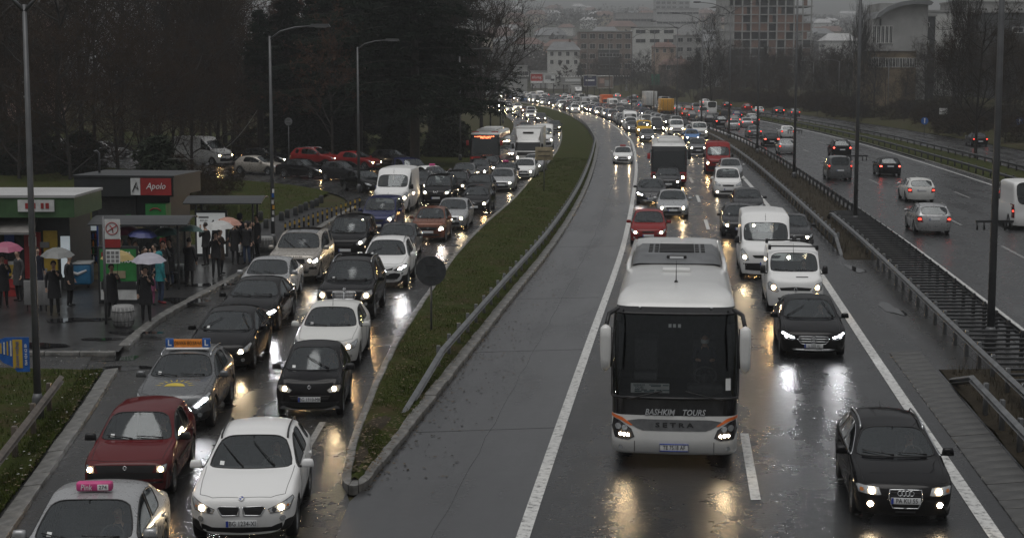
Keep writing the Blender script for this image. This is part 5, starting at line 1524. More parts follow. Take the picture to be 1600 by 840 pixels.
def box_truck(loc, rz, label, cab='bus_white', box='bus_roof', L=7.5, boxh=3.3, group=None, away=False, spoiler=True, lamp='lamp_white'):
    root = empty('box_truck', loc, rz); tag(root, label, 'truck', group)
    yb0 = -L / 2; W = 2.2
    lv = [(.42, .06, .05, 0), (.5, .0, 0, 0), (.95, .0, 0, 0), (1.25, .05, 0, 0), (1.35, .08, 0, 0), (2.05, .38, .08, 0), (2.2, .46, .12, 0), (2.28, .62, .22, .1)]
    def reg(a, b, i, y, x):
        fr = a[0][0] == 'F' and b[0][0] == 'F'
        if a[0][0] in 'FC' and b[0][0] in 'FC' and i == 4: return 'windscreen'
        if i == 4 and a[0][0] in 'SC': return 'glass_r' if x > 0 else 'glass_l'
        if fr and i == 2: return 'grille'
        return 'cab'
    pcs, bvh = shell(lv, W, 1.9, .22, .1, [.9, 1.3], reg, roof_code='cab')
    for c, (v, f) in pcs.items():
        v = [p + Vector((0, 1.9 / 2 - L / 2, 0)) for p in v]
        n_ = {'glass_r': 'side_window', 'glass_l': 'side_window'}.get(c, c)
        obj(n_, raw_mesh(n_, v, f, M[dict(cab=cab, windscreen='glass_dark', glass_r='glass_dark', glass_l='glass_dark', grille='trim')[c]]), root)
    for s in (1, -1):
        t = MB(); t.bbox((s * .82, yb0 - .01, .78), (.36, .06, .22), .02); k = hang(root, 'headlight', t, M['lens'])
        if not away:
            t = MB(); t.lathe([(.08, -.045), (0, -.055)], 10, 0, 'Y', (s * .82, yb0, .78)); hang(root, 'bulb', t, M[lamp], k)
        t = MB(); t.bbox((s * (W / 2 + .14), yb0 + .25, 1.75), (.18, .10, .42), .04); hang(root, 'wing_mirror', t, M['trim'])
        t = MB(); t.bbox((s * .95, L / 2 - .02, .85), (.22, .05, .14), .02); hang(root, 'tail_light', t, M['lamp_tail'] if away else M['tail_off'])
    t = MB(); t.bbox((0, yb0 + 2.0 + (L - 2.0) / 2, (boxh + 1.0) / 2), (2.35, L - 2.05, boxh - 1.0), .05); hang(root, 'cargo_box', t, M[box])
    for k in range(-1, 2):
        t = MB(); t.box((k * .78, L / 2 + .01, (boxh + 1) / 2), (.04, .03, boxh - 1.1)); hang(root, 'door_bar', t, M['bus_grey'])
    if spoiler:
        t = MB(); v = []
        for y, z, w in ((.75, 2.2, .85), (1.0, 2.65, .98), (1.75, 3.15, 1.05), (1.85, 2.25, 1.05)):
            v += [(-w, yb0 + y, z), (w, yb0 + y, z)]
        t.add(v, [(0, 1, 3, 2), (2, 3, 5, 4), (4, 5, 7, 6), (0, 2, 4, 6), (1, 7, 5, 3)], 0, False); hang(root, 'roof_spoiler', t, M[cab])
        t = MB(); t.bbox((0, yb0 + 1.25, 2.86), (.9, .3, .1), .03, rz=0); hang(root, 'spoiler_vent', t, M['trim'])
    t = MB(); t.box((0, .6, .7), (.9, L - 1.5, .3)); hang(root, 'chassis', t, M['trim'])
    bus_wheels(root, (.95, L - 1.6), W / 2, .42, yb0)
    return root
simple('bus_white', (.66, .66, .645), .3, coat=.7, vary=.06, scale=1.5)
simple('bus_red', (.34, .02, .022), .35, coat=.6, vary=.15, scale=2)
simple('bar_grey', (.15, .153, .157), .3, .5, coat=.5)
simple('bus_letter', (.40, .41, .42), .4)
simple('card_ink', (.03, .10, .11), .6)
simple('truck_orange', (.62, .13, .03), .45, vary=.15); simple('truck_yellow', (.60, .30, .03), .45, vary=.2)
simple('truck_grey', (.42, .42, .41), .5, vary=.15)
emit('lamp_far', (1.0, .74, .45), 200.0)
# ------------------------------------------------------------------ every vehicle
PLACED = []; HERO = {}
CARN = dict(crossover_white='crossover_car', estate_black='estate_car', saloon_black='saloon_car', taxi_silver='taxi', old_red='hatchback_car', crossover_grey='driving_school_car', micro_black='microcar', hatch_dark='hatchback_car',
            hatch_silver='hatchback_car', saloon_grille='saloon_car', luxury_suv='off_road_car', suv_chrome='off_road_car', suv_white='off_road_car', micro_brown='microcar')
CATS = dict(van='van', bigvan='van')
def note(o, L, W): PLACED.append((o.name, o['label'], o.location.x, o.location.y, o.rotation_euler.z, L, W))
def put(kind, cx, yl, col, label, fn=lineX, lit=None, back=False, turn=0.0, name=None, zl=None, group=None):
    pr = proto(kind, lit, back); S = pr['S']
    P = at(cx, yl, zl or (S['_bulbz'] if not back else .82 if S['H'] < 1.6 else .95))
    t = tang(fn, P.y); d = Vector((t, 1, 0)).normalized()
    a = -math.atan(t) + turn
    d = Vector((-math.sin(a), math.cos(a), 0))
    loc = P + d * (S['L'] / 2 - .15); loc.z = 0.0
    o = spawn(pr, name or CARN.get(kind) or NAMES[kind], loc, a if not back else a + PI, M['paint_' + col], label, CATS.get(kind, 'car') if (name or '') != 'taxi' else 'taxi', group)
    note(o, S['L'], S['W']); HERO[label] = (o, pr); return o
LA = kerbL
# ---- left road, lane beside the median
put('crossover_white', 378, 791, 'white', 'white crossover with twin black grilles and plate BG 1234-XI', LA)
put('micro_black', 484, 606, 'black', 'tiny black two-seat car with white lamps and plate BG 1910-MK', LA)
put('hatch_silver', 508, 541, 'offwhite', 'pale silver hatchback close behind the tiny black car', LA)
put('suv_chrome', 538, 461, 'black', 'black off-road car with chrome grille split by a middle bar', LA)
put('suv_white', 597, 419, 'white', 'white off-road car with black lower grille and silver roof rails', LA)
put('sedan', 614, 387, 'darkgrey', 'dark grey saloon close behind the white off-road car', LA, name='saloon_car')
put('micro_brown', 669, 356, 'brown', 'small copper brown car with dark grille beside the median kerb', LA)
put('hatch', 703, 341, 'silver', 'silver hatchback between the copper brown car and the black lion-badged car', LA)
put('hatch_dark', 740, 318, 'black', 'black hatchback with crossed wipers next to the median, ahead of a silver estate', LA, lit='lamp_warm')
put('sedan', 746, 296, 'black', 'black saloon tucked behind the hatchback with crossed wipers', LA)
put('wagon', 783, 286, 'silver', 'silver estate car with both headlights lit near the square sign back', LA)
put('wagon', 787, 275, 'darkgrey', 'dark estate taxi with pink roof sign behind the silver estate', LA, name='taxi')
put('wagon', 817, 268, 'white', 'white estate car hugging the median kerb behind the silver estate', LA, lit='lamp_white', turn=-.04)
put('hatch', 831, 259.5, 'silver', 'light hatchback in front of the white box truck', LA, turn=-.03)
# ---- left road, second lane
put('taxi_silver', 100, 918, 'silver', 'silver taxi with a pink roof sign reading 274', LA, name='taxi')
put('old_red', 197, 731, 'darkred', 'boxy old dark red hatchback with warm square headlights', LA)
put('crossover_grey', 268, 625, 'grey', 'grey driving school car with orange roof board and sun on its bonnet', LA)
put('hatch_dark', 341, 549, 'black', 'black hatchback with chrome chevrons behind the driving school car', LA)
put('saloon_grille', 384, 489, 'black', 'black saloon with white light strips beside the pavement kerb', LA)
put('sedan', 406, 452, 'silver', 'silver saloon behind the black saloon with light strips', LA, lit='none')
put('luxury_suv', 457, 407, 'beige', 'champagne off-road car with black roof and clamshell bonnet', LA)
put('mpv', 539, 379, 'black', 'tall black car with star badge and bright headlights', LA, lit='lamp_white')
put('mpv', 588, 342, 'darkblue', 'dark blue people carrier with one bright lamp, ahead of the white high van', LA, lit='lamp_white', name='people_carrier')
put('bigvan', 609, 309, 'white', 'white high-roof van behind the dark blue people carrier', LA, lit='lamp_white')
put('mpv', 681, 301, 'black', 'black people carrier with pale lion badge facing the traffic', LA, name='people_carrier')
put('suv', 648, 290, 'darkgrey', 'dark grey car hidden behind the white high-roof van', LA)
put('wagon', 709, 290, 'black', 'black estate car with silver roof rails among the queue', LA)
put('hatch', 694, 281, 'white', 'white taxi with pink roof sign seen over the black people carrier', LA, turn=.5, lit='none', name='taxi')
put('sedan', 722, 276, 'grey', 'grey saloon behind the black estate with roof rails', LA)
put('mpv', 656, 270, 'darkblue', 'violet blue people carrier with white roof rails joining from the slip road', LA, turn=.45, lit='none', name='people_carrier')
put('hatch', 745, 268, 'darkgrey', 'dark hatchback right in front of the red city bus', LA)
put('sedan', 759, 262, 'black', 'black saloon under the front of the red city bus', LA, turn=-.03)
put('hatch', 791, 240, 'silver', 'silver hatchback alongside the red city bus', LA)
# ---- slip road
def putg(kind, px, py, col, label, rz, lit=None, name=None):
    pr = proto(kind, lit); S = pr['S']; P = at(px, py, 0)
    d = Vector((-math.sin(rz), math.cos(rz), 0)); loc = P + d * (S['L'] / 2); loc.z = 0
    o = spawn(pr, name or CARN.get(kind) or NAMES[kind], loc, rz, M['paint_' + col], label, CATS.get(kind, 'car')); note(o, S['L'], S['W']); HERO[label] = (o, pr); return o
R_ = math.radians
putg('bigvan', 356, 258, 'white', 'white panel van side-on at the edge of the bare trees', R_(60), 'lamp_warm', 'panel_van')
putg('hatch', 443, 273, 'beige', 'pale gold hatchback side-on on the slip road', R_(66), 'none')
putg('wagon', 452, 259, 'black', 'black estate car behind the pale gold hatchback', R_(62))
putg('sedan', 511, 279, 'black', 'black saloon with warm lamps side-on on the slip road', R_(56), 'lamp_warm')
putg('suv', 531, 262, 'red', 'red off-road car with silver roof rails on the slip road', R_(66))
putg('hatch', 573, 284, 'darkgrey', 'dark grey hatchback turning in behind the bollard row', R_(50))
putg('hatch2', 591, 265, 'red', 'red hatchback half hidden by a lamp post', R_(60))
putg('sedan', 592, 302, 'black', 'black saloon squeezed against the white high-roof van', R_(30), 'none')
putg('hatch', 640, 262, 'darkgrey', 'grey hatchback at the mouth of the slip road', R_(48), 'none')
for i, (px, py, col) in enumerate(((18, 238, 'white'), (92, 240, 'offwhite'), (160, 246, 'silver'))):
    putg(('bigvan', 'hatch', 'wagon')[i], px + 40, py, col, ('white van glimpsed through the twigs at the far left', 'off-white hatchback glimpsed through the bare twigs', 'silver estate car glimpsed through the bare twigs')[i], R_(70), 'none')
# ---- heavy vehicles
def heavy(fnc, px, py, z, fn, LL, WW, *a, turn=0.0, away=False, **k):
    P = at(px, py, z); an = -math.atan(tang(fn, P.y)) + turn
    loc = P + Vector((-math.sin(an), math.cos(an), 0)) * (LL / 2); loc.z = 0
    o = fnc(loc, an + (PI if away else 0), *a, **k); note(o, LL, WW); return o
COACH = heavy(lambda loc, rz: coach(loc, rz), 1053, 711, .30, lineX, 12.3, 2.55)
heavy(city_bus, 1045, 284, .3, lineX, 12, 2.52, 'red city bus with black front in the queue behind the coach', False, 'bus_roof', lamp='lamp_warm')
heavy(city_bus, 757, 257, .3, LA, 12, 2.52, 'red city bus with lit orange destination letters by the conifers', True, 'bus_roof')
heavy(box_truck, 824, 253, .42, LA, 7.5, 2.35, 'white box truck with curved roof spoiler on the left road')
put('bigvan', 849, 219, 'white', 'white high-roof van behind the box truck with spoiler', LA, lit='lamp_white')
put('hatch', 867, 199, 'darkgrey', 'dark hatchback beside the white van at the road bend', LA)
put('hatch', 820, 201, 'brown', 'red-brown hatchback alone on the left road bend', LA)
put('suv', 830, 180, 'white', 'white off-road car rounding the far left bend', LA)
put('sedan', 846, 185, 'darkgrey', 'dark saloon rounding the far left bend beside a white car', LA)
put('hatch', 796, 165, 'white', 'white hatchback with long lamp reflections at the far left', LA)
# ---- main carriageway
put('estate_black', 1414, 766, 'black', 'black estate car with chrome framed grille and plate PA KU 55')
put('saloon_black', 1271, 526, 'black', 'black saloon with star in chrome grille and plate L 505 KJ')
put('van', 1243, 449, 'white', 'white panel van with diamond badge and black roof bars')
put('bigvan', 1198, 402, 'white', 'white high-roof van with lit lamp behind the roof-barred van', lit='lamp_white')
put('sedan', 1241, 370, 'darkgrey', 'dark grey saloon peeping out right of the high-roof van', name='saloon_car')
put('hatch_silver', 1157, 352, 'darkgrey', 'dark hatchback with one warm lamp left of the high-roof van', lit='lamp_warm')
put('hatch', 1170, 322, 'darkgrey', 'dark grey hatchback following a white people carrier', lit='none')
put('mpv', 1138, 288, 'white', 'white people carrier with lit fog lamps and a windscreen sticker', lit='fog', name='people_carrier')
put('wagon', 1143, 268, 'silver', 'silver estate car behind the white people carrier', lit='none')
put('bigvan', 1123, 255, 'red', 'red high-roof van beside the city bus', lit='lamp_warm')
put('hatch2', 1013, 363, 'red', 'red hatchback right behind the coach', lit='lamp_white')
put('sedan', 1051, 325, 'silver', 'silver saloon with round badge behind the red hatchback')
put('saloon_black', 1018, 304, 'darkgrey', 'old dark saloon with upright chrome grille left of the silver saloon', lit='lamp_warm')
put('hatch_silver', 1044, 284, 'darkgrey', 'dark hatchback in front of the city bus with black front', lit='lamp_warm')
put('sedan', 973, 246, 'white', 'white taxi saloon with red roof sign alone in the outer lane', name='taxi')
put('suv', 1091, 231, 'grey', 'grey off-road car in the queue left of the red van')
put('hatch', 1082, 215, 'lightblue', 'bright blue hatchback in the queue')
put('van', 1058, 201, 'white', 'white van in the queue behind the bright blue hatchback')
put('van', 1094, 206, 'offwhite', 'white van with red roof lamp next to the guardrail')
put('sedan', 1012, 214, 'grey', 'grey saloon behind the city bus with black front')
put('van', 1007, 203, 'yellow', 'yellow minibus with lit lamps in the queue', lit='lamp_warm')
# ---- far carriageway, driving away
B = dict(fn=off(18))
put('wagon', 1460, 341, 'silver', 'silver estate car with roof rails driving away on the wet right road', back=1, **B)
put('wagon', 1440, 296, 'offwhite', 'pale estate car driving away ahead of the silver estate', back=1, **B)
put('hatch', 1391, 259, 'black', 'black hatchback driving away with bright tail lights', back=2, **B)
put('mpv', 1313, 262, 'grey', 'grey people carrier driving away beside a lamp post', back=1, name='people_carrier', **B)
put('suv', 1316, 231, 'black', 'black off-road car driving away ahead of the grey people carrier', back=2, **B)
put('hatch2', 1230, 228, 'silver', 'small silver hatchback driving away near the median barrier', back=1, **B)
put('sedan', 1206, 217, 'black', 'black saloon driving away near the median barrier', back=2, **B)
put('hatch', 1231, 205, 'white', 'white hatchback driving away with red lamps', back=1, **B)
put('sedan', 1180, 205, 'grey', 'grey saloon driving away behind the lamp posts', back=1, **B)
put('suv', 1178, 187, 'grey', 'grey off-road car driving away behind the lamp posts', back=1, **B)
put('sedan', 1147, 194, 'silver', 'silver saloon driving away behind the lamp posts', back=1, **B)
put('suv', 1128, 189, 'black', 'black off-road car braking beside the barrier', back=2, **B)
put('bigvan', 1613, 330, 'white', 'white delivery van cut by the frame on the right road', back=1, **B)
S_ = dict(fn=off(35))
put('sedan', 1532, 217, 'black', 'black saloon on the side road behind a bare tree', back=1, **S_)
put('hatch', 1187, 172, 'white', 'white car on the far side road', back=1, **S_)
put('sedan', 1219, 172, 'darkgrey', 'dark saloon with red lamps on the side road', back=2, **S_)
put('hatch', 1243, 175, 'grey', 'grey hatchback on the side road', back=1, **S_)

# ---- the long queue in the distance: simpler bodies, each still its own car
rq = random.Random(77)
KINDS = ['hatch', 'sedan', 'wagon', 'suv', 'mpv', 'hatch2']
COLS = ['silver'] * 5 + ['grey'] * 4 + ['darkgrey'] * 4 + ['black'] * 4 + ['white'] * 5 + ['offwhite'] * 2 + ['blue', 'darkblue', 'red', 'darkred', 'beige', 'brown']
WORD = dict(silver='silver', grey='grey', darkgrey='dark grey', black='black', white='white', offwhite='off-white', blue='blue', darkblue='navy', red='red', darkred='maroon', beige='beige', brown='brown')
KW = dict(hatch='hatchback', hatch2='small hatchback', sedan='saloon', wagon='estate', suv='off-road car', mpv='people carrier', van='van', bigvan='high-roof van')
def queue(d, y0, y1, gap, away=False, what='oncoming queue', lamp='lamp_far', tail='tail_off', fn=None):
    y = y0
    while y < y1:
        k = rq.choice(KINDS) if rq.random() > .10 else rq.choice(['van', 'bigvan'])
        c = rq.choice(COLS if k not in ('van', 'bigvan') else ['white', 'offwhite', 'white', 'silver'])
        S = far_proto(k)[1]
        X = (fn or lineX)(y) + d + rq.uniform(-.25, .25); t = tang(fn or lineX, y)
        lam = lamp
        if not away and rq.random() < .35: lam = 'lamp_white'
        tl = tail
        if away: tl = rq.choice(['lamp_tail', 'lamp_tail', 'lamp_brake', 'tail_off'])
        lab = '%s %s %s' % (WORD[c], KW[k], 'with lit lamps in the distant oncoming queue' if not away else 'driving away far down the road')
        o = far_obj(k, NAMES[k], (X, y + S['L'] / 2, 0), -math.atan(t) + (PI if away else 0), c, lab, CATS.get(k, 'car'), ('distant queue of ' if not away else 'distant departing ') + WORD[c] + ' ' + KW[k] + 's', away, lam, tl)
        note(o, S['L'], S['W'])
        y += S['L'] + rq.uniform(*gap)
queue(1.6, 222, 600, (1.4, 3.0)); queue(4.9, 214, 600, (1.4, 3.0)); queue(8.0, 206, 560, (1.5, 3.4))
queue(-1.9, 322, 520, (2, 8)); queue(-2.2, 300, 420, (12, 30), fn=kerbL); queue(-5.0, 330, 420, (12, 30), fn=kerbL)
queue(15.2, 256, 540, (3, 11), True); queue(18.9, 240, 520, (8, 26), True); queue(22.6, 262, 520, (12, 40), True)
queue(35, 300, 520, (15, 50), True)
heavy(box_truck, 951, 167, .42, off(7), 7.0, 2.35, 'orange lorry with orange cab standing in the distant queue', cab='truck_orange', box='truck_orange', L=7.0, spoiler=False, boxh=3.0)
heavy(box_truck, 1018, 169, .42, off(18), 8.5, 2.35, 'white box lorry driving away far down the road', L=8.5, away=True, boxh=3.9)
heavy(box_truck, 1043, 178, .42, off(18), 7.0, 2.35, 'yellow orange lorry driving away far down the road', cab='truck_yellow', box='truck_yellow', L=7.0, away=True, boxh=3.1, spoiler=False)
heavy(box_truck, 905, 150, .42, off(5), 8, 2.35, 'pale box lorry at the very end of the queue', box='truck_grey', L=8.0, boxh=3.6)

# ---- remove distant cars that would touch another vehicle
import os
def corners(e, g=0.0):
    _, _, x, y, a, L, W = e; c, s = math.cos(a), math.sin(a)
    return [(x + c * i * (W / 2 + g) - s * j * (L / 2 + g), y + s * i * (W / 2 + g) + c * j * (L / 2 + g)) for i, j in ((1, 1), (-1, 1), (-1, -1), (1, -1))]
def hit(a, b):
    A, Bq = corners(a, -.02), corners(b, -.02)
    for e in (a, b):
        for ax in ((math.cos(e[4]), math.sin(e[4])), (-math.sin(e[4]), math.cos(e[4]))):
            pa = [x * ax[0] + y * ax[1] for x, y in A]; pb = [x * ax[0] + y * ax[1] for x, y in Bq]
            if max(pa) < min(pb) or max(pb) < min(pa): return False
    return True
drop = set()
for i in range(len(PLACED)):
    for j in range(i + 1, len(PLACED)):
        a, b = PLACED[i], PLACED[j]
        if a[0] in drop or b[0] in drop: continue
        if abs(a[3] - b[3]) < 14 and abs(a[2] - b[2]) < 14 and hit(a, b):
            far = next((q for q in (a, b) if 'distant' in q[1] or 'far down' in q[1] and 'lorry' not in q[1]), None)
            if far and 'lorry' not in far[1]: drop.add(far[0])
            else: print('TOUCH', a[1], '|', b[1], [round(v, 1) for v in a[2:4] + b[2:4]])
for n_ in drop: bpy.data.objects.remove(bpy.data.objects[n_])
print('VEHICLES', len(PLACED) - len(drop))
# ------------------------------------------------------------------ trees
simple('bark', (.022, .019, .016), .85, vary=.4, scale=4, bmp=.5)
simple('twig', (.034, .025, .017), .9, vary=.5, scale=.5, spec=.05)
simple('twig_grey', (.032, .029, .026), .9, vary=.4, scale=.5, spec=.05)
simple('twig_red', (.042, .027, .018), .9, vary=.4, scale=.6, spec=.05)
simple('needle', (.009, .015, .010), .8, vary=.55, scale=1.2, spec=.05)
simple('leaf_rust', (.07, .035, .02), .8, vary=.4, scale=1.0, spec=.2)
simple('evergreen', (.016, .022, .012), .8, vary=.5, scale=1.0, spec=.2)

def twig_geo(vs, fs, p, q, r):
    d = q - p
    if d.length < 1e-4: return
    a = d.orthogonal().normalized() * r; b = d.cross(a).normalized() * r
    k = len(vs); vs += [p + a, p - a * .5 + b * .87, p - a * .5 - b * .87, q]
    fs += [(k, k + 1, k + 3), (k + 1, k + 2, k + 3), (k + 2, k, k + 3)]

def bare_tree(seed, H=16.0, spread=.55, n1=9, up=.55, twigs=5, fork=.22, tr=.24, leaf=False):
    r = random.Random(seed); tk = MB(); vs, fs = [], []
    def rv(): return Vector((r.uniform(-1, 1), r.uniform(-1, 1), r.uniform(-1, 1)))
    def grow(p, d, L, rad, lvl):
        pts = [p]; dd = d.copy(); n = 5 if lvl < 2 else 4
        for i in range(n):
            dd = (dd + rv() * (.16 if lvl else .06) + Vector((0, 0, .10 * up))).normalized(); pts.append(pts[-1] + dd * L / n)
        if lvl < 3:
            tk.tube(pts, [max(rad * (1 - .75 * i / n), .012) for i in range(n + 1)], 6 if lvl < 2 else 4, cap=False)
        else:
            for a, b in zip(pts, pts[1:]): twig_geo(vs, fs, a, b + (b - a) * .2, max(rad, .014))
        if lvl >= 4: return
        nk = (n1, 6, 5, twigs)[lvl]
        for i in range(nk):
            t = r.uniform(fork, 1.0) if lvl == 0 else r.uniform(.2, 1.0)
            k = min(int(t * n), n - 1); base = pts[k].lerp(pts[k + 1], t * n - k)
            ax = (pts[k + 1] - pts[k]).normalized()
            side = rv(); side -= ax * side.dot(ax); side.normalize()
            a = r.uniform(.5, .95) * (spread / .55)
            nd = (ax * math.cos(a) + side * math.sin(a) + Vector((0, 0, .15 * up))).normalized()
            ln = L * ((.50 - .22 * t) if lvl == 0 else r.uniform(.40, .62)) * (1.25 if lvl == 0 else 1)
            grow(base, nd, ln, rad * (.42 if lvl == 0 else .5), lvl + 1)
    grow(Vector((0, 0, -.1)), Vector((r.uniform(-.05, .05), r.uniform(-.05, .05), 1)), H * .86, tr, 0)
    if leaf:
        n0 = len(vs)
        for i in range(0, n0, 5):
            if r.random() < leaf:
                p = vs[i]; s = r.uniform(.08, .2); a, b = rv() * s, rv() * s
                k = len(vs); vs += [p, p + a, p + a + b, p + b]; fs.append((k, k + 1, k + 2, k + 3))
    return tk, vs, fs

def conifer(seed, H=19.0, R=8.5, base=.14, layers=30, droop=.25, dens=1.0, clump=.55):
    r = random.Random(seed); tk = MB(); vs, fs = [], []
    tk.tube([(0, 0, -.1), (.1, 0, H * .35), (0, .1, H * .7), (0, 0, H)], [.42, .33, .18, .03], 8, cap=False)
    for l in range(layers):
        z = H * (base + (1 - base) * (l / layers) ** .9); u = (z / H - base) / (1 - base)
        rad = R * (1 - u) ** .75 * r.uniform(.65, 1.1) + .4
        for k in range(max(4, int(9 * (1 - u * .5)))):
            a = r.uniform(0, 2 * PI); rr = rad * r.uniform(.55, 1.1)
            d = Vector((math.cos(a), math.sin(a), 0)); p0 = Vector((0, 0, z))
            pts = [p0 + d * rr * t + Vector((0, 0, rr * (.18 * t - droop * t * t))) for t in (0, .35, .7, 1)]
            tk.tube(pts, [.07 * (1 - u) + .02, .05 * (1 - u) + .02, .03, .012], 4, cap=False)
            for m in range(int((10 + rr * 9) * dens)):
                t = r.uniform(.18, 1.0); q = p0 + d * rr * t + Vector((0, 0, rr * (.18 * t - droop * t * t)))
                side = Vector((-d.y, d.x, 0)) * r.uniform(-1, 1) * (.25 + .22 * rr * (1 - abs(t - .55)))
                c = q + side + Vector((0, 0, r.uniform(-.3, .12) - abs(side.length) * .12))
                for _ in range(5):
                    e = Vector((r.uniform(-1, 1), r.uniform(-1, 1), r.uniform(-.8, .35))); e = e.normalized() * clump * r.uniform(.5, 1.0)
                    w = e.orthogonal().normalized() * r.uniform(.03, .07)
                    k0 = len(vs); vs += [c - w, c + w, c + e]; fs.append((k0, k0 + 1, k0 + 2))
    return tk, vs, fs

def shrub(seed, R=1.8, H=1.8, n=260):
    r = random.Random(seed); tk = MB(); vs, fs = [], []
    for _ in range(9):
        a = r.uniform(0, 2 * PI); tk.tube([(0, 0, -.05), (math.cos(a) * R * .3, math.sin(a) * R * .3, H * .4), (math.cos(a) * R * .5, math.sin(a) * R * .5, H * .75)], [.03, .02, .01], 4, cap=False)
    for _ in range(n):
        a = r.uniform(0, 2 * PI); q = r.random() ** .6; p = Vector((math.cos(a) * R * q, math.sin(a) * R * q, H * r.uniform(.05, 1) * (1 - .45 * q * q)))
        for _ in range(9):
            e = Vector((r.uniform(-1, 1), r.uniform(-1, 1), r.uniform(-.3, 1))).normalized() * r.uniform(.25, .6); twig_geo(vs, fs, p, p + e, .014)
    return tk, vs, fs

def tree_kind(parts, bark, crown):
    tk, vs, fs = parts
    return tk.mesh('trunk', M[bark], False), raw_mesh('crown', vs, fs, M[crown], False)
TK = dict(
    broad=tree_kind(bare_tree(1, 16, .66, 14, .4, 9, .12), 'bark', 'twig'), tall=tree_kind(bare_tree(2, 18, .55, 15, .6, 8, .15), 'bark', 'twig'),
    dense=tree_kind(bare_tree(3, 14, .78, 18, .3, 9, .06, .2), 'bark', 'twig_red'), thin=tree_kind(bare_tree(4, 14, .6, 13, .6, 7, .08, .14), 'bark', 'twig_grey'),
    poplar=tree_kind(bare_tree(5, 18, .30, 22, 1.5, 6, .08, .13), 'bark', 'twig_grey'), rust=tree_kind(bare_tree(6, 14, .6, 10, .5, 4, .2, .2, .5), 'bark', 'leaf_rust'),
    cedar=tree_kind(conifer(7, 19, 9.0, .24, 28, .20), 'bark', 'needle'), spruce=tree_kind(conifer(8, 18, 5.2, .10, 30, .35, 1.2), 'bark', 'needle'),
    pine=tree_kind(conifer(9, 16, 3.6, .35, 20, .05, 1.1, .5), 'bark', 'needle'),
    bush=tree_kind(shrub(10), 'bark', 'twig'), evergreen_bush=tree_kind(conifer(11, 3.6, 2.2, .02, 14, .1, 1.5, .4), 'bark', 'evergreen'))
def tree(kind, X, Y, h=1.0, name='bare_tree', label='', cat='tree', group=None, z=0.0, w=None):
    rt = random.Random(int(X * 31 + Y * 17))
    o = empty(name, (X, Y, z), rt.uniform(0, 2 * PI)); o.scale = ((w or h), (w or h), h); tag(o, label, cat, group)
    obj('trunk', TK[kind][0], o); obj('crown', TK[kind][1], o); return o
def tp(kind, px, py, h, *a, **k):
    P = at(px, py, 0); return tree(kind, P.x, P.y, h, *a, **k)
G = 'bare trees beyond the kiosks'
for i, (k, px, py, h) in enumerate((('broad', 30, 252, 1.05), ('broad', 92, 268, .95), ('dense', 150, 255, 1.05), ('dense', 222, 258, 1.05), ('tall', 285, 250, 1.0), ('broad', 318, 246, .95), ('tall', -30, 246, 1.0),
        ('dense', 60, 236, 1.35), ('tall', 128, 232, 1.25), ('broad', 190, 230, 1.4), ('dense', 250, 228, 1.45), ('tall', 300, 224, 1.25), ('broad', 352, 226, 1.25), ('dense', 12, 228, 1.5), ('dense', 340, 236, 1.05), ('thin', 372, 232, 1.15), ('thin', 268, 262, .8), ('dense', 30, 282, .75), ('dense', 110, 284, .72), ('dense', 185, 272, .8), ('dense', 250, 270, .72), ('dense', 300, 262, .7), ('broad', 5, 262, .95), ('dense', -70, 260, 1.0), ('broad', -120, 250, 1.0), ('tall', -170, 240, 1.1), ('dense', -230, 250, 1.0), ('dense', -90, 234, 1.3), ('broad', -200, 228, 1.3), ('tall', -290, 236, 1.2), ('dense', 330, 256, .8), ('dense', 365, 248, .85), ('broad', 232, 240, 1.2), ('dense', 385, 240, 1.0))):
    lab = dict(broad='wide bare tree with dark low limbs among the leafless trees beyond the kiosks', dense='dense red-brown twiggy tree among the leafless trees beyond the kiosks', tall='tall bare tree with upright limbs among the leafless trees beyond the kiosks', thin='thin grey bare tree beside the conifers')[k]
    tp(k, px, py, h, 'bare_tree', lab, group=G)
for px, py, h, k, lab in ((648, 262, 1.06, 'cedar', 'huge dark cedar with trailing level branches above the slip road'), (560, 250, 1.05, 'cedar', 'wide dark cedar behind the second lamp post'), (498, 248, 1.0, 'spruce', 'dark spruce standing left of the cedars'),
        (452, 246, .98, 'spruce', 'dark spruce beside the pine at the lamp post'), (704, 222, 1.0, 'cedar', 'cedar overhanging the red city bus'), (408, 250, .86, 'pine', 'slim pine with open top behind the tall lamp post'), (604, 232, 1.3, 'spruce', 'tall spruce between the two cedars'), (676, 222, 1.35, 'cedar', 'rear cedar whose top rises beyond the road bend'), (530, 226, 1.4, 'spruce', 'tall rear spruce left of the cedars'), (440, 226, 1.1, 'pine', 'rear pine among the spruces')):
    tp(k, px, py, h, 'conifer_tree', lab)
tp('rust', 478, 236, 1.2, 'autumn_tree', 'tree with last rust brown leaves in front of the spruces'); tp('rust', 520, 258, .75, 'autumn_tree', 'small tree with rust brown leaves by the slip road')
tp('tall', 752, 228, .92, 'bare_tree', 'bare tree with open twigs against the sky at the road bend')
for i, (px, py, k) in enumerate(((205, 318, 'bush'), (300, 330, 'bush'), (262, 300, 'bush'), (340, 300, 'bush'), (245, 325, 'evergreen_bush'), (60, 272, 'evergreen_bush'), (130, 276, 'evergreen_bush'), (15, 275, 'evergreen_bush'), (700, 246, 'evergreen_bush'), (620, 252, 'evergreen_bush'), (540, 248, 'evergreen_bush'), (470, 246, 'evergreen_bush'), (385, 246, 'bush'))):
    tp(k, px, py, 1.0 + .2 * (i % 3), 'shrub', 'bare twiggy shrub on the lawn behind the kiosks' if k == 'bush' else 'dark evergreen shrub at the foot of the trees', 'shrub', 'shrubs on the left bank')
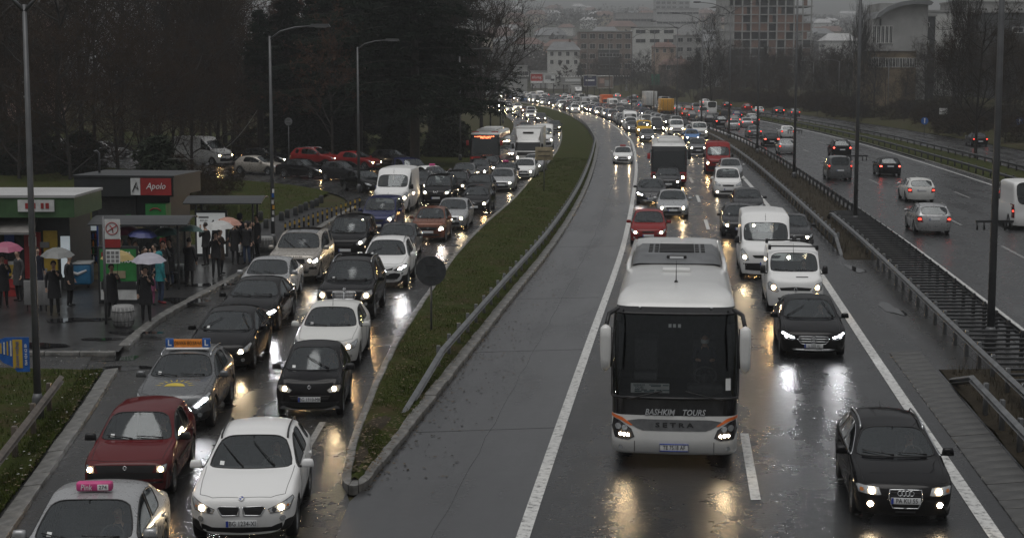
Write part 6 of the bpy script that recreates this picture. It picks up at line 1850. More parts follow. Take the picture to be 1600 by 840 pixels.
# right side thicket along the far road
rt = random.Random(21); Y = 118.0; i = 0
while Y < 520:
    for row in range(3):
        X = lineX(Y) + 43 + row * 10 + rt.uniform(-3, 4)
        k = rt.choice(['thin', 'thin', 'dense', 'tall', 'broad', 'poplar'] if row else ['thin', 'dense', 'bush', 'thin'])
        h = rt.uniform(.40, .6) if row == 0 else rt.uniform(.5, .68)
        if k == 'poplar': h *= .95
        if k == 'bush': h = rt.uniform(1.4, 2.0)
        zz = max(0, (X - lineX(Y) - 39.7) / 35.3) * 3.0 * min(1, max(0, (Y - 120) / 100))
        lab = dict(thin='thin grey leafless tree in the thicket beyond the side road', dense='twiggy brown tree in the thicket beyond the side road', tall='tall leafless tree in the thicket beyond the side road', broad='broad leafless tree in the thicket beyond the side road', poplar='narrow bare poplar in the thicket beyond the side road', bush='twiggy shrub at the foot of the roadside thicket')[k]
        tree(k, X, Y + rt.uniform(-3, 3), h, 'shrub' if k == 'bush' else 'poplar_tree' if k == 'poplar' else 'bare_tree', lab, 'shrub' if k == 'bush' else 'tree', 'roadside thicket', zz)
    for q in range(2):
        X = lineX(Y) + 41.5 + rt.uniform(0, 14); tree('bush', X, Y + rt.uniform(-3, 3), rt.uniform(1.3, 2.2), 'shrub', 'twiggy shrub at the foot of the roadside thicket', 'shrub', 'roadside thicket', 0)
    Y += 6.0 + Y * .018
tp('broad', 1524, 247, .80, 'bare_tree', 'dark bare tree alone in front of the side road', w=.7)
tp('poplar', 1500, 205, .98, 'poplar_tree', 'tallest bare poplar before the concrete building')
tp('poplar', 1335, 180, .9, 'poplar_tree', 'tall poplar between two lamp posts')
tp('thin', 1113, 172, 1.25, 'bare_tree', 'bare tree beside the far guardrail behind the braking cars')
# ------------------------------------------------------------------ hill, far town
def hz(X, Y):
    y0 = 600 + max(0, -4 - X) * 2.6
    d = max(0, Y - y0); z = d * .028 + max(0, d - 500) * .026
    z += 5 * math.sin(X * .006 + 1) * min(1, d / 900) + 7 * math.sin(X * .0021 + Y * .0013) * min(1, d / 900)
    return z - .3
vs, fs = [], []; nx = 46; ys = [596 + 40 * i + 1.6 * i * i for i in range(38)]
for Y in ys:
    for k in range(nx + 1):
        X = -1500 + 3000 * k / nx; X = X * (.35 + .65 * min(1, (Y - 500) / 2200)); vs.append((X, Y, hz(X, Y)))
for i in range(len(ys) - 1):
    for k in range(nx): q = i * (nx + 1) + k; fs.append((q, q + 1, q + nx + 2, q + nx + 1))
soil('hillside', (.030, .036, .020), (.05, .052, .032), (.055, .05, .042), .012)
obj('hill', raw_mesh('hill', vs, fs, M['hillside']))['kind'] = 'structure'
for n_, c, v in (('wall_white', (.55, .55, .53), .12), ('wall_cream', (.42, .36, .28), .15), ('wall_brick', (.16, .085, .06), .3), ('wall_brown', (.19, .145, .12), .3), ('wall_grey', (.30, .30, .295), .2), ('wall_dark', (.045, .048, .05), .3), ('wall_peach', (.42, .30, .23), .15), ('wall_ochre', (.19, .145, .09), .25), ('roof_red', (.13, .075, .06), .3), ('roof_grey', (.16, .165, .17), .3), ('roof_pale', (.40, .40, .40), .15), ('window_dark', (.02, .023, .026), .2), ('wall_pink', (.42, .28, .24), .2)):
    simple(n_, c, .7 if n_ != 'window_dark' else .15, vary=v, scale=.35, bmp=.15)
_win = {}
def win_mesh(w, h):
    k = (round(w, 2), round(h, 2))
    if k not in _win:
        t = MB(); t.box((0, 0, 0), (w, .12, h), 0)
        for s in (-1, 1): t.box((s * (w / 2 + .05), -.04, 0), (.1, .14, h + .2), 1); t.box((0, -.04, s * (h / 2 + .05)), (w, .14, .1), 1)
        t.box((0, -.065, 0), (.06, .08, h), 1)
        _win[k] = t.mesh('window', [M['window_dark'], M['wall_white']])
    return _win[k]
def house(x0, x1, yt, yb, Y, wall, label, roof=None, roofh=.3, depth=10, rows=2, cols=4, win=(1.1, 1.4), name='house', cat='house', group=None, skip=(), side=True, parapet=False):
    A = atY(x0, yb, Y); B = atY(x1, yt, Y); W = B.x - A.x; H = B.z - A.z
    zb = min(A.z, hz((A.x + B.x) / 2, Y + depth)) - 1.0 if Y > 590 else -.2
    root = empty(name, ((A.x + B.x) / 2, Y, A.z)); tag(root, label, cat, group)
    wh = H * (1 - roofh) if roof else H
    t = MB(); t.box((0, depth / 2, (wh - (A.z - zb)) / 2), (W, depth, wh + (A.z - zb))); t.build('wall', M[wall], root)
    if roof == 'flat' or not roof:
        t = MB(); t.box((0, depth / 2, wh + .2), (W + .5, depth + .5, .4)); t.build('roof', M['wall_grey'], root)
    else:
        t = MB(); e = .5; rd = W * .18
        v = [(-W / 2 - e, -e, wh), (W / 2 + e, -e, wh), (W / 2 + e, depth + e, wh), (-W / 2 - e, depth + e, wh), (-W / 2 + rd, depth / 2, H), (W / 2 - rd, depth / 2, H)]
        t.add(v, [(0, 1, 5, 4), (2, 3, 4, 5), (1, 2, 5), (3, 0, 4), (3, 2, 1, 0)]); rf = t.build('roof', M[roof], root)
        t = MB(); t.box((W * .2, depth * .5, H + .3), (.7, .7, 1.6)); t.build('chimney', M['wall_brick'], rf)
    wm = win_mesh(*win)
    for r in range(rows):
        for c in range(cols):
            if (r, c) in skip: continue
            obj('window', wm, root, (lerp(-W / 2, W / 2, (c + .5) / cols), -.02, lerp(0, wh, (r + .55) / rows)))
    return root
house(856, 906, 65, 104, 645, 'wall_white', 'white three-storey house with grey hipped roof above the billboards', 'roof_grey', .35, 11, 2, 4, (1.2, 1.5))
house(905, 988, 50, 112, 700, 'wall_brown', 'big brown brick shell of a block beside the white house', None, 0, 22, 4, 6, (2.2, 2.0), 'building', 'building')
house(936, 968, 78, 114, 660, 'wall_dark', 'low dark concrete block in front of the brown brick shell', None, 0, 9, 2, 3, (2.5, 1.2), 'building', 'building')
house(990, 1056, 43, 72, 790, 'wall_white', 'white flat-roofed building with long dark windows', None, 0, 14, 2, 3, (4.5, 1.6), 'building', 'building')
house(962, 1040, 21, 45, 1250, 'wall_grey', 'long pale factory hall far up the hill', None, 0, 30, 1, 8, (5, 2), 'building', 'building')
house(1026, 1092, 14, 44, 1200, 'roof_pale', 'wide hazy hall with pale roof far up the hill', None, 0, 30, 2, 7, (4, 1.5), 'building', 'building')
house(1024, 1058, -6, 16, 1750, 'wall_grey', 'faint tall block fading into the haze', None, 0, 25, 3, 4, (4, 2.5), 'building', 'building')
house(1060, 1078, 2, 16, 1800, 'wall_grey', 'faint narrow block beside the tall one in the haze', None, 0, 25, 2, 2, (4, 2.5), 'building', 'building')
house(1021, 1056, 66, 86, 680, 'wall_peach', 'peach coloured house with dull red roof', 'roof_red', .4, 9, 1, 3)
house(1056, 1098, 56, 100, 690, 'wall_grey', 'grey concrete house shell without plaster', None, 0, 12, 3, 3, (2.0, 1.6))
house(1102, 1130, 65, 98, 640, 'wall_white', 'white gabled house under the unfinished tower', 'roof_grey', .3, 9, 2, 3, (.9, 1.3))
house(1032, 1080, 92, 110, 600, 'wall_brown', 'low shed with red roof behind the roadside trees', 'roof_red', .55, 8, 1, 2)
house(795, 824, 104, 128, 610, 'wall_grey', 'grey industrial shed left of the red billboard', None, 0, 12, 1, 3, (3, 1.4), 'shed', 'shed')
house(830, 858, 112, 126, 650, 'roof_pale', 'pale low shed behind the red billboard', None, 0, 10, 1, 3, (2, 1), 'shed', 'shed')
# unfinished tower: slabs, columns, brick infill
A = atY(1116, 112, 620); B = atY(1272, -40, 620)
tw = empty('unfinished_tower', ((A.x + B.x) / 2, 620, A.z - 2)); tag(tw, 'unfinished concrete tower with brick infill and open floors', 'building')
Wt = B.x - A.x; nfl = 13; fh = 3.05
sl = MB().box((0, 0, 0), (Wt, 17, .35)).mesh('floor_slab', M['wall_grey']); slw = MB().box((0, 0, 0), (Wt * .78, 17, .35)).mesh('floor_slab', M['wall_grey'])
cm = MB().box((0, 0, 0), (.5, .5, fh - .36)).mesh('column', M['wall_grey'])
rb = random.Random(4)
panel = {}
for f_ in range(nfl):
    z = 1.5 + f_ * fh; top = z > 28
    obj('floor_slab', slw if top else sl, tw, ((-Wt * .11 if top else 0), 8.5, z))
    for c in range(12):
        x = lerp(-Wt / 2 + .6, Wt / 2 - .6, c / 11)
        if top and x > Wt * .27: continue
        obj('column', cm, tw, (x, .3, z + fh / 2))
        if c < 11:
            w = (Wt - 1.2) / 11 - .52; q = rb.random()
            kind = 'wall_grey' if c < 2 else 'wall_brick' if q < .5 else 'window_dark' if q < .62 else None
            if kind:
                wd = w if rb.random() < .6 else w * .5
                key = (round(wd, 2), kind)
                if key not in panel: panel[key] = MB().box((0, 0, 0), (wd, .25, fh - .37)).mesh('infill_panel', M[kind])
                obj('infill_panel', panel[key], tw, (x + .26 + wd / 2, .3, z + fh / 2))
MB().box((0, 12, nfl * fh / 2), (Wt * .7, 6, nfl * fh)).build('core_wall', M['wall_dark'], tw)
# right hand institutional buildings behind the thicket
def rbox(x0, x1, yt, yb, Y, wall, label, **k): return house(x0, x1, yt, yb, Y, wall, label, None, 0, k.pop('depth', 14), name='building', cat='building', **k)
rc = empty('building', atY(1410, 112, 330)); tag(rc, 'concrete building with curved roof and tall recessed windows on the right', 'building')
s_ = 330 / 2600.0
t = MB(); t.box((0, 6, 3.3), (9.5, 12, 20)); t.build('wall', M['wall_grey'], rc)
pts = [(-6.0, 10.2), (-5.2, 11.4), (-3.5, 12.6), (-1.0, 13.5), (1.5, 13.9), (4.5, 13.9), (5.4, 13.4), (5.0, 12.9), (1.5, 13.1), (-1, 12.7), (-3.4, 11.8), (-5, 10.6)]
t = MB(); t.slab(pts, Matrix.Translation((0, 5.5, 0)), 14); t.build('curved_roof', M['roof_grey'], rc)
t = MB(); t.box((-5.2, 4, 4.0), (1.6, 8, 12.6)); t.build('wing_wall', M['wall_grey'], rc)
wm = win_mesh(.55, 3.2)
for r_ in range(2):
    for c in range(5): obj('window', wm, rc, (-5.7 + c * .8, -.2 if c > 1 else -.02 - .0, 2.6 + r_ * 4.6))
rbox(1440, 1575, 19, 112, 352, 'wall_white', 'white building with a row of small square windows on the right', rows=5, cols=14, win=(.7, .7), skip=[(r_, c) for r_ in range(5) for c in range(14) if r_ in (4, 0) or c < 5])
rbox(1541, 1640, 20, 80, 338, 'wall_dark', 'dark windowless hall block on the right', rows=1, cols=1, win=(2, 1))
rbox(1430, 1462, 26, 112, 335, 'wall_dark', 'dark narrow stair tower beside the curved-roof building', rows=3, cols=1, win=(1.2, .8))
rbox(1356, 1432, 80, 120, 318, 'wall_ochre', 'low ochre building with many narrow windows on the right', rows=1, cols=14, win=(.5, 1.6))
rbox(1490, 1660, 4, 60, 420, 'wall_grey', 'long grey upper block behind the white building', rows=2, cols=9, win=(1.2, 1))
rbox(-40, 66, 8, 95, 262, 'wall_pink', 'pinkish apartment block glimpsed through the left trees', rows=4, cols=6, win=(1.1, 1.3), depth=12)
# small houses up the hazy hillside
rh = random.Random(9); protos = []
for wl_, rf_ in (('wall_white', 'roof_red'), ('wall_cream', 'roof_red'), ('wall_grey', 'roof_grey'), ('wall_peach', 'roof_red'), ('wall_white', 'roof_pale')):
    w, d, h = rh.uniform(8, 13), rh.uniform(8, 11), rh.uniform(5, 8); t = MB(); t.box((0, 0, h / 2 - 2), (w, d, h + 4)); a = t.mesh('wall', M[wl_])
    t = MB(); e = .5; t.add([(-w / 2 - e, -d / 2 - e, h), (w / 2 + e, -d / 2 - e, h), (w / 2 + e, d / 2 + e, h), (-w / 2 - e, d / 2 + e, h), (-w / 2 + 2, 0, h + 2.6), (w / 2 - 2, 0, h + 2.6)], [(0, 1, 5, 4), (2, 3, 4, 5), (1, 2, 5), (3, 0, 4), (3, 2, 1, 0)]); b_ = t.mesh('roof', M[rf_])
    protos.append((a, b_, ['white house with red roof', 'cream house with red roof', 'grey house with grey roof', 'peach house with red roof', 'white house with pale roof'][len(protos)]))
for i in range(120):
    px = rh.uniform(755, 1340); Y = 900 + 1900 * rh.random() ** 1.1; X = (px - 800) / 2600 * Y
    a, b_, lb = rh.choice(protos); k = rh.uniform(.9, 1.7)
    o = empty('house', (X, Y, hz(X, Y)), rh.uniform(-.6, .6)); o.scale = (k, k, k); tag(o, lb + ' on the hazy far hillside', 'house', 'houses on the far hillside: ' + lb)
    obj('wall', a, o); w_ = obj('roof', b_, o)
# woods on the hill: one mass
vs, fs = [], []; rw_ = random.Random(12)
def wood(n, yr, hr):
    for _ in range(n):
        Y = rw_.uniform(*yr); px = rw_.uniform(740, 1400); X = (px - 800) / 2600 * Y
        if math.sin(X * .013 + Y * .004) + math.sin(Y * .009 - X * .006) + rw_.uniform(-.8, .8) < -.1: continue
        z = hz(X, Y); h = rw_.uniform(*hr)
        for _ in range(26):
            a = rw_.uniform(0, 2 * PI); q = rw_.random(); c = Vector((X + math.cos(a) * h * .42 * q, Y + math.sin(a) * h * .42 * q, z + h * rw_.uniform(.1, 1) * (1 - .4 * q)))
            e = Vector((rw_.uniform(-1, 1), rw_.uniform(-1, 1), rw_.uniform(-.2, 1))) * h * .16; w = e.orthogonal().normalized() * h * .07
            k = len(vs); vs.extend((c - w, c + w, c + e)); fs.append((k, k + 1, k + 2))
wood(1500, (640, 1000), (6, 12)); wood(1800, (1000, 2600), (9, 17))
o = obj('woodland', raw_mesh('woodland', vs, fs, M['twig_grey'], False)); tag(o, 'dark bare woodland covering the far hillside', 'woodland', kind='stuff')
tg = 'trees below the far houses'
rt = random.Random(5)
for px in range(905, 1330, 13):
    Y = rt.uniform(520, 600); 
    X = (px - 800) / 2600 * Y
    if X < lineX(Y) + 42: Y = 600 + rt.uniform(0, 25); X = (px - 800) / 2600 * Y
    k = rt.choice(['dense', 'thin', 'broad', 'tall', 'spruce']); tree(k, X, Y, rt.uniform(.6, 1.0), 'conifer_tree' if k == 'spruce' else 'bare_tree', 'dark evergreen among the trees below the far houses' if k == 'spruce' else 'leafless %s tree below the far houses' % dict(dense='bushy', thin='thin', broad='broad', tall='tall')[k], group=tg, z=max(0, hz(X, Y)))
# ------------------------------------------------------------------ guardrails, lamp posts, signs
simple('steel', (.20, .205, .21), .34, .75, vary=.35, scale=2); simple('steel_dark', (.055, .056, .058), .4, .5, vary=.4, scale=2)
simple('pole_grey', (.11, .113, .117), .45, .3, vary=.25, scale=1.5); simple('sign_back', (.055, .058, .062), .4, .3); simple('rust', (.12, .06, .035), .7, vary=.5, scale=4)
simple('tan_board', (.30, .25, .16), .6, vary=.25, scale=3); simple('sign_blue', (.02, .10, .35), .35); simple('sign_green', (.02, .16, .10), .4)
for n_, c in (('kiosk_green', (.045, .10, .04)), ('kiosk_red', (.30, .028, .028)), ('kiosk_dark', (.025, .027, .028)), ('kiosk_yellow', (.45, .30, .04)), ('awning_grey', (.22, .21, .20)), ('shutter', (.075, .075, .072)), ('cooler_blue', (.02, .06, .26)), ('freezer_blue', (.04, .20, .38)), ('poster_green', (.03, .20, .05)), ('shelter_dark', (.03, .032, .034)), ('poster_white', (.58, .59, .58)), ('board_back', (.20, .20, .20)), ('pink', (.55, .06, .22)), ('school_orange', (.75, .25, .03)), ('billboard_red', (.5, .05, .04)), ('navy', (.02, .025, .09)), ('sun_yellow', (.6, .45, .05)), ('wire_grey', (.12, .12, .12)), ('bin_grey', (.24, .24, .235))):
    simple(n_, c, .45, vary=.2, scale=3)
emit('poster_lit', (.75, .77, .76), .16); emit('cooler_light', (.85, .95, 1.0), .15)
simple('rail_worn', (.115, .095, .078), .42, .4, vary=.45, scale=3)
PROFILE = [(0, .66), (.05, .64), (.10, .605), (.04, .575), (.0, .555), (.04, .535), (.10, .505), (.05, .47), (0, .45)]
post_mesh = {}
def guardrail(fn, y0, y1, side, label, mat='steel', step=2.0, seg=4.0, zoff=0.0, endL=False, endR=False, prof=PROFILE, group=None):
    root = empty('guardrail', (fn(y0), y0, 0)); tag(root, label, 'guardrail', group); O = Vector((fn(y0), y0, 0))
    if mat not in post_mesh: post_mesh[mat] = MB().bbox((0, 0, .30), (.10, .14, .86), .012).mesh('post', M[mat])
    y = y0
    while y < y1 - .1:
        ye = min(y + seg, y1); t = MB(); ns = 4; vs = []; pr = prof + [(o - .012, z) for o, z in prof[::-1]]; m_ = len(pr)
        for i in range(ns + 1):
            q = lerp(y, ye, i / ns); dz = zoff
            if endL and q < y0 + endL: dz -= .62 * (1 - (q - y0) / endL)
            if endR and q > y1 - endR: dz -= .62 * (1 - (y1 - q) / endR)
            vs += [Vector((fn(q) + side * o, q, z + dz)) - O for o, z in pr]
        fs = [(i * m_ + k, i * m_ + (k + 1) % m_, (i + 1) * m_ + (k + 1) % m_, (i + 1) * m_ + k) for i in range(ns) for k in range(m_)]
        fs += [tuple(range(m_)), tuple(ns * m_ + k for k in range(m_))]
        t.add(vs, fs, 0, False); t.build('rail_beam', M[mat], root); y = ye
        seg = max(seg, y * .06)
    y = y0 + (endL or .6)
    while y < y1 - (endR or 0):
        obj('post', post_mesh[mat], root, Vector((fn(y) - side * .07, y, zoff)) - O); y += max(step, y * .022)
    return root
guardrail(lambda Y: edgeL(Y) - .95 + (40 - Y) * .012, 14, 40, 1, 'worn steel guardrail at the edge of the near corner lawn', 'rail_worn', 2.4)
guardrail(lambda Y: kerbR(Y) - .45, 36, 330, 1, 'long steel guardrail curving along the grass median', endL=8)
guardrail(off(9.85), 14, 43, -1, 'near steel guardrail beside the gutter slabs', endR=3)
guardrail(off(9.75), 72.5, 400, -1, 'far steel guardrail along the right edge of the queue', endL=3)
guardrail(off(12.45), 34, 420, 1, 'dark barrier along the wet right road under the lamp posts', 'steel_dark')
guardrail(off(26.75), 60, 420, -1, 'barrier along the outer kerb of the right road', 'steel_dark', 2.6)
guardrail(off(30.6), 60, 420, -1, 'second barrier in front of the side road', 'steel_dark', 2.6)
# ladder-like double barrier: beam plus cross bars
lb = guardrail(off(10.75), 30, 90, -1, 'ladder-like double barrier with steel cross bars in the central reserve', endR=2)
O = Vector((lineX(30) + 10.75, 30, 0)); y = 31.0; bar = MB().bbox((.80, 0, 0), (1.62, .06, .07), .01).mesh('cross_bar', M['steel_dark'])
while y < 89: obj('cross_bar', bar, lb, Vector((lineX(y) + 10.75, y, .60)) - O, rz=-math.atan(tang(lineX, y)) * .0); y += .78

def lamp_post(X, Y, h, arms, label, group, r=.11, reach=3.2, rise=.7, clamp=False):
    root = empty('lamp_post', (X, Y, 0)); tag(root, label, 'lamp post', group)
    MB().tube([(0, 0, -.1), (0, 0, h * .5), (0, 0, h)], [r, r * .8, r * .55], 10).build('pole', M['pole_grey'], root)
    MB().lathe([(r * 1.5, 0), (r * 1.5, .5), (r * 1.05, .62)], 10).build('base_collar', M['pole_grey'], root)
    for s in arms:
        pts = [(0, 0, h - .15), (s * reach * .25, 0, h + rise * .45), (s * reach * .6, 0, h + rise * .85), (s * reach, 0, h + rise)]
        MB().tube(pts, [.05, .045, .04, .035], 6).build('arm', M['pole_grey'], root)
        t = MB(); p = Vector(pts[-1]); t.add(*(lambda v, f: (v, f))(*slant((p.x + s * .38, p.y, p.z + .02), (.95, .30, .14), 0))); t.build('lamp_head', M['pole_grey'], root)
        t = MB(); t.bbox((p.x + s * .42, p.y, p.z - .06), (.55, .22, .04), .01); t.build('lamp_glass', M['lens'], root)
    if clamp:
        MB().box((0, -.02, 3.7), (1.1, .06, .07)).build('cable_bracket', M['steel_dark'], root)
        for x in (-.5, -.3, .3, .5): MB().tube([(x, -.02, 3.66), (x, -.02, 3.45)], .03, 5).build('insulator', M['steel_dark'], root)
    return root
y = 48.0
for i in range(11):
    lamp_post(lineX(y) + 11.75, y, 15.0, (-1, 1), 'tall twin-arm lamp post in the central reserve', 'twin-arm lamp posts between the carriageways', .115, 3.6, 1.1, i < 3); y += 37.6
for px, py, lab in ((427, 386, 'single-arm lamp post with stickers by the bollards'), (561, 302, 'single-arm lamp post in front of the cedars'), (719, 252, 'single-arm lamp post beside the red city bus')):
    P = at(px, py); lamp_post(P.x, P.y, 9.6, (1,), lab, None, .10, 1.9, .45)
for i in range(6):
    Y = 190 + i * 36; lamp_post(edgeL(Y) - 1.6, Y, 9.6, (1,), 'distant single-arm lamp post along the left road', 'distant left lamp posts', .10, 2.2, .5)
P = at(60, 655); lamp_post(P.x, P.y, 9.5, (-1, 1), 'near grey lamp post carrying a blue fish-shaped board', None, .09, 1.2, .35)
rt = random.Random(8)
for px, py in ((1430, 196), (1330, 188), (1262, 176), (1225, 172), (1160, 163)):
    P = at(px, py); lamp_post(P.x + 6, P.y, 10, (-1,), 'lamp post along the side road before the thicket', 'side road lamp posts', .09, 1.8, .3)
# stickers on the bollard lamp post
P = at(427, 386)
for i, (z, c) in enumerate(((1.2, 'ink_white'), (1.5, 'litter_pale'), (1.75, 'truck_yellow'), (2.0, 'litter_pale'), (2.3, 'sign_blue'), (2.5, 'ink_white'))):
    t = MB(); a0 = -1.9 + .2 * (i % 3); t.add([(.108 * math.cos(a), .108 * math.sin(a), z + dz) for a in (a0, a0 + .5, a0 + 1.0) for dz in (0, .18)], [(0, 2, 3, 1), (2, 4, 5, 3)]); t.build('sticker', M[c], bpy.data.objects['lamp_post.011'])

def sign(px, py, pbase, shape, size, mats, label, back=True, txt=None):
    B = at(px, pbase); zc = atY(px, py, B.y).z
    root = empty('traffic_sign', B); tag(root, label, 'sign')
    MB().tube([(0, .04, -.1), (0, .04, zc + size[1] * .45)], .032, 8).build('post', M['pole_grey'], root)
    t = MB()
    if shape == 'round': t.lathe([(0, -.012), (size[0] / 2, -.012), (size[0] / 2, .012), (0, .012)], 26, 0, 'Y', (0, 0, zc), False)
    else: t.bbox((0, 0, zc), (size[0], .024, size[1]), .008)
    pl = t.build('sign_plate', M[mats[0]], root)
    if back:
        for z in (-.18, .18): MB().box((0, -.02, zc + z * size[1]), (size[0] * .7 if shape == 'rect' else .3, .03, .04)).build('bracket', M['steel_dark'], root)
    if txt == 'bar': MB().box((0, -.02, zc), (size[0] * .14, .012, size[1] * .62)).build('sign_mark', M['ink_white'], pl); MB().slab([(-.16 * size[0], 0), (.16 * size[0], 0), (0, .2 * size[1])], Matrix.Translation((0, -.022, zc + size[1] * .2)), .01).build('sign_mark', M['ink_white'], pl)
    if txt == 'town':
        for x, z, w, h in ((-.2, -.08, .5, .1), (.05, -.02, .3, .14), (.2, .05, .35, .1)): MB().box((x * size[0], -.02, zc + z * size[1]), (w * size[0], .012, h * size[1])).build('sign_mark', M['ink'], pl)
    return root
sign(674, 423, 525, 'round', (.92, .92), ['sign_back'], 'round traffic sign seen from its dark back on the median')
sign(850, 240, 304, 'rect', (1.15, .85), ['tan_board'], 'square traffic sign seen from its pale back on the median')
sign(452, 190, 276, 'round', (.6, .6), ['steel'], 'small round sign seen from behind on the slip road')
sign(1444, 189, 214, 'round', (.9, .9), ['sign_blue'], 'round blue sign with white arrow beside the side road', False, 'bar')
sign(1592, 189, 222, 'round', (.9, .9), ['sign_blue'], 'round blue sign with white arrow at the right picture edge tree', False, 'bar')
sign(1473, 174, 205, 'rect', (1.1, .85), ['ink_white'], 'white rectangular built-up area sign before the thicket', False, 'town')
# far billboards and the lit bridge rail
def billboard(x0, x1, yt, yb, Y, mat, label, txt=None, tm='ink_white', extra=None, legs=True):
    A = atY(x0, yb, Y); B = atY(x1, yt, Y); W, H = B.x - A.x, B.z - A.z
    root = empty('billboard', ((A.x + B.x) / 2, Y, A.z)); tag(root, label, 'billboard')
    MB().box((0, 0, H / 2), (W, .3, H)).build('panel', M[mat], root)
    MB().tube([(-W / 2, -.2, 0), (W / 2, -.2, 0), (W / 2, -.2, H), (-W / 2, -.2, H)], .16, 4, closed=True).build('frame', M['wall_white'], root)
    for s in (-.35, .35): MB().tube([(s * W, .3, -A.z - .5 if A.z > 0 else -2), (s * W, .3, H * .5)], .18, 6).build('leg', M['steel_dark'], root)
    if txt:
        me = text_mesh(txt, H * .42, M[tm], .05, min(1.0, W / (H * .42 * .55 * len(txt)))); me.transform(Matrix.Translation((0, -.2, H * .6))); obj('lettering', me, root)
    for e in (extra or []): MB().box((e[0] * W, -.18, e[1] * H), (e[2] * W, .06, e[3] * H)).build('poster_patch', M[e[4]], root)
billboard(829, 848, 115, 130, 560, 'billboard_red', 'red billboard with white lettering at the end of the road', 'eforeg', extra=[(0, .12, 1.0, .2, 'ink_white')])
billboard(849, 868, 115, 130, 560, 'paper', 'white billboard beside the red one', extra=[(-.1, .6, .5, .4, 'wall_grey'), (.25, .35, .3, .2, 'wall_dark')])
billboard(876, 908, 121, 132, 570, 'wall_grey', 'grey billboard with pale lettering at the end of the road', extra=[(.1, .6, .75, .4, 'paper')])
billboard(912, 932, 118, 135, 565, 'navy', 'navy billboard with a white line of lettering', extra=[(0, .55, .7, .14, 'ink_white'), (.0, .85, .3, .12, 'wall_grey')])
billboard(933, 958, 119, 138, 565, 'wall_brown', 'patterned brown billboard beside the navy one', extra=[(-.2, .6, .3, .4, 'wall_pink'), (.15, .4, .35, .5, 'wall_grey')])
t = atY(790, 119, 585); br = empty('footbridge', (0, 585, t.z)); tag(br, 'footbridge parapet with a row of small white lamps above the billboards', 'bridge')
MB().box((20, .4, -.6), (44, .5, .7)).build('parapet', M['wall_dark'], br)
for x in (0, 20, 40): MB().box((x, .6, -.9 - (t.z - .6) / 2), (.7, .6, t.z)).build('pier', M['wall_grey'], br)
lm = MB().bbox((0, 0, 0), (.34, .2, .34), .05).mesh('rail_lamp', M['ink_white'])
for i in range(46): obj('rail_lamp', lm, br, (-2 + i * .95, 0, .0))
P = at(1024, 152); t = empty('direction_sign', P); tag(t, 'small green motorway direction board far ahead', 'sign')
MB().box((0, 0, 5.5), (2.6, .15, 3.4)).build('panel', M['sign_green'], t); MB().tube([(-.8, .1, 0), (-.8, .1, 5)], .1, 6).build('post', M['steel'], t); MB().tube([(.8, .1, 0), (.8, .1, 5)], .1, 6).build('post', M['steel'], t)
P = at(46, 212); t = empty('billboard', P); tag(t, 'white and blue advertising panel glimpsed through the left trees', 'billboard')
MB().box((-.6, 0, 6.4), (2.6, .2, 3.4)).build('panel', M['paper'], t); MB().box((1.6, 0, 6.9), (1.8, .2, 2.4)).build('panel', M['sign_blue'], t)
for x in (-1, 1.4): MB().tube([(x, .15, 0), (x, .15, 6)], .1, 6).build('leg', M['steel_dark'], t)

# ------------------------------------------------------------------ bus stop and kiosks
PZ = .11
def gp(px, py): p = at(px, py, PZ); return Vector((p.x, p.y, PZ))
def label_text(root, txt, size, mat, loc, sx=1.0, shear=0.0, rot=None, bold=0.0):
    me = text_mesh(txt, size, M[mat], .006, sx, shear, bold)
    if rot is not None: me.transform(Matrix.Rotation(rot, 4, 'Y'))
    me.transform(Matrix.Translation(loc)); return obj('lettering', me, root)
# green kiosk
r0 = empty('kiosk', gp(38, 452), .0); tag(r0, 'green kiosk with grey awning and red sign at the left', 'kiosk')
MB().box((-.6, 1.6, 1.35), (4.6, 3.0, 2.7)).build('wall', M['kiosk_dark'], r0); MB().box((-.5, 1.3, 3.05), (5.2, 4.0, .72)).build('fascia', M['kiosk_green'], r0); MB().box((-.5, 1.3, 3.45), (5.3, 4.1, .09)).build('roof', M['roof_pale'], r0)
for x in (-2.0, -1.1, -.2): MB().box((x, .07, 1.5), (.75, .06, 1.5)).build('shop_window', M['window_dark'], r0)
MB().slab([(-2.4, 2.15), (.7, 2.15), (.75, 2.10), (-2.4, 2.10)], Matrix.Translation((0, -.9, 0)), .03).build('awning_bar', M['ink_white'], r0)
t = MB(); t.add([(-2.6, .1, 2.62), (.55, .1, 2.62), (.7, -.95, 2.18), (-2.6, -.95, 2.18), (-2.6, .1, 2.58), (.55, .1, 2.58), (.7, -.95, 2.14), (-2.6, -.95, 2.14)], [(0, 1, 2, 3), (7, 6, 5, 4), (3, 2, 6, 7), (1, 5, 6, 2)]); t.build('awning', M['awning_grey'], r0)
MB().box((-1.3, -.75, 3.0), (1.3, .12, 1.0)).build('sign_board', M['kiosk_red'], r0); MB().box((.75, -.75, 3.12), (1.3, .08, .42)).build('sign_board', M['poster_white'], r0)

for x, w in ((.45, .16), (.68, .12), (.98, .10), (1.16, .12)): MB().box((x, -.80, 3.12), (w, .02, .2)).build('sign_print', M['kiosk_red'], r0)
MB().box((1.0, .05, 1.4), (.5, .08, 1.5)).build('advert_panel', M['kiosk_yellow'], r0); MB().box((1.55, .0, 1.2), (.32, .1, 1.5)).build('lit_panel', M['cooler_light'], r0); MB().box((.35, .04, 1.25), (.6, .08, 1.7)).build('advert_panel', M['kiosk_red'], r0)
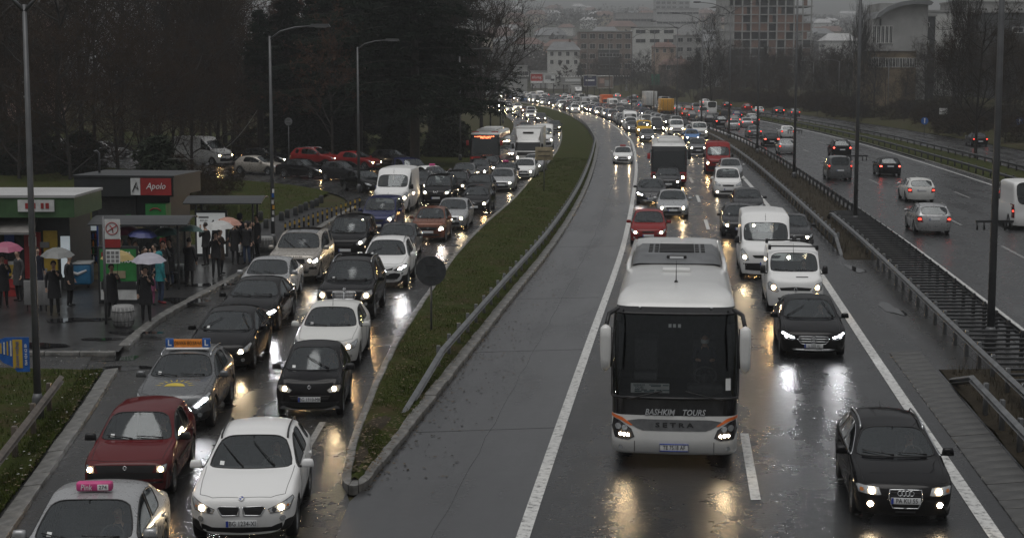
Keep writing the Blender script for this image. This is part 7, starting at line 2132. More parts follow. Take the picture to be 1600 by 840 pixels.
# dark kiosk with red sign
r1 = empty('kiosk', gp(205, 398), -.12); tag(r1, 'dark kiosk with roller shutter and red sign board on its roof edge', 'kiosk')
MB().box((0, 1.5, 1.3), (3.5, 2.8, 2.6)).build('wall', M['kiosk_dark'], r1); MB().box((0, 1.2, 3.0), (4.4, 3.8, .82)).build('fascia', M['kiosk_dark'], r1); MB().box((0, 1.2, 3.45), (4.5, 3.9, .08)).build('roof', M['shelter_dark'], r1)
for k in range(16): MB().bbox((-.6, .06, 1.0 + k * .095), (1.7, .05, .088), .02).build('shutter_slat', M['shutter'], r1)
MB().box((1.45, -.76, 3.02), (1.35, .06, .72)).build('sign_board', M['kiosk_red'], r1); MB().box((.55, -.76, 3.02), (.42, .06, .72)).build('sign_board', M['poster_white'], r1)
label_text(r1, 'Apolo', .38, 'ink_white', (1.45, -.81, 3.04), .9, .3); t = MB(); t.tube([(.42, -.81, 2.8), (.6, -.81, 3.2), (.68, -.81, 2.9), (.5, -.81, 3.05)], .025, 5); t.build('logo', M['ink'], r1)
MB().box((1.35, -.25, 2.0), (.9, .7, .55)).build('display_box', M['poster_green'], r1); MB().tube([(1.1, -.62, 1.98), (1.25, -.62, 2.08), (1.45, -.62, 2.08), (1.6, -.62, 1.98)], .03, 5).build('display_print', M['kiosk_red'], r1)
MB().tube([(-1.7, 1.0, 3.4), (-1.7, 1.0, 4.35), (-1.78, .95, 4.45), (-1.9, .9, 4.42)], .05, 6).build('flue', M['pole_grey'], r1)
rk = random.Random(6)
for root_, xs, zs, yy in ((r0, (-2.4, 1.6), (.4, 2.1), -.02), (r1, (-1.6, 1.6), (.3, 2.0), .02)):   # posters, price cards and stock on the kiosk fronts
    for k in range(14):
        w, h_ = rk.uniform(.15, .4), rk.uniform(.12, .45); MB().box((rk.uniform(*xs), yy - .012 * k, rk.uniform(*zs)), (w, .01, h_)).build('poster', M[rk.choice(['paper', 'kiosk_red', 'kiosk_yellow', 'cooler_blue', 'poster_green', 'tan_board', 'board_back', 'kiosk_dark', 'school_orange'])], root_)
for i, (px, py, n_) in enumerate(((62, 458, 3), (98, 446, 2), (150, 436, 2), (20, 462, 2))):
    for k in range(n_):
        cr = empty('crate', gp(px, py) + Vector((rk.uniform(-.04, .04), 0, k * .30)), rk.uniform(-.3, .3)); tag(cr, '%s crate stacked %s' % (('grey', 'blue', 'brown', 'red')[i], ('beside the near lamp post', 'beside the chest freezer', 'beside the drinks cooler', 'below the kiosk awning')[i]), 'crate', 'crates by the kiosks %d' % i)
        mt_ = M[('bin_grey', 'freezer_blue', 'tan_board', 'kiosk_red')[i]]
        for dx, dy, sx_, sy_ in ((-.24, 0, .02, .36), (.24, 0, .02, .36), (0, -.17, .46, .02), (0, .17, .46, .02)): MB().box((dx, dy, .14), (sx_, sy_, .27)).build('side', mt_, cr)
        MB().box((0, 0, .01), (.48, .36, .02)).build('base', mt_, cr)
# drinks cooler
r2 = empty('drinks_cooler', gp(136, 432)); tag(r2, 'blue lit drinks cooler full of bottles beside the kiosk', 'cooler')
MB().box((0, .38, 1.0), (.95, .7, 2.0)).build('cabinet', M['kiosk_dark'], r2)
for x in (-.46, .46): MB().bbox((x, -.01, 1.0), (.06, .08, 2.0), .01).build('door_frame', M['cooler_blue'], r2)
MB().bbox((-.40, -.02, .95), (.03, .05, 1.55), .005).build('light_strip', M['cooler_light'], r2); MB().box((0, -.01, 1.90), (.86, .08, .20)).build('header', M['cooler_light'], r2); label_text(r2, 'PEPSI', .16, 'cooler_blue', (.05, -.06, 1.90)); MB().box((0, -.01, .1), (.86, .08, .2)).build('base', M['cooler_blue'], r2)
rb = random.Random(2); bm_ = MB().lathe([(.035, 0), (.035, .15), (.014, .20), (.014, .235)], 8).mesh('bottle', M['ink'])
for sh in range(5):
    MB().box((.03, -.0, .30 + sh * .29), (.76, .10, .02)).build('shelf', M['steel'], r2)
    for k in range(8): obj('bottle', bm_, r2, (-.32 + k * .10, -.01, .31 + sh * .29), mat=M[rb.choice(['kiosk_red', 'cooler_blue', 'school_orange', 'kiosk_dark', 'poster_green', 'paper'])])
# freezer chest
r3 = empty('ice_cream_freezer', gp(118, 450), .1); tag(r3, 'blue ice cream chest freezer on the wet pavement', 'freezer')
MB().bbox((0, .35, .50), (1.15, .75, .75), .06).build('body', M['freezer_blue'], r3); MB().bbox((0, .35, .91), (1.2, .8, .07), .03).build('lid', M['poster_white'], r3)
t = MB(); t.tube([(-.45, -.03, .45), (-.2, -.03, .62), (.1, -.03, .52), (.42, -.03, .66)], [.05, .08, .07, .04], 6); t.build('print', M['ink_white'], r3)
for x in (-.45, .45): MB().lathe([(.07, -.03), (.07, .03)], 10, 0, 'X', (x, .1, .07)).build('castor', M['rubber'], r3)
# advertising stand
r4 = empty('advertising_stand', gp(186, 474)); tag(r4, 'green lottery poster stand reading CESTA DESETKA', 'poster stand')
MB().box((0, .1, .98), (1.4, .12, 1.96)).build('frame', M['kiosk_dark'], r4); MB().box((0, .03, 1.32), (1.24, .03, 1.1)).build('poster', M['poster_green'], r4); MB().box((0, .03, .44), (1.24, .03, .62)).build('poster', M['poster_white'], r4); MB().box((0, .01, .62), (1.2, .02, .26)).build('poster_print', M['kiosk_dark'], r4)
label_text(r4, 'ČESTA', .22, 'ink_white', (.12, 0, 1.70), 1.0, .2, bold=.006); label_text(r4, 'DESETKA!', .22, 'ink_white', (.08, 0, 1.48), 1.0, .2, bold=.006); MB().box((-.47, .0, 1.68), (.18, .02, .18)).build('poster_print', M['kiosk_red'], r4); MB().box((.0, .0, 1.0), (.5, .02, .25)).build('poster_print', M['tan_board'], r4)
# bus stop flag
r5 = empty('bus_stop_sign', gp(166, 506)); tag(r5, 'bus stop post with white panel, aircraft symbol and red band', 'bus stop sign')
MB().tube([(0, 0, -.1), (0, 0, 3.4)], .045, 8).build('post', M['pole_grey'], r5); MB().box((.27, 0, 3.0), (.5, .04, .62)).build('panel', M['poster_white'], r5); MB().box((.27, 0, 2.55), (.5, .04, .26)).build('band', M['kiosk_red'], r5); MB().box((.27, 0, 2.14), (.44, .03, .44)).build('timetable', M['paper'], r5)
for i in range(3):
    for j in range(3): MB().box((.13 + .14 * i, -.02, 2.0 + .13 * j), (.10, .01, .09)).build('timetable_print', M['board_back'], r5)
t = MB(); t.tube([(.27 + .19 * math.cos(a), -.03, 3.02 + .19 * math.sin(a)) for a in [2 * PI * k / 20 for k in range(20)]], .014, 5, closed=True); t.tube([(.13, -.03, 2.93), (.41, -.03, 3.11)], .016, 5); t.tube([(.2, -.03, 3.13), (.29, -.03, 3.02), (.3, -.03, 2.88)], .014, 5); t.build('symbol', M['kiosk_red'], r5)
# shelters
def shelter(p, w, label, ad, rz=0.0):
    r = empty('bus_shelter', p, rz); tag(r, label, 'bus shelter')
    for x in (-w / 2, w / 2):
        for yy in (0, 1.3): MB().bbox((x, yy, 1.2), (.08, .08, 2.4), .015).build('post', M['shelter_dark'], r)
    v = []; n_ = 7
    for i in range(n_):
        u = i / (n_ - 1); yy = lerp(-.5, 1.6, u); z = 2.42 + .22 * math.sin(u * PI * .8)
        v += [(-w / 2 - .45, yy, z), (w / 2 + .45, yy, z), (-w / 2 - .45, yy, z - .05), (w / 2 + .45, yy, z - .05)]
    f = []
    for i in range(n_ - 1):
        q = i * 4; f += [(q, q + 1, q + 5, q + 4), (q + 2, q + 6, q + 7, q + 3), (q, q + 4, q + 6, q + 2), (q + 1, q + 3, q + 7, q + 5)]
    f += [(0, 2, 3, 1), (n_ * 4 - 4, n_ * 4 - 3, n_ * 4 - 1, n_ * 4 - 2)]
    t = MB(); t.add(v, f); t.build('roof', M['shelter_dark'], r)
    for k in range(3): MB().box((lerp(-w / 2, w / 2, (k + .5) / 3), 1.3, 1.25), (w / 3 - .08, .02, 1.9)).build('back_pane', M['glass_clear'], r)
    MB().bbox((0, 1.05, .48), (w * .8, .35, .06), .02).build('bench', M['steel_dark'], r)
    if ad:
        MB().box((ad, -.05, 1.1), (1.36, .16, 1.95)).build('advert_frame', M['shelter_dark'], r); MB().box((ad, -.14, 1.12), (1.2, .03, 1.72)).build('poster', M['poster_lit'], r)
        t = MB(); t.slab([(-.2, .0), (.2, .0), (0, .36)], Matrix.Translation((ad + .1, -.165, 1.35)), .012); t.slab([(-.12, -.55), (.3, -.55), (.22, -.05), (-.05, -.05)], Matrix.Translation((ad + .1, -.165, 1.3)), .012); t.build('poster_print', M['ink'], r)
        MB().box((ad - .3, -.165, 1.80), (.42, .012, .07)).build('poster_print', M['board_back'], r); label_text(r, 'BERLIN', .10, 'ink', (ad - .3, -.165, 1.66))
    return r
shelter(gp(222, 452), 2.7, 'dark bus shelter behind the green poster stand', 0); shelter(gp(352, 405), 2.4, 'bus shelter with a lit white advert panel', -.55)
# concrete litter bins
for i, (px, py, lab) in enumerate(((193, 510, 'round slatted litter bin beside the bus stop post'), (283, 441, 'round slatted litter bin between the waiting people'), (415, 393, 'round slatted litter bin by the stickered lamp post'))):
    r = empty('litter_bin', gp(px, py)); tag(r, lab, 'litter bin')
    MB().lathe([(.26, 0), (.32, .12), (.335, .35), (.32, .58), (.28, .68)], 16).build('drum', M['bin_grey'], r)
    for k in range(16):
        a = 2 * PI * k / 16; MB().tube([(.29 * math.cos(a), .29 * math.sin(a), .06), (.345 * math.cos(a), .345 * math.sin(a), .35), (.30 * math.cos(a), .30 * math.sin(a), .66)], .03, 5).build('slat', M['bin_grey'], r)
    for z in (.2, .5): MB().tube([(.355 * math.cos(a), .355 * math.sin(a), z) for a in [2 * PI * k / 18 for k in range(18)]], .014, 4, closed=True).build('hoop', M['steel_dark'], r)
for px, lab in ((53, 'blank grey notice board left of the near lamp post'), (82, 'blank grey notice board right of the near lamp post')):
    r = empty('notice_board', gp(px, 486)); tag(r, lab, 'board'); MB().bbox((0, 0, .62), (.62, .05, .82), .05).build('panel', M['board_back'], r)
    for x in (-.22, .22): MB().tube([(x, .05, 0), (x, .05, .9)], .02, 5).build('leg', M['steel_dark'], r)
# fish-shaped board on the near lamp post
P = at(60, 655); r = empty('advert_board', (P.x - .50, P.y - .15, 1.15), .08); tag(r, 'blue fish-shaped board with yellow panel and phone number on the lamp post', 'sign')
t = MB(); t.slab([(-.34, .55), (-.30, .75), (-.15, .80), (.38, .80), (.38, .0), (.10, .0), (.0, .12), (-.22, .22), (-.36, .40)], Matrix.Identity(4), .03); t.build('plate', M['sign_blue'], r); MB().box((.12, -.02, .42), (.22, .012, .66)).build('panel', M['kiosk_yellow'], r)
for k, txt in enumerate(('ČASOVI VOŽNJE', '064 434 62 89')): label_text(r, txt, .085, 'sign_blue' if k == 0 else 'ink_white', (.12 + .19 * k, -.035, .40), 1.0, 0, -PI / 2)
for k in range(4): MB().box((-.03 - .075 * k, -.02, .55), (.035, .012, .36 - .04 * k)).build('print_line', M['kiosk_yellow' if k % 2 else 'litter_pale'], r)
# bollards
bm1 = MB().lathe([(.045, -.05), (.045, .62), (.03, .67), (0, .68)], 10); bmA = bm1.mesh('tube', M['ink'])
sl_ = MB().lathe([(.048, .10), (.048, .24)], 10, cap=False).mesh('yellow_band', M['kiosk_yellow']); sl2 = MB().lathe([(.048, .40), (.048, .56)], 10, cap=False).mesh('yellow_band', M['kiosk_yellow'])
for k in range(17):
    u = k / 16; P = gp(lerp(446, 562, u), lerp(368, 325, u)); r = empty('bollard', P); tag(r, 'slim black and yellow bollard in the row beside the slip road', 'bollard', 'yellow banded bollards')
    obj('tube', bmA, r); obj('yellow_band', sl2, r)
    if k % 2: obj('yellow_band', sl_, r)
bs = MB().bbox((0, 0, .2), (.26, .26, .46), .03); bsm = bs.mesh('block', M['kiosk_dark']); bct = MB().bbox((0, 0, .44), (.20, .20, .04), .015).mesh('cap', M['shelter_dark'])
for px, py in ((407, 343), (416, 356), (440, 344), (449, 340), (462, 336), (470, 332), (478, 328), (488, 325), (495, 322), (502, 317)):
    r = empty('bollard', gp(px, py)); tag(r, 'short square black bollard along the lawn edge', 'bollard', 'short black bollards'); obj('block', bsm, r); obj('cap', bct, r)
# overhead wires
for a, b, lab in (((402, 172, 120), (262, 248, 72), 'thin slack wire running down to the dark kiosk'), ):
    A, B = atY(*a), atY(*b); pts = [A.lerp(B, k / 14) - Vector((0, 0, 1.2 * math.sin(PI * k / 14))) for k in range(15)]
    tag(MB().tube(pts, .010, 4).build('overhead_wire', M['wire_grey']), lab, 'wire')
# ------------------------------------------------------------------ extras fixed to vehicles
def on_car(label): return HERO[label]
def roof_sign(label, mat, txt=None, w=.42):
    o, pr = on_car(label); S = pr['S']; h, _ = fit(S['_bvh'], 0, -S['L'] / 2 + S['yrf'] + .38, 'T')
    b = MB().bbox((0, h.y, h.z + .09), (w, .16, .15), .04).build('roof_sign', M[mat], o)
    if txt:
        me = text_mesh('Pink', .13, M['ink_white'], .004, .8, .15); me.transform(Matrix.Translation((-.12, h.y - .086, h.z + .085))); obj('lettering', me, b)
        MB().bbox((.14, h.y - .082, h.z + .085), (.17, .01, .09), .004).build('number_field', M['ink_white'], b)
        me = text_mesh(txt, .085, M['ink'], .004); me.transform(Matrix.Translation((.14, h.y - .09, h.z + .085))); obj('lettering', me, b)
roof_sign('silver taxi with a pink roof sign reading 274', 'pink', '274', .56)
roof_sign('dark estate taxi with pink roof sign behind the silver estate', 'pink'); roof_sign('white taxi with pink roof sign seen over the black people carrier', 'pink'); roof_sign('white taxi saloon with red roof sign alone in the outer lane', 'kiosk_red', None, .5)
o, pr = on_car('grey driving school car with orange roof board and sun on its bonnet'); S = pr['S']; h, _ = fit(S['_bvh'], 0, -S['L'] / 2 + S['yrf'] + .42, 'T'); hy, hz_ = h.y, h.z
b = MB().bbox((0, hy, hz_ + .03), (1.0, .24, .04), .01).build('roof_board_base', M['ink_white'], o)
b = MB().bbox((0, hy, hz_ + .15), (.66, .05, .19), .01).build('roof_board', M['school_orange'], o); me = text_mesh('ОБУКА ВОЗАЧА', .115, M['ink'], .004, .72); me.transform(Matrix.Translation((0, hy - .03, hz_ + .15))); obj('lettering', me, b)
for s in (-1, 1):
    q = MB().bbox((s * .43, hy, hz_ + .16), (.19, .06, .21), .01).build('learner_plate', M['sign_blue'], o); me = text_mesh('L', .19, M['ink_white'], .004, 1, 0, .004); me.transform(Matrix.Translation((s * .43, hy - .036, hz_ + .16))); obj('lettering', me, q)
yc_ = -S['L'] / 2 + .52; t = MB()
vs, fs = patch(S['_bvh'], [(.24 * math.cos(a), yc_ + .18 * math.sin(a)) for a in [PI * k / 8 for k in range(9)]], 'T', .005, 8, 2); t.add(vs, fs, 0, True)
for k in range(9):
    a = PI * (k + .5) / 9 ; ca, sa = math.cos(a), math.sin(a); ra, rb_ = .30, .46
    vs, fs = patch(S['_bvh'], [(ca * ra - sa * .02, yc_ + (sa * ra + ca * .02) * .9), (ca * ra + sa * .02, yc_ + (sa * ra - ca * .02) * .9), (ca * rb_, yc_ + sa * rb_ * .9)], 'T', .005, 3, 1); t.add(vs, fs, 0, True)
t.build('sun_emblem', M['sun_yellow'], o)
o, pr = on_car('white panel van with diamond badge and black roof bars'); S = pr['S']
for yy in (1.75, 3.9):
    MB().bbox((0, -S['L'] / 2 + yy, 2.06), (1.66, .06, .05), .015).build('roof_bar', M['ink'], o)
    for s in (-1, 1): MB().bbox((s * .80, -S['L'] / 2 + yy, 2.02), (.10, .12, .16), .02).build('roof_bar_foot', M['ink'], o)
vs, fs = patch(S['_bvh'], [(0.02, 1.16), (.42, 1.16), (.42, 1.185), (.02, 1.185)], 'F', .006, 6, 1); obj('bonnet_vent', raw_mesh('bonnet_vent', vs, fs, M['ink']), o)
for lb_, mk in (('black people carrier with pale lion badge facing the traffic', 'lion'),):
    o, pr = on_car(lb_); S = pr['S']; h, nn = fit(S['_bvh'], 0, S['hf'] - .06, 'F'); t = MB(); bs_ = .26
    c = h + Vector((0, -.03, 0)); t.tube([c + Vector((-bs_ * .5, 0, bs_ * .3)), c + Vector((-bs_ * .35, 0, -bs_ * .3)), c + Vector((0, 0, bs_ * .1)), c + Vector((bs_ * .35, 0, -bs_ * .3)), c + Vector((bs_ * .5, 0, bs_ * .3))], .016, 5); t.build('badge', M['chrome'], o)
for lb_, mat in (('black hatchback with crossed wipers next to the median, ahead of a silver estate', 'chrome'),): pass
# luxury car: black roof skin
o, pr = on_car('champagne off-road car with black roof and clamshell bonnet'); S = pr['S']; y0, y1 = -S['L'] / 2 + S['yrf'] + .16, -S['L'] / 2 + 4.5
vs, fs = patch(S['_bvh'], [(-.62, y0), (.62, y0), (.62, y1), (-.62, y1)], 'T', .006, 8, 12); obj('roof_skin', raw_mesh('roof_skin', vs, fs, M['bus_black']), o)
h, _ = fit(S['_bvh'], 0, S['hf'] - .02, 'F'); me = text_mesh('R A N G E   R O V E R', .07, M['ink'], .004, 1.1, 0, .003); me.transform(Matrix.Translation((0, h.y - .0, S['hf'] + .03))); 
for v in me.vertices:
    hh, nn = fit(S['_bvh'], v.co.x, S['hf'] - .055 + (v.co.z - S['hf'] - .03), 'F'); v.co = hh + nn * .008
obj('lettering', me, o)
# ------------------------------------------------------------------ people: one skinned body each
for n_, c in (('coat_black', (.012, .012, .014)), ('coat_navy', (.015, .018, .035)), ('coat_grey', (.045, .045, .048)), ('coat_teal', (.02, .20, .22)), ('coat_brown', (.05, .035, .025)), ('jeans', (.04, .06, .11)), ('trousers_dark', (.015, .015, .017)), ('shoe_dark', (.012, .012, .012)), ('shoe_red', (.30, .04, .05)), ('coat_pink', (.22, .06, .12)), ('bag_white', (.6, .6, .6))):
    simple(n_, c, .8, vary=.3, scale=10)
def skin_body(J, E, mats):
    """J: name -> (x, y, z, radius, material index); E: joint pairs, pelvis first"""
    names = list(J); idx = {n_: i for i, n_ in enumerate(names)}
    me = bpy.data.meshes.new('body'); me.from_pydata([J[n_][:3] for n_ in names], [(idx[a], idx[b]) for a, b in E], [])
    o = bpy.data.objects.new('body', me); md = o.modifiers.new('k', 'SKIN'); md.use_smooth_shade = True
    sv = me.skin_vertices[0].data
    for i, n_ in enumerate(names): r = J[n_][3]; r = r if isinstance(r, tuple) else (r, r); sv[i].radius = r; sv[i].use_root = (n_ == 'pelvis')
    sb = o.modifiers.new('s', 'SUBSURF'); sb.levels = 1; sb.render_levels = 1
    em = evaluated(o)
    bpy.data.objects.remove(o)
    em.materials.clear()
    for m_ in mats: em.materials.append(m_)
    seg = [(Vector(J[a][:3]), Vector(J[b][:3]), J[b][4]) for a, b in E]
    for p in em.polygons:
        c = p.center; best = (9, 0)
        for a, b, k in seg:
            d = b - a; t = max(0, min(1, (c - a).dot(d) / max(d.dot(d), 1e-9))); q = (c - a - d * t).length
            if q < best[0]: best = (q, k)
        p.material_index = best[1]; p.use_smooth = True
    return em
def joints(pose, female=False):
    J = {}; E = []
    def add(n_, p, r, m_, par=None):
        J[n_] = (p[0], p[1], p[2], r, m_)
        if par: E.append((par, n_))
    sit = pose == 'drive'
    pz = .95 if not sit else .12
    add('pelvis', (0, 0, pz), (.15, .12), 1)
    add('waist', (0, .0, pz + .16), (.145, .11), 2, 'pelvis'); add('chest', (0, .01, pz + .36), (.165, .12), 2, 'waist'); add('neck0', (0, .015, pz + .52), (.075, .07), 2, 'chest')
    add('neck', (0, .0, pz + .58), .052, 0, 'neck0'); add('jaw', (0, -.015, pz + .65), (.068, .075), 0, 'neck'); add('brow', (0, -.01, pz + .73), (.080, .095), 0, 'jaw'); add('crown', (0, .0, pz + .79), (.065, .075), 0, 'brow')
    add('nose', (0, -.115, pz + .685), .012, 0, 'brow')
    for s in (1, -1):
        n_ = 'LR'[s > 0]
        add('hip' + n_, (s * .09, 0, pz - .04), .095, 1, 'pelvis')
        if sit:
            add('knee' + n_, (s * .13, -.44, pz + .08), .072, 1, 'hip' + n_); add('ankle' + n_, (s * .13, -.62, pz - .30), .048, 1, 'knee' + n_); add('toe' + n_, (s * .14, -.80, pz - .33), .04, 3, 'ankle' + n_)
        else:
            f = (.05 if pose == 'walk' and s > 0 else -.12 if pose == 'walk' else 0)
            add('knee' + n_, (s * .10, -.02 - f, .50), .068, 1, 'hip' + n_); add('ankle' + n_, (s * .11, .03 + f * .6, .10), .048, 1, 'knee' + n_); add('heel' + n_, (s * .11, .04 + f * .6, .045), .042, 3, 'ankle' + n_); add('toe' + n_, (s * .13, -.14 + f * .6, .035), .034, 3, 'heel' + n_)
        add('sho' + n_, (s * .18, .02, pz + .47), .068, 2, 'chest')
        if sit: el, wr = (s * .26, -.16, pz + .26), (s * .17, -.40, pz + .32)
        elif pose == 'umbrella' and s > 0: el, wr = (.25, -.06, pz + .22), (.13, -.24, pz + .38)
        elif pose == 'phone' and s > 0: el, wr = (.24, -.12, pz + .24), (.12, -.16, pz + .60)
        else: el, wr = (s * .25, .04, pz + .20), (s * .25, -.05, pz - .05)
        add('elb' + n_, el, .052, 2, 'sho' + n_); add('wri' + n_, wr, .036, 2, 'elb' + n_)
        W = Vector(wr); d = (W - Vector(el)).normalized(); pm = W + d * .075
        add('palm' + n_, pm, (.036, .022), 0, 'wri' + n_)
        ax = d.orthogonal().normalized(); sd = Vector((0, 0, 1)).cross(d); sd = sd.normalized() if sd.length > .1 else Vector((0, 1, 0)); cu = d.cross(sd).normalized() * (-1 if sit else 1)
        for k in range(4):
            b0 = pm + sd * (.027 - .018 * k) + d * .03; ln = (.035, .042, .040, .030)[k]
            add('f%d%s' % (k, n_), b0, .0085, 0, 'palm' + n_); add('g%d%s' % (k, n_), b0 + d * ln * .8 + cu * ln * .5, .008, 0, 'f%d%s' % (k, n_)); add('h%d%s' % (k, n_), b0 + d * ln * .9 + cu * ln * 1.3, .007, 0, 'g%d%s' % (k, n_))
        t0 = pm + sd * .04 - d * .02; add('t0' + n_, t0, .010, 0, 'palm' + n_); add('t1' + n_, t0 + sd * .02 + d * .03 + cu * .015, .009, 0, 't0' + n_)
    return J, E, pz
_body = {}
def person(p, rz, pose, coat, legs, label, shoe='shoe_dark', hair='hair', h=1.0, long=True, hood=None, mask=False, group=None, bag=None):
    k = (pose, coat, legs, shoe)
    J, E, pz = joints(pose)
    if k not in _body: _body[k] = skin_body(J, E, [M['skin'], M[legs], M[coat], M[shoe]])
    root = empty('person', p, rz); root.scale = (h, h, h); tag(root, label, 'person', group)
    obj('body', _body[k], root)
    t = MB(); c = Vector((0, .012, pz + .735)); prof = []
    for i in range(7):
        a = i / 6 * PI * .62; prof.append((.098 * math.sin(a) + (0 if i else .0), .115 * math.cos(a)))
    t.lathe(prof[::-1], 14, 0, 'Z', c)
    for i, v in enumerate(t.v):
        if v[1] < -.045 and v[2] < c.z + .055: t.v[i] = (v[0], v[1] + .07, v[2] + .02)
    if hood: t2 = MB(); t2.lathe([(.06, -.16), (.115, -.10), (.125, .02), (.09, .11), (0, .135)], 12, 0, 'Z', c + Vector((0, .03, 0))); t2.build('hood', M[hood], root)
    t.build('hair', M[hair], root)
    for s in (1, -1): MB().lathe([(0, -.008), (.009, 0), (0, .008)], 6, 0, 'Y', (s * .032, -.098, pz + .715)).build('eye', M['ink'], root); MB().bbox((s * .082, .0, pz + .70), (.018, .04, .055), .008).build('ear', M['skin'], root)
    MB().bbox((0, -.094, pz + .645), (.045, .01, .010), .004).build('mouth', M['shoe_red'], root)
    if long and pose != 'drive':
        t = MB(); v = []; n_ = 14
        for z, rx, ry in ((pz + .42, .185, .145), (pz + .16, .175, .14), (pz - .1, .20, .165), (pz - .38 if long == True else pz - .16, .22, .18)):
            for q in range(n_): a = 2 * PI * q / n_; v.append((rx * math.cos(a), ry * math.sin(a) + .01, z))
        f = [(i * n_ + q, i * n_ + (q + 1) % n_, (i + 1) * n_ + (q + 1) % n_, (i + 1) * n_ + q) for i in range(3) for q in range(n_)]
        t.add(v, f, 0, True); t.build('coat', M[coat], root)
    if mask: t = MB(); t.lathe([(.075, -.05), (.088, -.01), (.08, .035)], 14, 0, 'Z', (0, -.025, pz + .66), cap=False); t.build('face_mask', M['bag_white'], root)
    if bag: MB().bbox((-.27, -.05, pz - .28), (.10, .24, .34), .04).build('carrier_bag', M[bag], root)
    return root
for n_, c in (('umb_yellow', (.36, .27, .10)), ('umb_lilac', (.34, .33, .38)), ('umb_grey', (.16, .165, .16)), ('umb_white', (.42, .42, .41)), ('umb_peach', (.40, .21, .16)), ('umb_blue', (.04, .05, .16)), ('umb_teal', (.05, .11, .10)), ('umb_pink', (.30, .07, .13))):
    simple(n_, c, .45, vary=.12, scale=4)
def umbrella(p, rz, mat, label, h=1.0, R=.55, lean=.1):
    root = empty('umbrella', p, rz); root.rotation_euler = (lean, 0, rz); tag(root, label, 'umbrella')
    t = MB(); n_ = 8; v = [(0, 0, .30)]
    for k, (q, z) in enumerate(((.35, .275), (.7, .19), (1.0, .04))):
        for i in range(n_ * 2):
            a = PI * i / n_; rr = R * q * (1 if i % 2 == 0 else .93); v.append((rr * math.cos(a), rr * math.sin(a), z + (.0 if i % 2 == 0 else .015 * q)))
    m_ = n_ * 2; f = [(0, 1 + i, 1 + (i + 1) % m_) for i in range(m_)] + [(1 + k * m_ + i, 1 + (k + 1) * m_ + i, 1 + (k + 1) * m_ + (i + 1) % m_, 1 + k * m_ + (i + 1) % m_) for k in range(2) for i in range(m_)]
    t.add(v, f, 0, False); t.build('canopy', M[mat], root)
    MB().tube([(0, 0, -.55), (0, 0, .36)], .008, 6).build('shaft', M['steel_dark'], root); MB().tube([(0, 0, -.52), (0, 0, -.64), (.03, 0, -.68), (.06, 0, -.64)], .014, 6).build('handle', M['ink'], root)
    for i in range(n_):
        a = 2 * PI * i / n_; MB().tube([(0, 0, .285), (R * .7 * math.cos(a), R * .7 * math.sin(a), .18), (R * math.cos(a), R * math.sin(a), .03)], .005, 4).build('rib', M['steel_dark'], root)
    return root
def walker(px, py, rz, pose, coat, legs, lab, umb=None, ulab=None, **k):
    P = gp(px, py); o = person(P, rz, pose, coat, legs, lab, **k)
    if umb:
        hs = k.get('h', 1.0); d = Matrix.Rotation(rz, 3, 'Z') @ Vector((.13, -.30, 0)); umbrella(P + d * hs + Vector((0, 0, 1.42 * hs + .52)), rz, umb, ulab)
    return o
walker(176, 498, .5, 'umbrella', 'coat_black', 'trousers_dark', 'person in dark coat holding a yellow umbrella at the bus stop', 'umb_yellow', 'yellow umbrella over a dark-coated person')
walker(229, 503, .2, 'umbrella', 'coat_black', 'trousers_dark', 'person in long black coat holding a lilac umbrella', 'umb_lilac', 'lilac grey umbrella over the long black coat')
walker(252, 474, 2.2, 'stand', 'coat_teal', 'jeans', 'person in turquoise hooded jacket and red shoes', shoe='shoe_red', hood='coat_teal', long='short')
walker(240, 476, 2.0, 'stand', 'coat_pink', 'coat_pink', 'small child in pink beside the turquoise jacket', h=.62, long='short')
walker(86, 492, .3, 'umbrella', 'coat_black', 'trousers_dark', 'person under a grey umbrella behind the notice boards', 'umb_grey', 'grey umbrella behind the notice boards')
walker(6, 480, .4, 'umbrella', 'coat_black', 'trousers_dark', 'person at the green kiosk holding a pink umbrella', 'umb_pink', 'pink umbrella in front of the green kiosk', bag='bag_white')
walker(297, 446, 2.8, 'umbrella', 'coat_black', 'trousers_dark', 'person in black coat under a dark grey-green umbrella', 'umb_teal', 'dark grey-green umbrella beside the litter bin')
walker(338, 434, .3, 'umbrella', 'coat_black', 'trousers_dark', 'person in black jacket under a white umbrella', 'umb_white', 'white umbrella in front of the advert panel', long='short')
walker(345, 428, 1.2, 'umbrella', 'coat_brown', 'trousers_dark', 'person under a peach umbrella at the shelter advert', 'umb_peach', 'peach umbrella against the shelter advert')
walker(368, 413, .4, 'phone', 'coat_black', 'trousers_dark', 'man in dark jacket with a hand at his ear by the shelter')
walker(386, 413, -.3, 'stand', 'coat_black', 'jeans', 'person in black hooded jacket and blue jeans holding a white bag', hood='coat_black', bag='bag_white', long='short')
walker(377, 402, 2.4, 'stand', 'coat_navy', 'trousers_dark', 'tall person in navy hood behind the jeans wearer', hood='coat_navy', h=1.06)
walker(402, 400, -.9, 'stand', 'coat_grey', 'trousers_dark', 'person in dark grey coat next to the lamp post bin')
walker(213, 452, .8, 'umbrella', 'coat_navy', 'trousers_dark', 'person in the shelter under a blue umbrella', 'umb_blue', 'blue umbrella inside the bus shelter')
walker(266, 446, -.6, 'umbrella', 'coat_grey', 'jeans', 'person beside the shelter under a teal umbrella', 'umb_teal', 'teal umbrella beside the bus shelter', h=.98)
walker(110, 478, 1.4, 'stand', 'coat_black', 'trousers_dark', 'dark figure waiting between cooler and notice boards')
walker(30, 470, -.7, 'stand', 'coat_grey', 'trousers_dark', 'dark figure at the kiosk counter')
walker(204, 445, -.4, 'umbrella', 'coat_black', 'trousers_dark', 'person by the dark kiosk under a bright pink umbrella', 'umb_pink', 'bright pink umbrella before the dark kiosk')
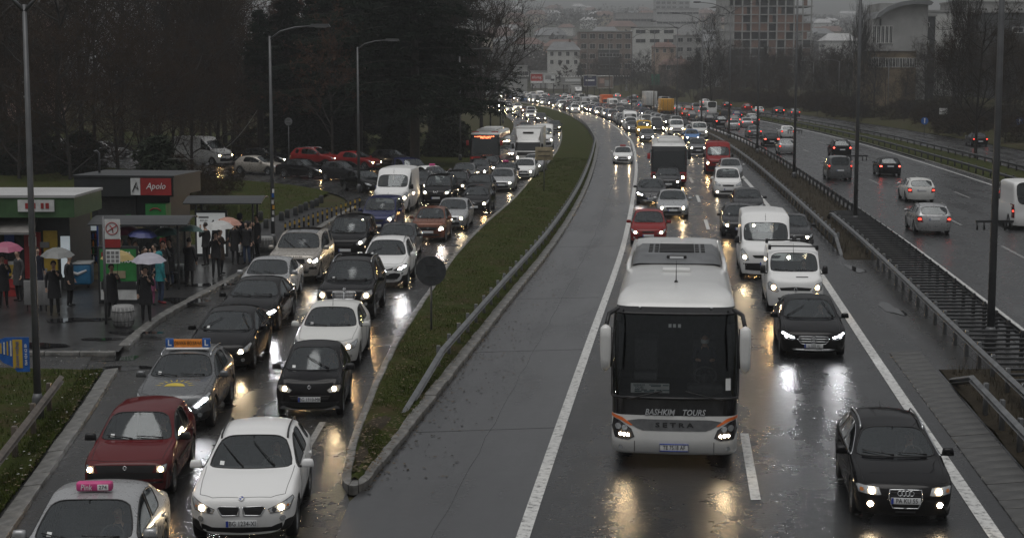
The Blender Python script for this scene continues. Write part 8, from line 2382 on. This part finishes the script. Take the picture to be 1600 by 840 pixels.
for i, (px, py, c, l_, rz_) in enumerate(((228, 458, 'coat_black', 'trousers_dark', 1.0), (243, 455, 'coat_navy', 'jeans', -1.2), (256, 452, 'coat_grey', 'trousers_dark', .2), (190, 450, 'coat_brown', 'jeans', 2.0), (392, 407, 'coat_black', 'trousers_dark', 1.9), (60, 462, 'coat_navy', 'jeans', .9), (322, 415, 'coat_black', 'trousers_dark', -2.0))):
    walker(px, py, rz_, 'stand' if i % 2 else 'phone', c, l_, ('person in black coat waiting inside the dark shelter', 'person in navy coat and jeans inside the dark shelter', 'person in grey coat at the shelter end', 'person in brown coat and jeans behind the poster stand', 'person in black coat among the group at the lamp post', 'person in navy coat and jeans by the kiosk crates', 'person in black coat behind the white umbrella')[i], h=.94 + .03 * (i % 4), long='short' if i % 3 == 0 else True)
# drivers behind the glass
def driver(label, coat, who, mask=False, dx=.37):
    o, pr = HERO[label]; S = pr['S']
    loc = o.matrix_basis @ Vector((dx, -S['L'] / 2 + S['ycs'] + .88, S['hc'] - .66))
    person(loc, o.rotation_euler.z, 'drive', coat, 'trousers_dark', who, mask=mask)
for lb_, c, w in (('white crossover with twin black grilles and plate BG 1234-XI', 'coat_grey', 'driver of the white crossover'), ('black estate car with chrome framed grille and plate PA KU 55', 'coat_black', 'driver of the black estate car'), ('silver taxi with a pink roof sign reading 274', 'coat_navy', 'driver of the silver taxi'), ('boxy old dark red hatchback with warm square headlights', 'coat_brown', 'driver of the boxy dark red hatchback'),
        ('grey driving school car with orange roof board and sun on its bonnet', 'coat_grey', 'learner at the wheel of the driving school car'), ('tiny black two-seat car with white lamps and plate BG 1910-MK', 'coat_navy', 'driver of the tiny black car'), ('black saloon with star in chrome grille and plate L 505 KJ', 'coat_black', 'driver of the black saloon with the star'), ('white panel van with diamond badge and black roof bars', 'coat_navy', 'driver of the white van with roof bars'),
        ('black hatchback with chrome chevrons behind the driving school car', 'coat_grey', 'driver of the black hatchback with chevrons'), ('pale silver hatchback close behind the tiny black car', 'coat_black', 'driver of the pale silver hatchback'), ('white off-road car with black lower grille and silver roof rails', 'coat_grey', 'driver of the white off-road car')):
    driver(lb_, c, w)
person(COACH.matrix_basis @ Vector((.62, -12.3 / 2 + 1.72, 1.60)), COACH.rotation_euler.z, 'drive', 'coat_navy', 'trousers_dark', 'coach driver wearing a pale face mask', mask=True)
HAZE = .00040
bpy.data.scenes.remove(TMP)
# ------------------------------------------------------------------ the wet grey air
m = bpy.data.materials.new('haze'); m.use_nodes = True; nt = m.node_tree; nt.nodes.clear()
o_ = nt.nodes.new('ShaderNodeOutputMaterial'); pv = nt.nodes.new('ShaderNodeVolumePrincipled')
pv.inputs['Color'].default_value = (.86, .88, .90, 1); pv.inputs['Density'].default_value = HAZE; pv.inputs['Anisotropy'].default_value = .15
nt.links.new(pv.outputs[0], o_.inputs['Volume'])
b = MB(); b.box((0, 2300, 88), (3800, 4800, 180)); hz = b.build('haze', m); hz['kind'] = 'stuff'
hz['label'] = 'pale grey rain haze over the road and town'; hz['category'] = 'haze'
